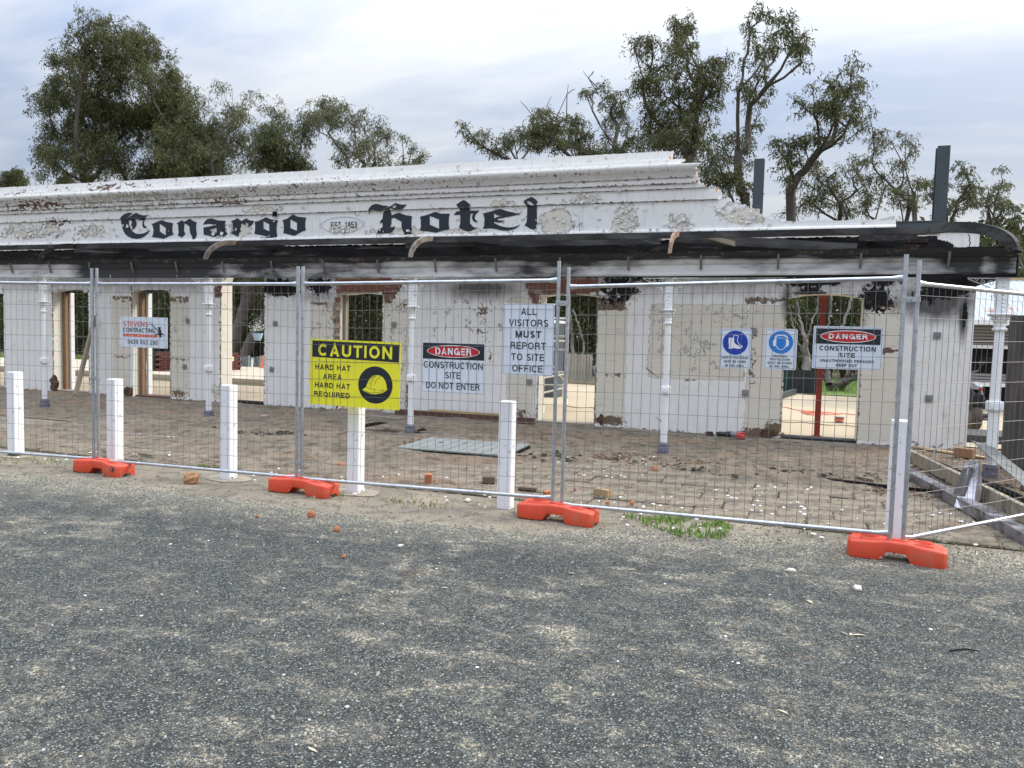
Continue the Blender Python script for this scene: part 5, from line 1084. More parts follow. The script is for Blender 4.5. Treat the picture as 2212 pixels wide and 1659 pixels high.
b = MB(); b.tube([(.2,0,-.02),(.24,0,.02),(.20,0,.035),(.12,0,.03)], .013, 8); b.build('grip_loop', pl_r, t, smooth=True)
t = thing('tool_battery', 'black and red tool battery lying left of the saw', 'battery', (-1.09,12.74,.035), R(10))
b = MB(); b.box(-.06,.06,-.04,.04,0,.055); b.build('battery_case', pl_k, t, bevel=.01); b = MB(); b.box(-.045,.02,-.042,-.0405,.02,.034); b.build('label_strip', pl_r, t); b = MB(); b.box(-.05,.05,-.03,.03,.055,.075); b.build('slide_rail', pl_k, t, bevel=.004)
# curled roofing scrap by the third column
rs = mat('curled rusty roofing scrap', (.12,.10,.085), .8, .2, .5, 6, .004, 40)
def curl(name, label, p0, p1, w_, bow, m=rs, seed=1):
    p0, p1 = Vector(p0), Vector(p1); d = p1-p0; s_ = d.cross(Vector((0,0,1))).normalized(); b = MB(); rings = []; r = random.Random(seed)
    for k in range(9):
        q = k/8; c = p0+d*q+Vector((0,0,bow*math.sin(q*3.14))); tw = math.sin(q*4)*.5; ww = w_*(.6+.4*math.sin(q*3.1))*r.uniform(.85,1.1)
        e = s_*math.cos(tw)+Vector((0,0,math.sin(tw))); rings.append([c-e*ww, c+Vector((0,0,.02)), c+e*ww, c+Vector((0,0,.012))])
    b.loft(rings); return tag(b.build(name, m), label, 'roofing scrap')
curl('roofing_scrap', 'curled dark strip of roofing lying against the left of the third column', (-6.35,10.35,.03), (-5.55,10.75,.16), .09, .06, seed=4)
curl('roofing_scrap', 'bent dark strip of bark-like scrap running right from the third column', (-5.35,10.75,.05), (-4.85,10.45,.03), .05, .07, seed=6)
# bricks and stones worth naming
def chunk(name, label, cat, x, y, L, B, H, m, rz=0, seed=1, z=.012, rough=.22):
    r = random.Random(seed); b = MB(); n = 8; rings = []
    for q, (k, zz_) in enumerate(((.9,0),(1,.35),(.93,.75),(.62,1))):
        rings.append([(L/2*k*math.copysign(abs(math.cos(a))**.6, math.cos(a))*r.uniform(1-rough,1.05), B/2*k*math.copysign(abs(math.sin(a))**.6, math.sin(a))*r.uniform(1-rough,1.05), H*zz_*r.uniform(.85,1.1)) for a in [j*2*math.pi/n+.4 for j in range(n)]])
    b.loft(rings); o = b.build(name, m); o.location = (x, y, z); o.rotation_euler = (0,0,rz); return tag(o, label, cat)
stoneM = mat('ochre stone', (.36,.19,.09), .85, 0, .3, 14, .006, 50)
chunk('broken_brick', 'large ochre lump of brick lying alone at the asphalt edge, by the third bollard', 'brick lump', -5.62, 6.22, .17, .12, .10, stoneM, .3, 3, rough=.35)
def brk(label, u, v, m, rz, seed, L=.22, B=.105, H=.07, name='loose_brick'):
    x, y = gd(u, v, .03); b = MB(); b.box(-L/2,L/2,-B/2,B/2,0,H); o = b.build(name, m, bevel=.006); o.location = (x, y, .03); o.rotation_euler = (R(random.Random(seed).uniform(-4,4)),0,rz); return tag(o, label, 'brick')
ybr = mat('yellow brown brick', (.32,.23,.12), .9, 0, .2, 20, .003, 60)
brk('yellow brown brick lying flat on the paving right of the middle fence joint', 1302, 1071, ybr, -.35, 1, L=.17)
brk('upright orange half brick on the paving between the fourth and fifth bollards', 925, 1046, brickbM, .4, 2, .075, .07, .11)
brk('dark half brick lying beside the fifth bollard, left side', 1056, 1043, mat('dark brick', (.13,.09,.065), .9, 0, .3, 20, .003, 60), .3, 3, .13)
brk('flat brown brick piece lying right of the fifth bollard', 1140, 1058, MT['dark brick'], .1, 4, .19, .09, .03)
brk('orange brick end right beside the middle fence posts', 1183, 1071, brickbM, .8, 5, .08, .06, .05)
brk('pale brick lying alone on the verandah floor right of the second column', 570, 905, mat('pinkish brick', (.38,.27,.22), .9, 0, .2, 20), .2, 6, .16)
brk('brown brick at the foot of the end pier', 2083, 988, mat('rust brown brick', (.28,.15,.08), .9, 0, .3, 20), -.5, 7, .24, .14, .13)
for i, (u, v, s_) in enumerate(((672,1119,.05),(728,1150,.035),(1242,1066,.03),(1312,1096,.028),(736,1014,.05),(940,1050,.04),(1365,1097,.035),(1415,1023,.05),(1250,1034,.02),(1690,945,.05),(555,1120,.018),(743,1208,.022))):
    x, y = gd(u, v); chunk('brick_fragment', ['orange brick fragment on the asphalt below the yellow sign fence foot','small orange fragment on the asphalt, right of the foot below the yellow sign','tiny orange chip beside the yellow brown brick','orange chip on the paving just right of the yellow brown brick','orange fragment behind the second fence joint','brown fragment right of the upright orange half brick','orange brown fragment on the paving edge above the grass','orange white fragment in the paving behind the right hand rail','tiny red chip behind the middle joint','brown fragment by the right doorway threshold','tiny brown crumb on the asphalt at the left','small brown crumb on the asphalt under the fourth bollard'][i], 'brick fragment', x, y, s_*1.5, s_*1.2, s_, brickbM, i, i+30, .012 if y < 6.6 else .03)
whst = mat('whitish stone', (.55,.50,.43), .8, 0, .15, 14)
for u, v, s_, lb in ((1709,1238,.045,'whitish angular stone on the asphalt left of the rightmost orange foot'), (1852,1277,.055,'pale flat stone on the asphalt just below the rightmost orange foot'), (865,1183,.03,'pale chip on the asphalt between second and third orange feet'), (1010,1085,.05,'white paint flake lying under the bottom rail near the fifth bollard')):
    x, y = gd(u, v); chunk('small_stone', lb, 'stone', x, y, s_*1.7, s_, s_*.5, whst, u, int(u), .009)
gl = mat('dry gum leaf', (.50,.44,.30), .6, 0, .2, 12)
def leaf(label, u, v, L, rz, name='fallen_leaf', m=gl, seed=1):
    x, y = gd(u, v); b = MB(); n = 7; rings = []
    for k in range(n):
        q = k/(n-1); ww = L*.13*math.sin(q*3.14)+.001; c = .25*L*q*(1-q); rings.append([(q*L-L/2, c-ww, .004+.02*q*(1-q)*L*8), (q*L-L/2, c, .001+.015*q*(1-q)*L*8), (q*L-L/2, c+ww, .005+.02*q*(1-q)*L*8)])
    b.loft(rings, False, False); o = b.build(name, m, fix=False); o.location = (x, y, .011); o.rotation_euler = (R(random.Random(seed).uniform(-12,12)), 0, rz); return tag(o, label, 'leaf', 'dry gum leaves fallen on the asphalt')
for i, (u, v, L, rz, lb) in enumerate(((1824,1374,.055,2.3,'cream gum leaf, left of a cluster of three on the asphalt'),(1855,1378,.075,.3,'cream gum leaf, right and largest of a cluster of three on the asphalt'),(1838,1376,.04,1.2,'short cream gum leaf in the middle of a cluster of three'),(1690,1545,.055,-.5,'single tan gum leaf low on the asphalt at the right'),(1235,1243,.05,.1,'thin dry gum leaf on the asphalt below the middle orange foot'),(1748,1305,.07,-1.0,'thin curved dry leaf on the asphalt left of the cluster of three'),(675,1627,.06,2.8,'brown leaf near the bottom edge of the asphalt'),(960,1275,.05,.2,'small pale leaf in the middle of the asphalt'),(1365,1235,.06,.5,'slim leaf on the asphalt straight below the grass'))): leaf(lb, u, v, L, rz, seed=i)
r = random.Random(5); b = MB()
for k in range(70):
    y = r.uniform(2, 6.4); x = r.uniform(-1.0, .7)*(y+1); a = r.random()*3.14; L = r.uniform(.03,.11); c = r.uniform(-.3,.3)
    b.tube([(x,y,.012),(x+math.cos(a)*L*.5,y+math.sin(a)*L*.5,.018),(x+math.cos(a+c)*L,y+math.sin(a+c)*L,.012)], .0012, 4)
tag(b.build('twig_litter', mat('dry twig', (.30,.25,.18), .8, 0, .3, 12)), kind='stuff')
for u0, v0, u1, v1, lb in ((1420,1388,1500,1402,'thin dark stick') ,):
    pass
b = MB(); p = [gd(2050,1412), gd(2085,1408), gd(2115,1413)]; b.tube([(*q, .016) for q in p], .004, 5); tag(b.build('stick', charw), 'thin dark stick on the asphalt near the right edge', 'stick')
b = MB(); p = [gd(1915,1292), gd(1940,1297), gd(1955,1302)]; b.tube([(*q, .016) for q in p], .003, 5); tag(b.build('stick', MT['dry twig']), 'thin pale stick below the pale flat stone', 'stick')

# ================================================================ DEMOLITION SCRAP AT THE RIGHT
scrap = mat('smoke streaked sheet metal', (.34,.33,.37), .34, .75, .3, 5, .001, 40, (.05,.048,.05), (.48,.66), 4)
scrapd = mat('dull grey flat metal', (.17,.18,.17), .6, .3, .3, 6, .001, 40, (.09,.09,.085), (.5,.66), 4)
creamb = mat('cream faced beam', (.27,.23,.17), .7, 0, .2, 5, .002, 40, (.08,.07,.06), (.52,.64), 4)
def hollow(name, label, p0, p1, w_, h_, m, cat='box gutter', open_=True):
    p0, p1 = Vector(p0), Vector(p1); d = (p1-p0).normalized(); s_ = d.cross(Vector((0,0,1))).normalized(); u = s_.cross(d); b = MB(); th = .006
    def ring(c, a, e): return [c+s_*(sx_*a/2)+u*(sz*e/2) for sx_, sz in ((-1,-1),(1,-1),(1,1),(-1,1))]
    b.loft([ring(p1-d*.25, w_-th*2, h_-th*2), ring(p1, w_-th*2, h_-th*2), ring(p1, w_, h_), ring((p0+p1)/2+u*.006, w_*.985, h_), ring(p0, w_, h_)])
    return tag(b.build(name, m), label, cat)
hollow('box_gutter', 'long square steel box section of the scrap pile, its open end nearest the camera', (1.38,10.35,.08), (1.93,6.97,.07), .125, .10, scrap)
hollow('steel_channel', 'cream faced steel channel lying behind the square box section in the scrap pile', (1.62,11.5,.12), (2.25,6.95,.09), .06, .15, creamb, 'steel channel')
hollow('steel_channel', 'dark channel beneath the flat grey strip in the scrap pile', (1.80,11.3,.06), (2.55,7.1,.07), .10, .12, charw, 'steel channel')
tplank('metal_strip', 'flat dull grey metal strip leaning down to the right across the scrap pile', 'metal strip', (2.30,10.7,.42), (2.36,8.35,.20), .22, .012, scrapd, roll=R(12), seed=3)
# folded corrugated piece: a ribbed face and a curved smooth face
def sp_(x, y, Y): Y = Y*.60+2.95; q = wl((3550+x/3.687)/1.8228, (1750+y/3.687)/1.8228, Y); return Vector((q[0], Y, q[1]))
t = thing('folded_sheet', 'folded ribbed sheet metal flashing standing on top of the scrap pile', 'sheet metal', (0,0,0))
c_, d_, e_, f_ = sp_(880,360,10.0), sp_(1045,325,10.05), sp_(745,715,9.25), sp_(920,755,9.15); b = MB(); n = 26; rings = []
for k in range(n+1):
    q = k/n; A = c_.lerp(e_, q); B_2 = d_.lerp(f_, q); o_ = Vector((0,-.016,.010))*(1 if k % 2 else -1); rings.append([A+o_, A.lerp(B_2,.5)+o_+Vector((0,-.03,.02)), B_2+o_])
b.loft(rings, False, False); b.build('ribbed_face', mat('ribbed zinc', (.30,.295,.30), .30, .8, .15, 5, .0, 40, (.10,.095,.09), (.60,.72), 3), t, fix=False)
inner = [sp_(1045,325,10.05), sp_(985,540,9.6), sp_(920,755,9.15), sp_(950,900,8.95), sp_(968,1095,8.72)]; outer = [sp_(1130,240,10.25), sp_(1165,470,10.0), sp_(1160,700,9.6), sp_(1100,930,9.15), sp_(985,1105,8.75)]
b = MB(); b.loft([[p, p.lerp(q, .5)+Vector((0,-.07,.03)), q] for p, q in zip(inner, outer)], False, False); b.build('curved_face', scrap, t, fix=False, smooth=True)
b = MB(); b.add([sp_(930,250,10.35), sp_(1120,215,10.35), sp_(1045,325,10.05), sp_(880,360,10.0)], [(0,1,2,3)]); b.add([sp_(810,752,9.15), sp_(920,755,9.15), sp_(950,960,8.85), sp_(765,900,8.95)], [(0,1,2,3)]); b.build('bent_flap', scrap, t, fix=False)
curl('bent_strip', 'short bent grey strip sticking up at the left end of the scrap pile', (1.78,11.2,.05), (2.0,11.35,.30), .03, .02, scrapd, seed=3)
curl('bent_strip', 'low crumpled grey strip left of the scrap pile', (1.45,11.35,.03), (1.75,11.2,.08), .06, .06, scrapd, seed=8)
tplank('metal_offcut', 'white sheet offcut lying near the dark fence at the right edge', 'sheet offcut', (3.0,10.25,.14), (3.35,10.15,.10), .18, .02, castw, roll=.5)
tplank('timber_offcut', 'pale board lying on the floor by the corner column', 'board', (1.95,13.05,.04), (2.75,12.3,.04), .12, .02, timberp)

# dark corrugated fence and the rusty roofed shed at the right
dk = mat('dark corrugated iron', (.075,.066,.058), .7, .2, .35, 3, .001, 30, (.12,.10,.085), (.5,.7), 2, stretch=(3,3,.6))
def corr(b, p0, p1, z0, z1, pitch, amp, ax='z'):
    p0, p1 = Vector((*p0,0)), Vector((*p1,0)); d = p1-p0; L = d.length; d.normalize(); nn = Vector((d.y,-d.x,0)); n = int(L/pitch*6); rings = []
    for k in range(n+1):
        q = k/n*L; o_ = p0+d*q+nn*amp*math.sin(q/pitch*2*math.pi); rings.append([(o_.x,o_.y,z0),(o_.x,o_.y,z1)])
    b.loft(rings, False, False)
t = thing('corrugated_fence', 'dark corrugated iron fence behind the corner column at the right edge', 'fence', (0,0,0)); x = 2.66; k = 0
while x < 5.2:
    b = MB(); corr(b, (x, 11.32), (x+.78, 11.30), .0, 2.0+.02*(k % 2), .15, .018); b.build('iron_sheet', dk, t, fix=False); x += .79; k += 1
b = MB(); b.box(2.7,5.2,11.36,11.42,.5,.56); b.box(2.7,5.2,11.36,11.42,1.5,1.56); b.build('fence_rail', charw, t)
t = thing('shed', 'low shed with pale rust patched corrugated roof beyond the right end of the hotel', 'shed', (0,0,0))
rf = mat('rust patched roof iron', (.38,.43,.45), .65, .0, .12, 3, .001, 30, (.30,.11,.05), (.56,.66), 1.3)
b = MB(); n = 150; rings = []
for k in range(n+1):
    x = 3.4+k/n*9; a = .012*math.sin(x/.10*2*math.pi/1.0); rings.append([(x, 21.6, 2.21+a),(x+.0, 24.5, 3.42+a)])
b.loft(rings, False, False); b.build('roof', rf, t, fix=False)
b = MB(); b.box(3.3,12.5,21.52,21.62,2.12,2.21); b.build('gutter', castw, t); b = MB(); b.box(3.3,12.5,24.45,24.6,3.38,3.48); b.build('ridge_cap', timberp, t)
lvM = mat('grey horizontal cladding', (.24,.235,.23), .7, .1, .2, 4)
for z0, n in ((1.62,7),(.70,3)):
    for k in range(n):
        b = MB(); b.box(3.5,12.2,22.0,22.03,z0+k*.078,z0+k*.078+.06); o = b.build('cladding_slat', lvM, t); o.rotation_euler = (0,0,0)
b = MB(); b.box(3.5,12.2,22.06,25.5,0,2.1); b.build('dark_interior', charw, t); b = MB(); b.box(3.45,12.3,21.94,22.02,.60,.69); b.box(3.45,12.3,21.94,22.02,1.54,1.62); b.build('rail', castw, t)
# motorbike seen from behind
t = thing('motorbike', 'black and white motorbike seen from behind past the end of the hotel wall', 'motorbike', (3.22,15.75,.03), R(8)); tyre = mat('dusty tyre', (.10,.075,.055), .85, 0, .3, 9)
b = MB(); M_ = Matrix.Translation((0,0,.30)) @ Matrix.Rotation(R(90),4,'Y'); b.lathe([(.16,-.06),(.25,-.085),(.295,-.05),(.305,0),(.295,.05),(.25,.085),(.16,.06)], 28, M=M_); w1 = b.build('rear_wheel', tyre, t, smooth=True); b = MB(); b.lathe([(.03,-.09),(.15,-.07),(.16,0),(.15,.07),(.03,.09)], 20, M=M_); b.build('rim', scrapd, w1)
b = MB(); b.lathe([(.18,-.04),(.28,-.05),(.30,0),(.28,.05),(.18,.04)], 24, M=Matrix.Translation((0,1.35,.30)) @ Matrix.Rotation(R(90),4,'Y')); b.build('front_wheel', tyre, t, smooth=True)
b = MB(); b.loft([[(x*w_, y, z+x*0) for x, z in ((-.9,.50),(.9,.50),(1.,.62),(.6,h_),(-.6,h_),(-1.,.62))] for y, w_, h_ in ((-.25,.11,.72),(-.05,.16,.86),(.3,.19,.84),(.7,.17,.98),(1.0,.15,.9),(1.25,.09,.7))]); b.build('body', pl_k, t, bevel=.02)
b = MB(); b.loft([[(x*w_, y, z) for x, z in ((-1,.80),(1,.80),(.8,h_),(-.8,h_))] for y, w_, h_ in ((-.30,.045,.86),(-.1,.09,.93),(.2,.10,.90))]); b.build('tail_fairing', mat('light grey fairing', (.28,.28,.29), .4), t, bevel=.015)
b = MB(); b.box(-.03,.03,-.325,-.305,.80,.83); b.build('tail_light', signr, t); b = MB(); b.tube([(-.36,.85,1.10),(-.2,.95,1.05),(.2,.95,1.05),(.36,.85,1.10)], .014, 8); b.build('handlebar', scrapd, t)
b = MB(); b.tube([(.16,-.3,.34),(.17,.3,.30),(.15,.7,.28)], [.05,.045,.02], 10); b.build('exhaust', scrap, t, smooth=True)
b = MB(); b.tube([(-.33,-.02,.26),(.33,-.02,.26)], .02, 8); b.build('rear_step', scrapd, t)
for s_ in (-1,1):
    b = MB(); b.tube([(s_*.36,.86,1.12),(s_*.42,.88,1.25)], .008, 6); b.tube([(s_*.42,.86,1.25),(s_*.42,.90,1.25)], .05, 10); b.build('mirror', pl_k, t)

# ================================================================ BEHIND THE FACADE
b = MB(); b.box(-.045,.045,-.045,.045,0,2.9); b.box(-.08,.08,-.08,.08,0,.008); b.box(-.1,.1,-.07,.07,2.9,2.92); o = b.build('steel_prop', redp, bevel=.003); o.location = (.56,13.75,.03); tag(o, 'red square steel prop standing in the rightmost doorway', 'steel prop')
cabO = mat('orange power lead', (.62,.17,.09), .5, 0, .1, 9); cabB = mat('brown power lead', (.22,.09,.05), .5, 0, .1, 9)
def cable(name, label, pts, r_, m, z=.042):
    b = MB(); P_ = [Vector((x, y, z+dz)) for x, y, dz in pts]; out = []
    for i in range(len(P_)-1):
        a, b0, c, d = P_[max(i-1,0)], P_[i], P_[i+1], P_[min(i+2,len(P_)-1)]
        for k in range(6):
            t_ = k/6; out.append(.5*((2*b0)+(c-a)*t_+(2*a-5*b0+4*c-d)*t_*t_+(3*b0-a-3*c+d)*t_**3))
    out.append(P_[-1]); b.tube(out, r_, 5); return tag(b.build(name, m), label, 'cable')
rc = random.Random(8); pts = [(-.1,19.6,0),(.1,19.2,0),(.35,18.6,0)]
for k in range(26): a = k*2.1; pts.append((.72+.45*math.cos(a)*rc.uniform(.4,1.1), 18.1+.55*math.sin(a)*rc.uniform(.4,1.1), .01*rc.random()))
pts += [(1.3,18.3,0),(1.6,18.2,0),(1.75,18.9,0)]
cable('extension_lead', 'tangled orange extension lead heaped on the pale floor in the right doorway', pts, .009, cabO)
cable('extension_lead', 'single brown lead running across the right doorway in front of the orange tangle', [(-.3,15.9,0),(.1,15.7,0),(.4,15.85,0),(.8,15.6,0),(1.1,15.75,0),(1.5,15.5,0),(2.2,15.4,0)], .008, cabB)
cable('extension_lead', 'dark lead lying on the floor behind the scaffold doorway', [(-4.6,16.6,0),(-4.2,16.2,0),(-3.9,16.4,0),(-3.6,15.6,0),(-3.0,15.4,0),(-2.2,15.3,0)], .008, cabB)
t = thing('cable_reel', 'small orange and grey string line reel on the floor right of the red prop', 'reel', (1.06,16.3,.03)); b = MB(); b.lathe([(.10,0),(.10,.012),(.055,.015),(.055,.10),(.10,.103),(.10,.115)], 18); b.build('spool', scrapd, t); b = MB(); b.lathe([(.085,.03),(.09,.06),(.085,.09)], 18); b.build('wound_line', cabO, t)
tplank('blue_channel', 'short blue grey steel channel lying on the far floor in the right doorway', 'steel channel', (-.35,20.6,.10), (.32,24.3,.12), .12, .14, steelp)
blkM = mat('black shade cloth', (.018,.02,.022), .8, 0, .3, 3); grn = mat('green picket paint', (.03,.22,.14), .6, 0, .1, 6)
t = thing('shade_cloth_fence', 'low black shade cloth barrier with thin green pickets at the far side of the floor', 'barrier', (0,0,0)); b = MB(); corr(b, (-1.2,25.1),(1.02,24.9), .03, .74, .4, .02); b.build('cloth', blkM, t, fix=False)
for x in (-.5,.07,.72): b = MB(); b.tube([(x,24.98,.03),(x+.02,24.96,.75)], .016, 6); b.build('picket', grn, t)
# scaffold tower in the second doorway from the right
alu = mat('dull aluminium tube', (.50,.48,.44), .45, .5, .15, 12)
t = thing('scaffold_tower', 'aluminium mobile scaffold tower on castors behind the fourth doorway', 'scaffold tower', (-5.05,15.55,.03), R(2)); hx, hy = .52, 1.0
for sx_ in (-1,1):
    for sy_ in (-1,1):
        b = MB(); b.tube([(sx_*hx, sy_*hy, .20), (sx_*hx, sy_*hy, 2.55)], .027, 8); b.build('upright', alu, t, smooth=True)
        b = MB(); b.box(sx_*hx-.02,sx_*hx+.02,sy_*hy-.05,sy_*hy+.05,.10,.22); c_ = b.build('castor', scrapd, t); b = MB(); b.lathe([(.02,-.022),(.085,-.02),(.09,0),(.085,.02),(.02,.022)], 16, M=Matrix.Translation((sx_*hx, sy_*hy+.02, .09)) @ Matrix.Rotation(R(90),4,'Y')); b.build('castor_wheel', timberd if sx_ < 0 and sy_ < 0 else castw, c_, smooth=True)
for z in (.45,.75,1.25,1.55,1.95,2.25,2.5):
    for sy_ in (-1,1): b = MB(); b.tube([(-hx, sy_*hy, z), (hx, sy_*hy, z)], .019, 8); b.build('rung', alu, t, smooth=True)
for z in (.42,.72,1.45,2.45):
    for sx_ in (-1,1): b = MB(); b.tube([(sx_*hx, -hy, z), (sx_*hx, hy, z)], .019, 8); b.build('side_brace', alu, t, smooth=True)
b = MB(); b.tube([(hx,-hy,1.2),(hx,hy,.5)], .016, 6); b.build('diagonal_brace', alu, t); b = MB(); b.box(-hx,hx,-hy,hy,1.83,1.88); b.build('platform', castw, t)
bin_ = mat('slate grey plastic', (.07,.08,.095), .5, 0, .1, 6)
t = thing('grey_cabinet', 'tall slate grey cabinet standing behind the scaffold tower', 'cabinet', (-5.80,18.9,.03)); b = MB(); b.box(-.42,.42,-.3,.3,0,2.0); b.build('carcass', bin_, t, bevel=.02); b = MB(); b.box(-.36,.36,-.312,-.302,.08,1.92); b.build('door', bin_, t)
t = thing('grey_tub', 'grey plastic tub on the floor beside the cabinet', 'tub', (-6.55,20.5,.03)); b = MB(); b.sqlathe([(.30,0),(.36,.5),(.39,.5),(.39,.54),(.34,.54)]); b.build('tub_body', mat('mid grey plastic', (.22,.24,.25), .5), t)
# stacked pallets and shade panels at the far side
palM = mat('weathered pallet timber', (.30,.28,.24), .85, 0, .3, 3, stretch=(6,6,.5))
t = thing('picket_panel', 'upright weathered picket panel at the far edge behind the scaffold doorway', 'picket panel', (0,0,0))
for k in range(9): b = MB(); b.box(-6.95+k*.105,-6.95+k*.105+.085,25.0,25.03,.05+.03*(k % 3),.98+.02*(k % 2)); b.build('picket', palM, t)
b = MB(); b.box(-6.95,-6.0,25.03,25.06,.3,.36); b.box(-6.95,-6.0,25.03,25.06,.8,.86); b.build('rail', palM, t)
t = thing('picket_panel', 'darker picket panel right of the pale one behind the scaffold doorway', 'picket panel', (0,0,0))
for k in range(14): b = MB(); b.box(-5.95+k*.095,-5.95+k*.095+.06,25.2,25.22,.05,.88+.02*(k % 2)); b.build('picket', charw, t)
b = MB(); b.box(-5.95,-4.6,25.22,25.25,.3,.36); b.box(-5.95,-4.6,25.22,25.25,.75,.81); b.build('rail', charw, t)
tarpM = mat('grey plastic sheeting', (.20,.22,.25), .4, 0, .3, 4)
b = MB(); rings = []
for k in range(13):
    q = k/12; x = -5.9+q*1.7; top = .6+1.1*q**1.2; rings.append([(x+.05*math.sin(z*7+k), 24.7-.1*math.sin(k*1.7), z) for z in [top*j/6+.02 for j in range(7)]])
b.loft(rings, False, False); tag(b.build('plastic_sheeting', tarpM, fix=False), 'grey plastic sheeting hung over the fence at the right of the scaffold doorway', 'plastic sheeting')
# brick stack and bits in the tall gap and second doorway
x0, y0 = gd(337, 801.5, .13); x1, y1 = gd(521, 799, .13)
t = thing('brick_stack', 'long low stack of dark red bricks at the far edge of the concrete slab', 'brick stack', (x0, y0, .13), math.atan2(y1-y0, x1-x0)); L = math.hypot(x1-x0, y1-y0)
b = MB(); b.box(0, L, .06, .9, 0, .60); b.build('stack_core', brickd, t)
drb = mat('dark red brick', (.115,.035,.028), .85, 0, .3, 20, .002, 60); b = MB(); b.box(-.115,.115,-.05,.05,-.037,.037); o = b.build('brick', drb); bme = o.data; bpy.data.objects.remove(o)
for c_ in range(7):
    k = 0
    while .12+k*.245 < L-.1: o = bpy.data.objects.new('brick', bme); C.objects.link(o); o.parent = t; o.location = (.12+k*.245+(.12 if c_ % 2 else 0), random.uniform(-.008,.008), .04+c_*.085); k += 1
def tape(label, uv, Y, h_, seed):
    t = thing('barrier_tape', label, 'barrier tape', (0,0,0)); n = 9; (u0, v0), (u1, v1) = uv; a = wl(u0, v0, Y); c = wl(u1, v1, Y)
    for k in range(n):
        q0, q1 = k/n, (k+1)/n; f = lambda q: (a[0]+(c[0]-a[0])*q, a[1]+(c[1]-a[1])*q-.06*math.sin(q*3.14)); p, q = f(q0), f(q1)
        b = MB(); b.add([(p[0],Y+.02*math.sin(k*2),p[1]-h_),(q[0],Y+.02*math.sin(k*2+2),q[1]-h_),(q[0],Y+.02*math.sin(k*2+2),q[1]),(p[0],Y+.02*math.sin(k*2),p[1])], [(0,1,2,3)]); b.build('tape_stripe', [signo, signw, signw][k % 3] if k % 3 else cabO, t, fix=False)
tape('orange and white barrier tape strung above the brick stack in the tall gap', ((482,767.5),(521,767.5)), 23.0, .22, 1)
tape('orange and white barrier tape above the bricks in the second doorway', ((336,768),(368,770)), 22.6, .26, 2)
tape('torn lower length of barrier tape in the second doorway', ((334,835),(367,839)), 15.3, .16, 3)
gsh = mat('grey fibre sheet', (.15,.155,.16), .7, 0, .15, 4)
for k, (u0, u1, vt) in enumerate(((523,536,770),(537,549,771),(550,564,770))):
    a = wl(u0, vt, 24.3); c = wl(u1, vt, 24.3); b = MB(); b.box(a[0], c[0], 24.3+k*.05, 24.33+k*.05, .1, a[1]); tag(b.build('leaning_sheet', gsh), ['grey sheet standing at the far edge, left of three in the tall gap','grey sheet standing at the far edge, middle of three in the tall gap','grey sheet standing at the far edge, right of three in the tall gap'][k], 'fibre sheet', 'grey sheets at the far edge')
for u, vt, m, lb in ((537,768,mat('pale green stake',(.30,.42,.30),.6),'pale green stake in the tall gap, left of the white one'),(544,774,castw,'thick white stake in the tall gap'),(561.5,768,MT['pale green stake'],'pale green stake in the tall gap, right of the white one'),(457,772,MT['pale green stake'],'hidden')):
    if lb == 'hidden': continue
    a = wl(u, vt, 23.9); b = MB(); b.tube([(a[0],23.9,.1),(a[0]+.03,23.9,a[1])], .045 if m is castw else .022, 6); tag(b.build('stake', m), lb, 'stake')
a = wl(568, 790, 23.6); b = MB(); b.lathe([(.14,0),(.14,.03),(.10,.04),(.03,.45),(.01,.46)], 14, (a[0],23.6,.13)); tag(b.build('traffic_cone', cabO), 'small orange cone at the far edge of the tall gap', 'traffic cone')
t = thing('covered_stand', 'white cloth draped over the top of a blue stand just inside the tall gap', 'stand', (*gd(474,803,.13), .13)); q = 1.0
b = MB(); b.box(-.16,.16,-.16,.16,.0,.95); b.build('blue_stand', mat('blue painted steel', (.02,.14,.45), .5), t); b = MB(); b.box(-.5,.42,-.2,.2,.36,.5); b.build('yellow_crossbar', mat('cream yellow board', (.75,.62,.30), .6), t)
b = MB(); b.lathe([(.22,.95),(.24,1.05),(.2,1.3),(.16,1.5),(.12,1.68),(.05,1.80),(.01,1.84)], 11); b.build('white_cloth', castw, t)
# hanging basket
a = wl(515+0, 0, 20); hx_, hz_ = wl((800+712/3.317)/1.8228, (1120+685/3.317)/1.8228, 17.6); t = thing('hanging_basket', 'pale blue hanging basket with whitish flowers in the tall gap', 'hanging basket', (hx_, 17.6, hz_))
b = MB(); b.lathe([(.08,-.10),(.12,0),(.15,.10),(.13,.10)], 14); b.build('pot', mat('pale blue pot', (.35,.52,.68), .4), t); r = random.Random(2); b = MB()
for k in range(150):
    c_ = Vector((r.gauss(0,.11), r.gauss(0,.11), .16+abs(r.gauss(0,.16)))); d = Vector((r.uniform(-1,1), r.uniform(-1,1), r.uniform(-1,1))).normalized()*.03; e = d.cross(Vector((r.random(),r.random(),r.random()))).normalized()*.016; b.add([c_-d, c_+e, c_+d, c_-e], [(0,1,2,3)])
b.build('flowers', mat('white green blossom', (.45,.47,.42), .7, 0, .4, 20), t, fix=False); b = MB()
b.tube([(0,0,.1),(.0,0,2.4)], .004, 4); b.build('hanger', wirem, t)

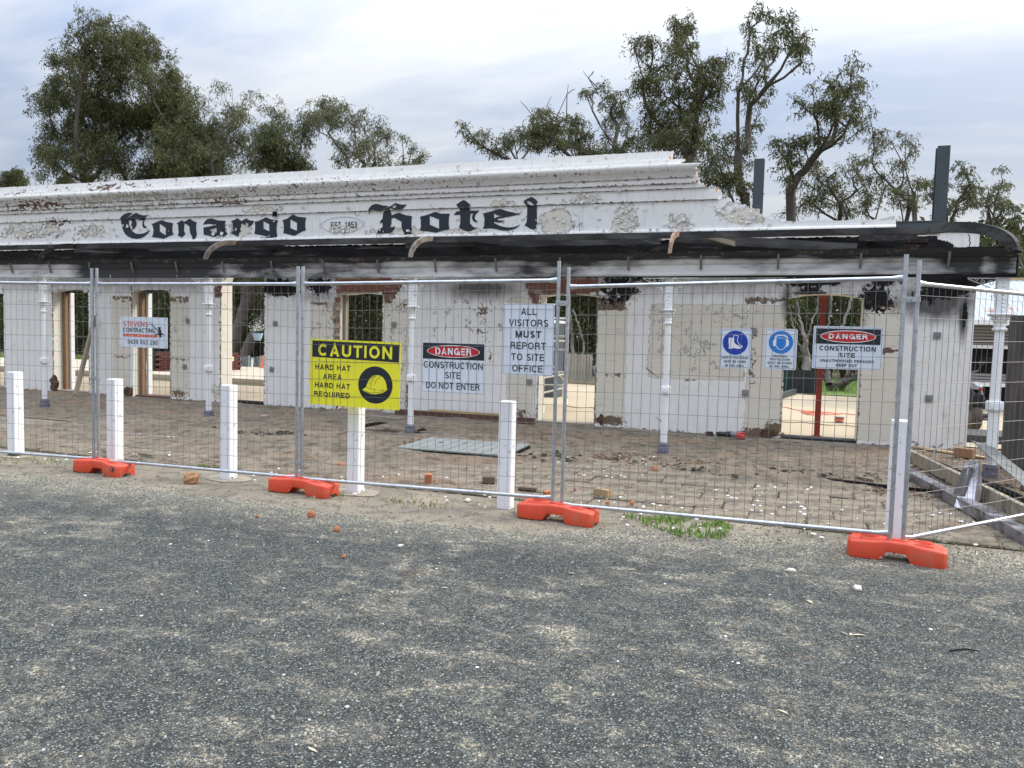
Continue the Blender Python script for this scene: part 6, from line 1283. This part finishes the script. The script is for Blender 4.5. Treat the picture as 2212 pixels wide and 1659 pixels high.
# ================================================================ TREES
def leafmat(name, c0, c1, tr=.25):
    m = bpy.data.materials.new(name); m.use_nodes = True; t = NT(m.node_tree); m.node_tree.nodes.remove(m.node_tree.nodes['Principled BSDF'])
    rnd = t.n('ShaderNodeNewGeometry').outputs['Random Per Island']; P = t.n('ShaderNodeTexCoord').outputs['Object']
    n = t.noise(P, .45, 3, .5); c = t.mix(n, c0, c1); c = t.mix(t.ramp(rnd, .0, 1., 0, .55), c, t.mix(rnd, (.030,.040,.014), (.13,.13,.055)))
    d = t.n('ShaderNodeBsdfDiffuse', {'Color': c}); tl = t.n('ShaderNodeBsdfTranslucent', {'Color': c}); gl_ = t.n('ShaderNodeBsdfGlossy', {'Color': (.8,.85,.8,1), 'Roughness': .45})
    a = t.n('ShaderNodeMixShader', {0: tr, 1: d.outputs[0], 2: tl.outputs[0]}); g_ = t.n('ShaderNodeMixShader', {0: .02, 1: a.outputs[0], 2: gl_.outputs[0]})
    t.n('ShaderNodeOutputMaterial', {0: g_.outputs[0]}); 
    for x in list(m.node_tree.nodes):
        if x.bl_idname == 'ShaderNodeOutputMaterial' and not x.inputs[0].links: m.node_tree.nodes.remove(x)
    return m
LG = leafmat('olive gum leaves', (.072,.085,.032), (.145,.148,.062)); LD = leafmat('dark gum leaves', (.050,.064,.026), (.098,.108,.044)); LP = leafmat('pale gum leaves', (.105,.118,.055), (.19,.188,.10)); LB = leafmat('bush leaves', (.035,.048,.018), (.085,.095,.035))
bark = mat('grey brown gum bark', (.085,.072,.062), .85, 0, .4, 1.5, .01, 12, (.22,.20,.18), (.56,.68), .9, stretch=(1,1,.35)); barkp = mat('pale smooth gum bark', (.25,.23,.21), .75, 0, .25, 1.5, .006, 12, (.10,.085,.07), (.46,.58), 1.2, stretch=(1,1,.4))
def mesh_np(name, V, Fc, m, parent=None):
    me = bpy.data.meshes.new(name); nf, k = Fc.shape; me.vertices.add(len(V)); me.vertices.foreach_set('co', V.astype(np.float32).ravel()); me.loops.add(nf*k); me.loops.foreach_set('vertex_index', Fc.astype(np.int32).ravel()); me.polygons.add(nf); me.polygons.foreach_set('loop_start', (np.arange(nf)*k).astype(np.int32)); me.polygons.foreach_set('loop_total', np.full(nf, k, np.int32)); me.update(calc_edges=True); me.materials.append(m)
    o = bpy.data.objects.new(name, me); C.objects.link(o)
    if parent: o.parent = parent
    return o
def leaf_mesh(name, P, D, L, Wd, m, parent):
    """one folded diamond per leaf: P base points, D directions"""
    n = len(P); D = D/np.linalg.norm(D, axis=1, keepdims=True); q = rng.normal(size=(n,3)); s = np.cross(D, q); s /= np.linalg.norm(s, axis=1, keepdims=True)+1e-9
    L = L[:,None]; Wd = Wd[:,None]; a = P; b = P+D*L*.45+s*Wd; c = P+D*L; d = P+D*L*.45-s*Wd
    V = np.stack([a,b,c,d], 1).reshape(-1,3); Fc = np.arange(n*4).reshape(-1,4); return mesh_np(name, V, Fc, m, parent)
def strands(cen, rad, n, k=5, step=.075, droop=.8, seed=0, shell=.55):
    """n hanging sprays in an ellipsoid: returns leaf bases and directions"""
    u = rng.normal(size=(n,3)); u /= np.linalg.norm(u, axis=1, keepdims=True); r_ = rng.random(n)**(1/3)*(1-shell)+shell*(.75+.3*rng.random(n)); r_ = np.where(rng.random(n) < .62, r_, rng.random(n)**.5)
    st = cen+u*rad*r_[:,None]; hd = rng.normal(size=(n,3))*np.array([1,1,.3]); hd[:,2] += .25
    Ps, Ds = [], []; p = st.copy(); d = hd/np.linalg.norm(hd, axis=1, keepdims=True)
    for i in range(k):
        d = d + np.array([0,0,-.42*droop]) + rng.normal(size=(n,3))*.18; d /= np.linalg.norm(d, axis=1, keepdims=True); p = p+d*step
        ld = d*.5+np.array([0,0,-.55*droop])+rng.normal(size=(n,3))*.50; Ps.append(p.copy()); Ds.append(ld)
    return np.concatenate(Ps), np.concatenate(Ds), st
def frusta(segs, n=5):
    V = []; Fc = []
    for p, q, r0, r1 in segs:
        p = np.array(p); q = np.array(q); d = q-p; L = np.linalg.norm(d)+1e-9; d /= L; a = np.array([0,0,1.]) if abs(d[2]) < .9 else np.array([1.,0,0]); u = np.cross(d, a); u /= np.linalg.norm(u); w_ = np.cross(u, d); o = len(V)
        for c, r_ in ((p, r0), (q+d*min(r1*.4, L*.1), r1)):
            for k in range(n): t_ = 2*math.pi*k/n; V.append(c+(u*math.cos(t_)+w_*math.sin(t_))*r_)
        for k in range(n): Fc.append((o+k, o+(k+1) % n, o+n+(k+1) % n, o+n+k))
    return np.array(V), np.array(Fc)
def gum(label, ub, Y, clumps, fork=.45, m=LG, bk=bark, r0=.30, dens=1., lean=0., leafL=.17, group='gum trees behind the hotel', extra=(), vb=None, sparse=1.):
    bx, _ = wl(ub, 700, Y); t = thing('gum_tree', label, 'tree', (bx, Y, 0), group=group); rs_ = random.Random(int(ub*7+Y))
    cl_ = []
    for c in clumps:
        u, v, ru, rv = c[:4]; x, z = wl(u, v, Y); sc = abs(wl(u+10, v, Y)[0]-x)/10; dy = rs_.uniform(-1, 1)*min(3.5, 1.2+ru*sc*.9)
        cl_.append((np.array([x-bx, dy, z]), np.array([ru*sc, max(.5, (ru+rv)/2*sc*.95), rv*sc]), c[4] if len(c) > 4 else 1.))
    base_ = list(cl_)
    for i, (c, rd, dn) in enumerate(base_):             # thinner fill between neighbouring clumps so the crown closes up
        nb_ = sorted(((np.linalg.norm(c-e[0]), j) for j, e in enumerate(base_) if j != i))[:3]
        for dd, j in nb_:
            if i < j or dd > 4.0: continue
            e = base_[j]; q = rs_.uniform(.35,.65); cl_.append((c+(e[0]-c)*q+np.array([rs_.uniform(-.2,.2), rs_.uniform(-.5,.5), rs_.uniform(-.25,.15)]), (rd+e[1])*.5*rs_.uniform(.7,1.0), .6*min(dn, e[2])))
    top = max(c[0][2] for c in cl_); cx_ = np.mean([c[0][0] for c in cl_]); zf = top*fork
    nodes = [np.array([0,0,-.1])]; par = [-1]; plen = [0.]; k = 6
    for i in range(1, k+1):
        q = i/k; nodes.append(np.array([cx_*q*q*.45+lean*q+.22*math.sin(i*1.9+ub), .2*math.sin(i*1.3+ub), zf*q])); par.append(len(nodes)-2); plen.append(0.)
    tips = []
    for c, rd, dn in sorted(cl_, key=lambda e: np.linalg.norm(e[0]-nodes[k])):
        best = min(range(2, len(nodes)), key=lambda j: np.linalg.norm(c-nodes[j])*(1+(1.0 if nodes[j][2] > c[2]-.25 else 0)) + .55*plen[j])
        a = nodes[best]; n_ = max(2, int(np.linalg.norm(c-a)/.9)); prev = best; dd = c-a; side = np.array([rs_.uniform(-.07,.07), rs_.uniform(-.07,.07), -.07])*np.linalg.norm(dd)
        for i in range(1, n_+1):
            q = i/n_; nodes.append(a+dd*q+side*math.sin(q*3.14)+np.array([rs_.uniform(-.04,.04) for _ in range(3)])*(q < 1)); par.append(prev); plen.append(plen[prev]+np.linalg.norm(nodes[-1]-nodes[prev])); prev = len(nodes)-1
        tips.append((prev, c, rd, dn))
    tw = []; LPs, LDs = [], []
    for j, c, rd, dn in tips:
        area = rd[0]*rd[2]*math.pi; ms = 4+int(area*2.4); st = []
        for _ in range(ms):
            u = rng.normal(size=3); u /= np.linalg.norm(u); sc_ = c+u*rd*rng.random()**.5*1.12; sr = rd*rng.uniform(.22,.46); P_, D_, s2 = strands(sc_, sr, max(5, int(area*78*dn*dens*sparse/ms)), shell=.3); LPs.append(P_); LDs.append(D_); st += [sc_]+list(s2[:max(1, int(area*2.5/ms))])
        for i in range(len(st)):
            e = st[i]; mid = c+(e-c)*.5+np.array([rs_.uniform(-.1,.1), rs_.uniform(-.1,.1), -.05-.08*rd[2]]); tw.append((nodes[j], mid, .015, .010)); tw.append((mid, e, .011, .005))
    w_ = [0.]*len(nodes)
    for j, c, rd, dn in tips: w_[j] += .028**2*(1+rd[0]*rd[2])
    for j in range(len(nodes)-1, 0, -1):
        w_[j] = max(w_[j], .0004); w_[par[j]] += w_[j]
    rad = [max(.016, r0*.68*(q/w_[0])**.62) for q in w_]
    segs = [(nodes[par[j]], nodes[j], rad[par[j]] if par[j] and abs(rad[par[j]]-rad[j]) < rad[j] else rad[j]*1.25, rad[j]) for j in range(1, len(nodes))]
    for e in extra:                                     # bare dead branches given as pixel paths
        pts = []
        for u, v in e: x, z = wl(u, v, Y); pts.append(np.array([x-bx, .3, z]))
        pts = [min(nodes[3:], key=lambda q: np.linalg.norm(q-pts[0]))]+pts
        for i in range(len(pts)-1): segs.append((pts[i], pts[i+1], .035-.03*i/len(pts), .035-.03*(i+1)/len(pts)))
    V, Fc = frusta(segs, 7); mesh_np('trunk', V, Fc, bk, t)
    V, Fc = frusta(tw, 3); tag(mesh_np('twigs', V, Fc, bk, t), kind='stuff')
    P_, D_ = np.concatenate(LPs), np.concatenate(LDs); n = len(P_); leaf_mesh('crown', P_, D_, leafL*(.6+.8*rng.random(n)), (.016+.012*rng.random(n))*leafL/.17*1.15, m, t)
    return t
gum('tall gum tree at the far left with a thin bare top where a bird sits', 232, 38, [(205,35,36,22,.5),(225,60,30,26,.55),(190,58,18,16,.4),(250,58,16,18,.4),(200,105,26,26,.7),(232,110,22,24,.6),(175,150,22,18),(130,172,30,18),(90,165,20,14,.9),(85,195,20,24),(150,200,38,30),(110,215,34,26),(215,150,34,42),(205,205,44,40),(130,262,40,26),(100,290,18,22,.9),(95,320,20,20,.9),(150,315,44,30),(190,275,44,36),(170,362,34,34),(220,350,44,44),(120,335,18,14,.7),(165,235,30,20)],
    .42, LG, bark, .36, 1.05, extra=[[(200,150),(170,90),(152,70),(141,48)],[(170,90),(158,66),(148,56)]])
gum('broad dense gum tree standing right of the tall left one', 330, 41, [(290,78,30,18),(320,92,28,22),(345,110,26,26),(285,125,32,34),(330,135,40,34),(372,160,22,30),(275,185,34,34),(330,190,48,40),(375,200,26,40),(360,240,52,40),(300,240,52,52),(400,265,36,44),(340,300,74,50),(275,300,46,50),(400,330,50,50),(330,360,84,34),(260,370,50,30),(430,350,40,44),(425,290,22,30),(440,250,16,18,.6)],
    .40, LG, bark, .40, 1.25)
gum('slender airy gum tree with dead spikes, third from the left', 520, 43, [(515,182,22,16,.6),(522,205,22,18,.6),(570,222,28,20,.7),(582,240,20,20,.6),(480,248,20,18,.7),(510,240,20,16,.7),(470,285,22,26,.8),(540,262,30,26,.8),(560,290,26,26,.6),(500,300,34,30,.8),(470,330,30,34),(540,335,44,36,.9),(500,365,50,30),(590,310,24,30,.5),(450,300,18,30,.7),(455,355,30,30)],
    .38, LP, barkp, .30, .85, extra=[[(500,300),(492,250),(496,205),(494,185)],[(492,250),(474,215),(468,190)],[(540,300),(530,240),(540,200)]])
gum('dark compact gum tree in the middle of the left group', 618, 40, [(620,270,30,26),(605,300,34,30),(640,310,30,34),(615,345,40,36),(650,360,36,28),(590,360,24,26)], .4, LD, bark, .26, 1.3)
gum('round topped pale gum tree above the words on the parapet', 735, 42, [(690,215,30,18),(680,240,36,26),(715,245,30,26,.9),(690,280,34,26,.8),(745,250,20,18,.7),(775,248,26,16,.8),(800,265,24,22,.8),(820,290,18,24,.8),(760,280,26,24,.7),(800,320,28,22,.7),(740,310,30,24,.6),(822,345,18,16,.7),(700,340,26,22,.7),(780,350,20,14,.6),(845,350,14,12,.6)],
    .36, LP, barkp, .28, .9, extra=[[(735,380),(760,350),(800,340),(835,335)]])
gum('little wispy gum top just left of the gap of open sky', 868, 44, [(886,302,14,14,.7),(898,325,12,14,.7),(884,338,18,12,.8),(872,355,12,10,.7)], .5, LP, barkp, .14, .9)
gum('low distant gum crown at the far left edge', 30, 60, [(10,385,18,12),(40,378,18,10),(62,385,16,12),(20,398,34,14)], .5, LD, bark, .25, 1.0, leafL=.22)
gum('small distant gum crown left of the tall gum tree', 118, 58, [(118,375,14,12),(128,388,16,12),(108,392,16,10)], .5, LD, bark, .2, .9, leafL=.22)
gum('sprawling gum tree with a long low limb reaching left, first of the right group', 1165, 44, [(1022,286,24,14,.7),(1008,296,16,10,.6),(1066,303,22,14,.7),(1045,318,20,12,.6),(1080,325,24,14,.8),(1147,238,24,16,.9),(1165,262,38,22),(1120,283,26,20),(1200,262,30,22,.9),(1240,258,26,20),(1245,290,34,26),(1182,305,44,24),(1130,318,30,18),(1215,325,50,20),(1270,320,34,24),(1285,345,40,18)],
    .35, LG, bark, .34, 1.0, extra=[[(1150,250),(1130,225),(1120,215)],[(1195,260),(1222,200),(1225,178)],[(1222,200),(1235,190),(1240,190)],[(1190,240),(1178,225),(1188,205)]])
gum('thin gum tree with grey spikes between the sprawling tree and the big central crown', 1335, 43, [(1290,188,24,18,.8),(1330,180,22,12,.8),(1275,212,16,14,.8),(1318,215,26,26,.8),(1340,235,22,26,.7),(1360,300,34,22),(1310,310,28,20),(1345,330,50,22),(1300,260,20,20,.5)],
    .4, LG, bark, .26, .95, extra=[[(1290,200),(1268,165),(1257,150)],[(1268,165),(1280,150),(1276,158)]])
gum('largest crowned gum tree rising behind the right half of the parapet', 1478, 40, [(1379,85,24,16,.8),(1397,72,20,10,.6),(1365,100,18,10,.6),(1408,92,16,14,.8),(1455,40,9,10,.7),(1455,60,9,12,.6),(1488,42,14,11,.7),(1490,60,8,12,.5),(1455,85,22,20),(1483,98,24,22),(1423,122,26,22),(1468,134,40,26),(1510,122,22,18),(1392,160,26,22),(1385,185,26,24),(1557,128,26,16,.9),(1552,152,26,20,.8),(1530,165,24,24,.8),(1423,190,38,32),(1490,178,42,36),(1526,206,36,34),(1468,232,52,30),(1401,240,30,30),(1513,250,38,34),(1446,282,42,34),(1504,303,48,34),(1560,200,20,30,.6),(1400,290,40,24),(1440,320,46,20)],
    .36, LG, bark, .38, 1.12, extra=[])
gum('tall narrow gum tree left of the leaning limbs, with a tuft at its very top', 1600, 37, [(1682,28,22,14,.9),(1690,45,24,14),(1650,40,14,12,.7),(1620,58,9,11,.7),(1668,66,18,14),(1700,62,22,14),(1735,80,18,14,.9),(1712,95,20,14),(1650,92,14,14,.7),(1664,120,18,14,.8),(1622,108,9,18,.7),(1728,108,16,14,.8),(1731,145,14,16,.6),(1650,150,18,16,.8),(1655,178,18,18,.8),(1617,190,22,22,.8),(1600,215,24,20),(1629,245,20,24,.9),(1560,300,38,34),(1545,355,44,36),(1595,330,30,40,.8),(1585,395,44,36),(1615,290,18,24,.7),(1530,400,26,30),(1610,430,20,20,.8)],
    .34, LG, bark, .32, 1.0)
gum('gum tree with long limbs leaning up to the right behind the short steel column', 1655, 39, [(1845,148,26,16,.9),(1862,160,14,12,.7),(1812,180,22,14),(1840,190,40,20),(1783,178,16,12,.8),(1830,215,46,22),(1785,225,26,20),(1758,245,34,20),(1805,258,44,24),(1846,250,24,24),(1714,232,16,14,.8),(1740,285,30,20),(1680,290,22,20),(1790,295,36,20),(1700,330,24,16,.6),(1750,345,24,14,.6),(1708,402,18,12,.9),(1690,370,14,12,.6),(1860,290,22,16,.8),(1720,300,22,16)],
    .28, LG, bark, .34, .95)
gum('airy gum tree with fine bare twigs, left of the tall steel column', 1868, 44, [(1874,255,18,14,.6),(1906,285,20,14,.6),(1950,312,18,14,.5),(1970,330,14,14,.5),(1940,345,22,20,.5),(1890,330,26,22,.5),(1850,330,24,20,.5),(1880,385,34,22,.6),(1840,370,24,22,.5),(1950,385,26,22,.6),(1925,430,40,18,.9),(1870,430,34,20,.9),(1960,450,36,16),(1900,462,50,12),(1985,400,14,14,.4),(1815,440,24,18,.7)],
    .35, LP, bark, .24, .8)
gum('slim many stemmed gum tree between the leaning limbs and the airy one', 1775, 46, [(1765,400,24,22,.8),(1800,380,22,24,.7),(1780,440,32,22,.9),(1735,440,26,20,.8),(1700,455,24,14,.7),(1820,410,20,22,.7),(1755,360,18,16,.5),(1830,460,30,14,.9)], .4, LG, bark, .22, .85)
gum('small pale gum tree whose top shows right of the tall steel column', 2075, 50, [(2061,362,14,10,.7),(2072,384,16,14,.8),(2016,395,20,14,.8),(1992,400,14,10,.7),(2085,405,18,14,.8),(2100,425,14,14,.7),(2010,425,22,16,.7),(2060,440,20,16,.7),(2040,460,26,12,.8)], .4, LP, bark, .2, .9, leafL=.20)
gum('pale gum tree at the right edge above the corner rib', 2150, 52, [(2146,382,20,10,.8),(2130,398,24,12,.8),(2168,400,16,12,.7),(2098,412,16,12,.7),(2095,435,18,14,.7),(2165,425,22,12,.8),(2192,432,18,16,.8),(2125,450,22,12,.6),(2200,465,16,16,.7),(2150,470,26,12,.6),(2190,500,20,18)], .35, LP, bark, .2, .85, leafL=.20)
gum('dark green tree showing through the curve of the corner rib', 2135, 34, [(2135,520,26,22),(2120,500,18,16),(2150,545,26,20),(2195,530,24,26),(2190,570,30,26),(2200,600,26,24),(2160,560,20,20)], .3, LD, bark, .22, 1.5, leafL=.17)

# trees and scrub seen through the door openings
def gum2(label, ub, Y, path, r0, clumps, bk=bark, m=LB, dens=1.2):
    bx, _ = wl(ub, 760, Y); t = thing('gum_tree', label, 'tree', (bx, Y, 0), group='gum trees seen through the openings'); segs = []
    for p in path:
        pts = [];
        for u, v, r_ in p: x, z = wl(u, v, Y); pts.append((np.array([x-bx, .15*math.sin(u), max(z, -.1)]), r_))
        for a, b_ in zip(pts, pts[1:]):
            n_ = 4
            for i in range(n_):
                q0, q1 = i/n_, (i+1)/n_; w0 = lambda q: np.array([math.sin(q*9+a[0][2])*.03, 0, 0]); segs.append((a[0]+(b_[0]-a[0])*q0+w0(q0), a[0]+(b_[0]-a[0])*q1+w0(q1), a[1]+(b_[1]-a[1])*q0, a[1]+(b_[1]-a[1])*q1))
    V, Fc = frusta(segs, 9); mesh_np('trunk', V, Fc, bk, t); LPs, LDs = [], []
    for u, v, ru, rv in clumps:
        x, z = wl(u, v, Y); sc = abs(wl(u+10, v, Y)[0]-x)/10; rd = np.array([ru*sc, ru*sc, rv*sc]); P_, D_, _ = strands(np.array([x-bx, rng.uniform(0,1.5), z]), rd, int(rd[0]*rd[2]*math.pi*34*dens)); LPs.append(P_); LDs.append(D_)
    if LPs: P_, D_ = np.concatenate(LPs), np.concatenate(LDs); n = len(P_); leaf_mesh('crown', P_, D_, .2*(.6+.8*rng.random(n)), .022+.014*rng.random(n), m, t)
    return t
gum2('dark forked gum trunk in the tall gap, its main stem leaning right', 500, 29, [[(497,790,.34),(506,735,.30),(517,690,.26),(530,640,.22),(538,590,.18),(541,520,.14)],[(505,745,.16),(512,715,.12),(513,700,.08)],[(525,790,.30),(540,740,.22),(556,705,.16),(572,672,.13),(600,640,.1)],[(478,790,.10),(484,700,.08),(483,655,.07),(478,610,.05)]], .3, [(560,560,50,40),(500,540,50,40),(470,590,30,30)])
gum2('pale many stemmed gum in the right doorway, behind the small blue signs', 1745, 29, [[(1745,830,.20),(1742,770,.12),(1738,730,.07),(1728,690,.035),(1722,650,.025)],[(1742,770,.05),(1722,740,.035),(1712,700,.025),(1705,660,.02)],[(1742,745,.045),(1752,700,.03),(1768,660,.025),(1765,620,.02)],[(1735,720,.025),(1715,690,.02),(1700,672,.012)],[(1745,800,.05),(1790,700,.035),(1796,650,.03),(1800,600,.03)],[(1760,830,.07),(1812,740,.05),(1822,700,.045),(1838,650,.04),(1850,600,.03)]], .2, [(1720,600,40,30),(1800,590,50,30)], barkp)
gum2('fallen forked dead gum limb on the grass in the right doorway', 1815, 27, [[(1797,872,.10),(1790,830,.13),(1786,805,.10),(1780,790,.08)],[(1800,838,.13),(1822,826,.12),(1850,812,.10),(1880,795,.08),(1930,780,.05)],[(1822,826,.12),(1817,850,.10),(1812,872,.07)],[(1822,826,.08),(1838,800,.07),(1852,792,.05)]], .2, [])
gum2('leaning grey gum trunk in the second doorway from the left', 318, 31, [[(300,800,.10),(312,740,.08),(330,690,.06),(352,640,.05),(370,600,.04)],[(345,800,.05),(342,770,.04),(344,745,.03)]], .2, [(330,600,40,30)], barkp)
gum2('slim pale stem in the scaffold doorway', 1250, 30, [[(1262,800,.05),(1258,740,.04),(1250,700,.035),(1238,670,.025)],[(1240,800,.08),(1232,700,.06),(1230,600,.05)]], .2, [(1240,600,40,30)], barkp)
def bush(label, x0, x1, Y, h_, n, seed, m=LB, dep=2.2, leafL=.2, group='bushes behind the site'):
    t = thing('bush', label, 'bush', ((x0+x1)/2, Y, 0), group=group); hw = (x1-x0)/2; LPs, LDs, tw = [], [], []
    for k in range(n):
        q = rng.random(); c = np.array([rng.uniform(-hw,hw), rng.uniform(-dep,dep), .3+h_*q*(1-.35*rng.random())]); rd = np.array([1,1,.75])*rng.uniform(.5,1.1); P_, D_, st = strands(c, rd, int(125*rd[0]*rd[2]), 6, .09, .7); LPs.append(P_); LDs.append(D_)
        b0 = np.array([c[0]*.7, c[1]*.5, 0]); tw.append((b0, b0*.5+c*.5+np.array([0,0,.2]), .05, .03)); tw.append((b0*.5+c*.5+np.array([0,0,.2]), c, .03, .012))
    V, Fc = frusta(tw, 4); mesh_np('stems', V, Fc, bark, t); P_, D_ = np.concatenate(LPs), np.concatenate(LDs); n_ = len(P_); leaf_mesh('foliage', P_, D_, leafL*(.6+.8*rng.random(n_)), (.024+.018*rng.random(n_)), m, t); return t
for i, (x0, x1, Y, h_, n, lb) in enumerate(((-46,-39,32,6.5,60,'dark scrubby bush seen at the far left behind the first gap'),(-39,-33,31,6.5,60,'dark bush filling the left half of the first doorway'),(-33,-28,32,6.5,54,'dark bush filling the right half of the first doorway'),(-28,-22.5,33,7,56,'olive bush behind the second doorway'),(-22.5,-17,34,7.5,56,'olive bush behind the tall gap'),(-17,-11,32,6.8,60,'very dark dense bush behind the third doorway'),(-11,-5.5,33,6.8,56,'dark bush behind the scaffold tower'),(-5.5,0,34,6.5,48,'bush left of the rightmost doorway, mostly hidden'),(0,6,37,6.5,50,'olive bush behind the rightmost doorway'),(6,13,38,6,44,'bush behind the shed'),(13,21,36,6,40,'bush beyond the right end of the shed'))): bush(lb, x0, x1, Y, h_, n, i, [LB,LB,LD][i % 3])
# far wood, one mass of foliage nobody could count
n = 110000; X = rng.uniform(-85, 42, n); Yf = rng.uniform(50, 64, n); Zf = rng.random(n)**.8*(7.5+3*fbm(X, Yf*.2, 7, 61)); P_ = np.stack([X, Yf, Zf], 1); D_ = rng.normal(size=(n,3))+np.array([0,0,-.5])
o = leaf_mesh('far_wood', P_, D_, .42*(.5+rng.random(n)), .10+.08*rng.random(n), LD, None); tag(o, 'dark mass of woodland closing the view behind everything', 'woodland', kind='stuff')
V = []; 
for k in range(36): x = rng.uniform(-60, 40); yy = rng.uniform(47, 56); V.append((np.array([x, yy, 0]), np.array([x+rng.uniform(-1,1), yy, rng.uniform(7,11)]), rng.uniform(.12,.25), .08))
a, b_ = frusta(V, 6); tag(mesh_np('far_trunks', a, b_, bark), kind='stuff')
def gfar(r_):
    x = r_.uniform(1.0, 7.5); y = r_.uniform(25.4, 33); return (x, y, .0)
grass('far_grass', 5000, gfar, .22, 9, mat('bright far grass', (.14,.24,.035), .7, 0, .5, 1.0))
def gfar2(r_): return (r_.uniform(-34,-29), r_.uniform(23.5,27), 0.)
grass('far_grass', 2600, gfar2, .22, 10, MT['bright far grass'])
b = MB(); b.poly([[(.6,24.9),(9,25),(12,36),(.6,36)]], lambda a, c, d: (a, c, .02)); tag(b.build('grass_ground', mat('green turf', (.10,.16,.03), .9, 0, .5, 1.2)), kind='structure')
# the bird
bx_, bz_ = wl(141, 50, 38); t = thing('bird', 'small dark bird perched on the bare twig at the top left', 'bird', (bx_, 38.25, bz_-.08))
bdm = mat('dark feathers', (.02,.02,.025), .6)
b = MB(); b.tube([(.10,0,-.13),(.06,0,-.04),(0,0,.06),(-.03,0,.14),(-.04,0,.19),(-.05,0,.22)], [.012,.03,.055,.045,.032,.028], 10); b.tube([(-.05,0,.215),(-.06,0,.23),(-.055,0,.245)], [.034,.036,.01], 10); b.build('body', bdm, t, smooth=True)
b = MB(); b.tube([(-.085,0,.228),(-.12,0,.222)], [.010,.002], 6); b.build('beak', signk, t); b = MB(); b.box(.05,.14,-.012,.012,-.20,-.06); b.build('tail', bdm, t)
for s_ in (-1,1): b = MB(); b.loft([[(.02,s_*.05,.10),(.05,s_*.055,.02),(.09,s_*.03,-.12),(.03,s_*.045,-.02)],[(.01,s_*.06,.10),(.04,s_*.065,.02),(.09,s_*.04,-.12),(.02,s_*.055,-.02)]]); b.build('wing', bdm, t)
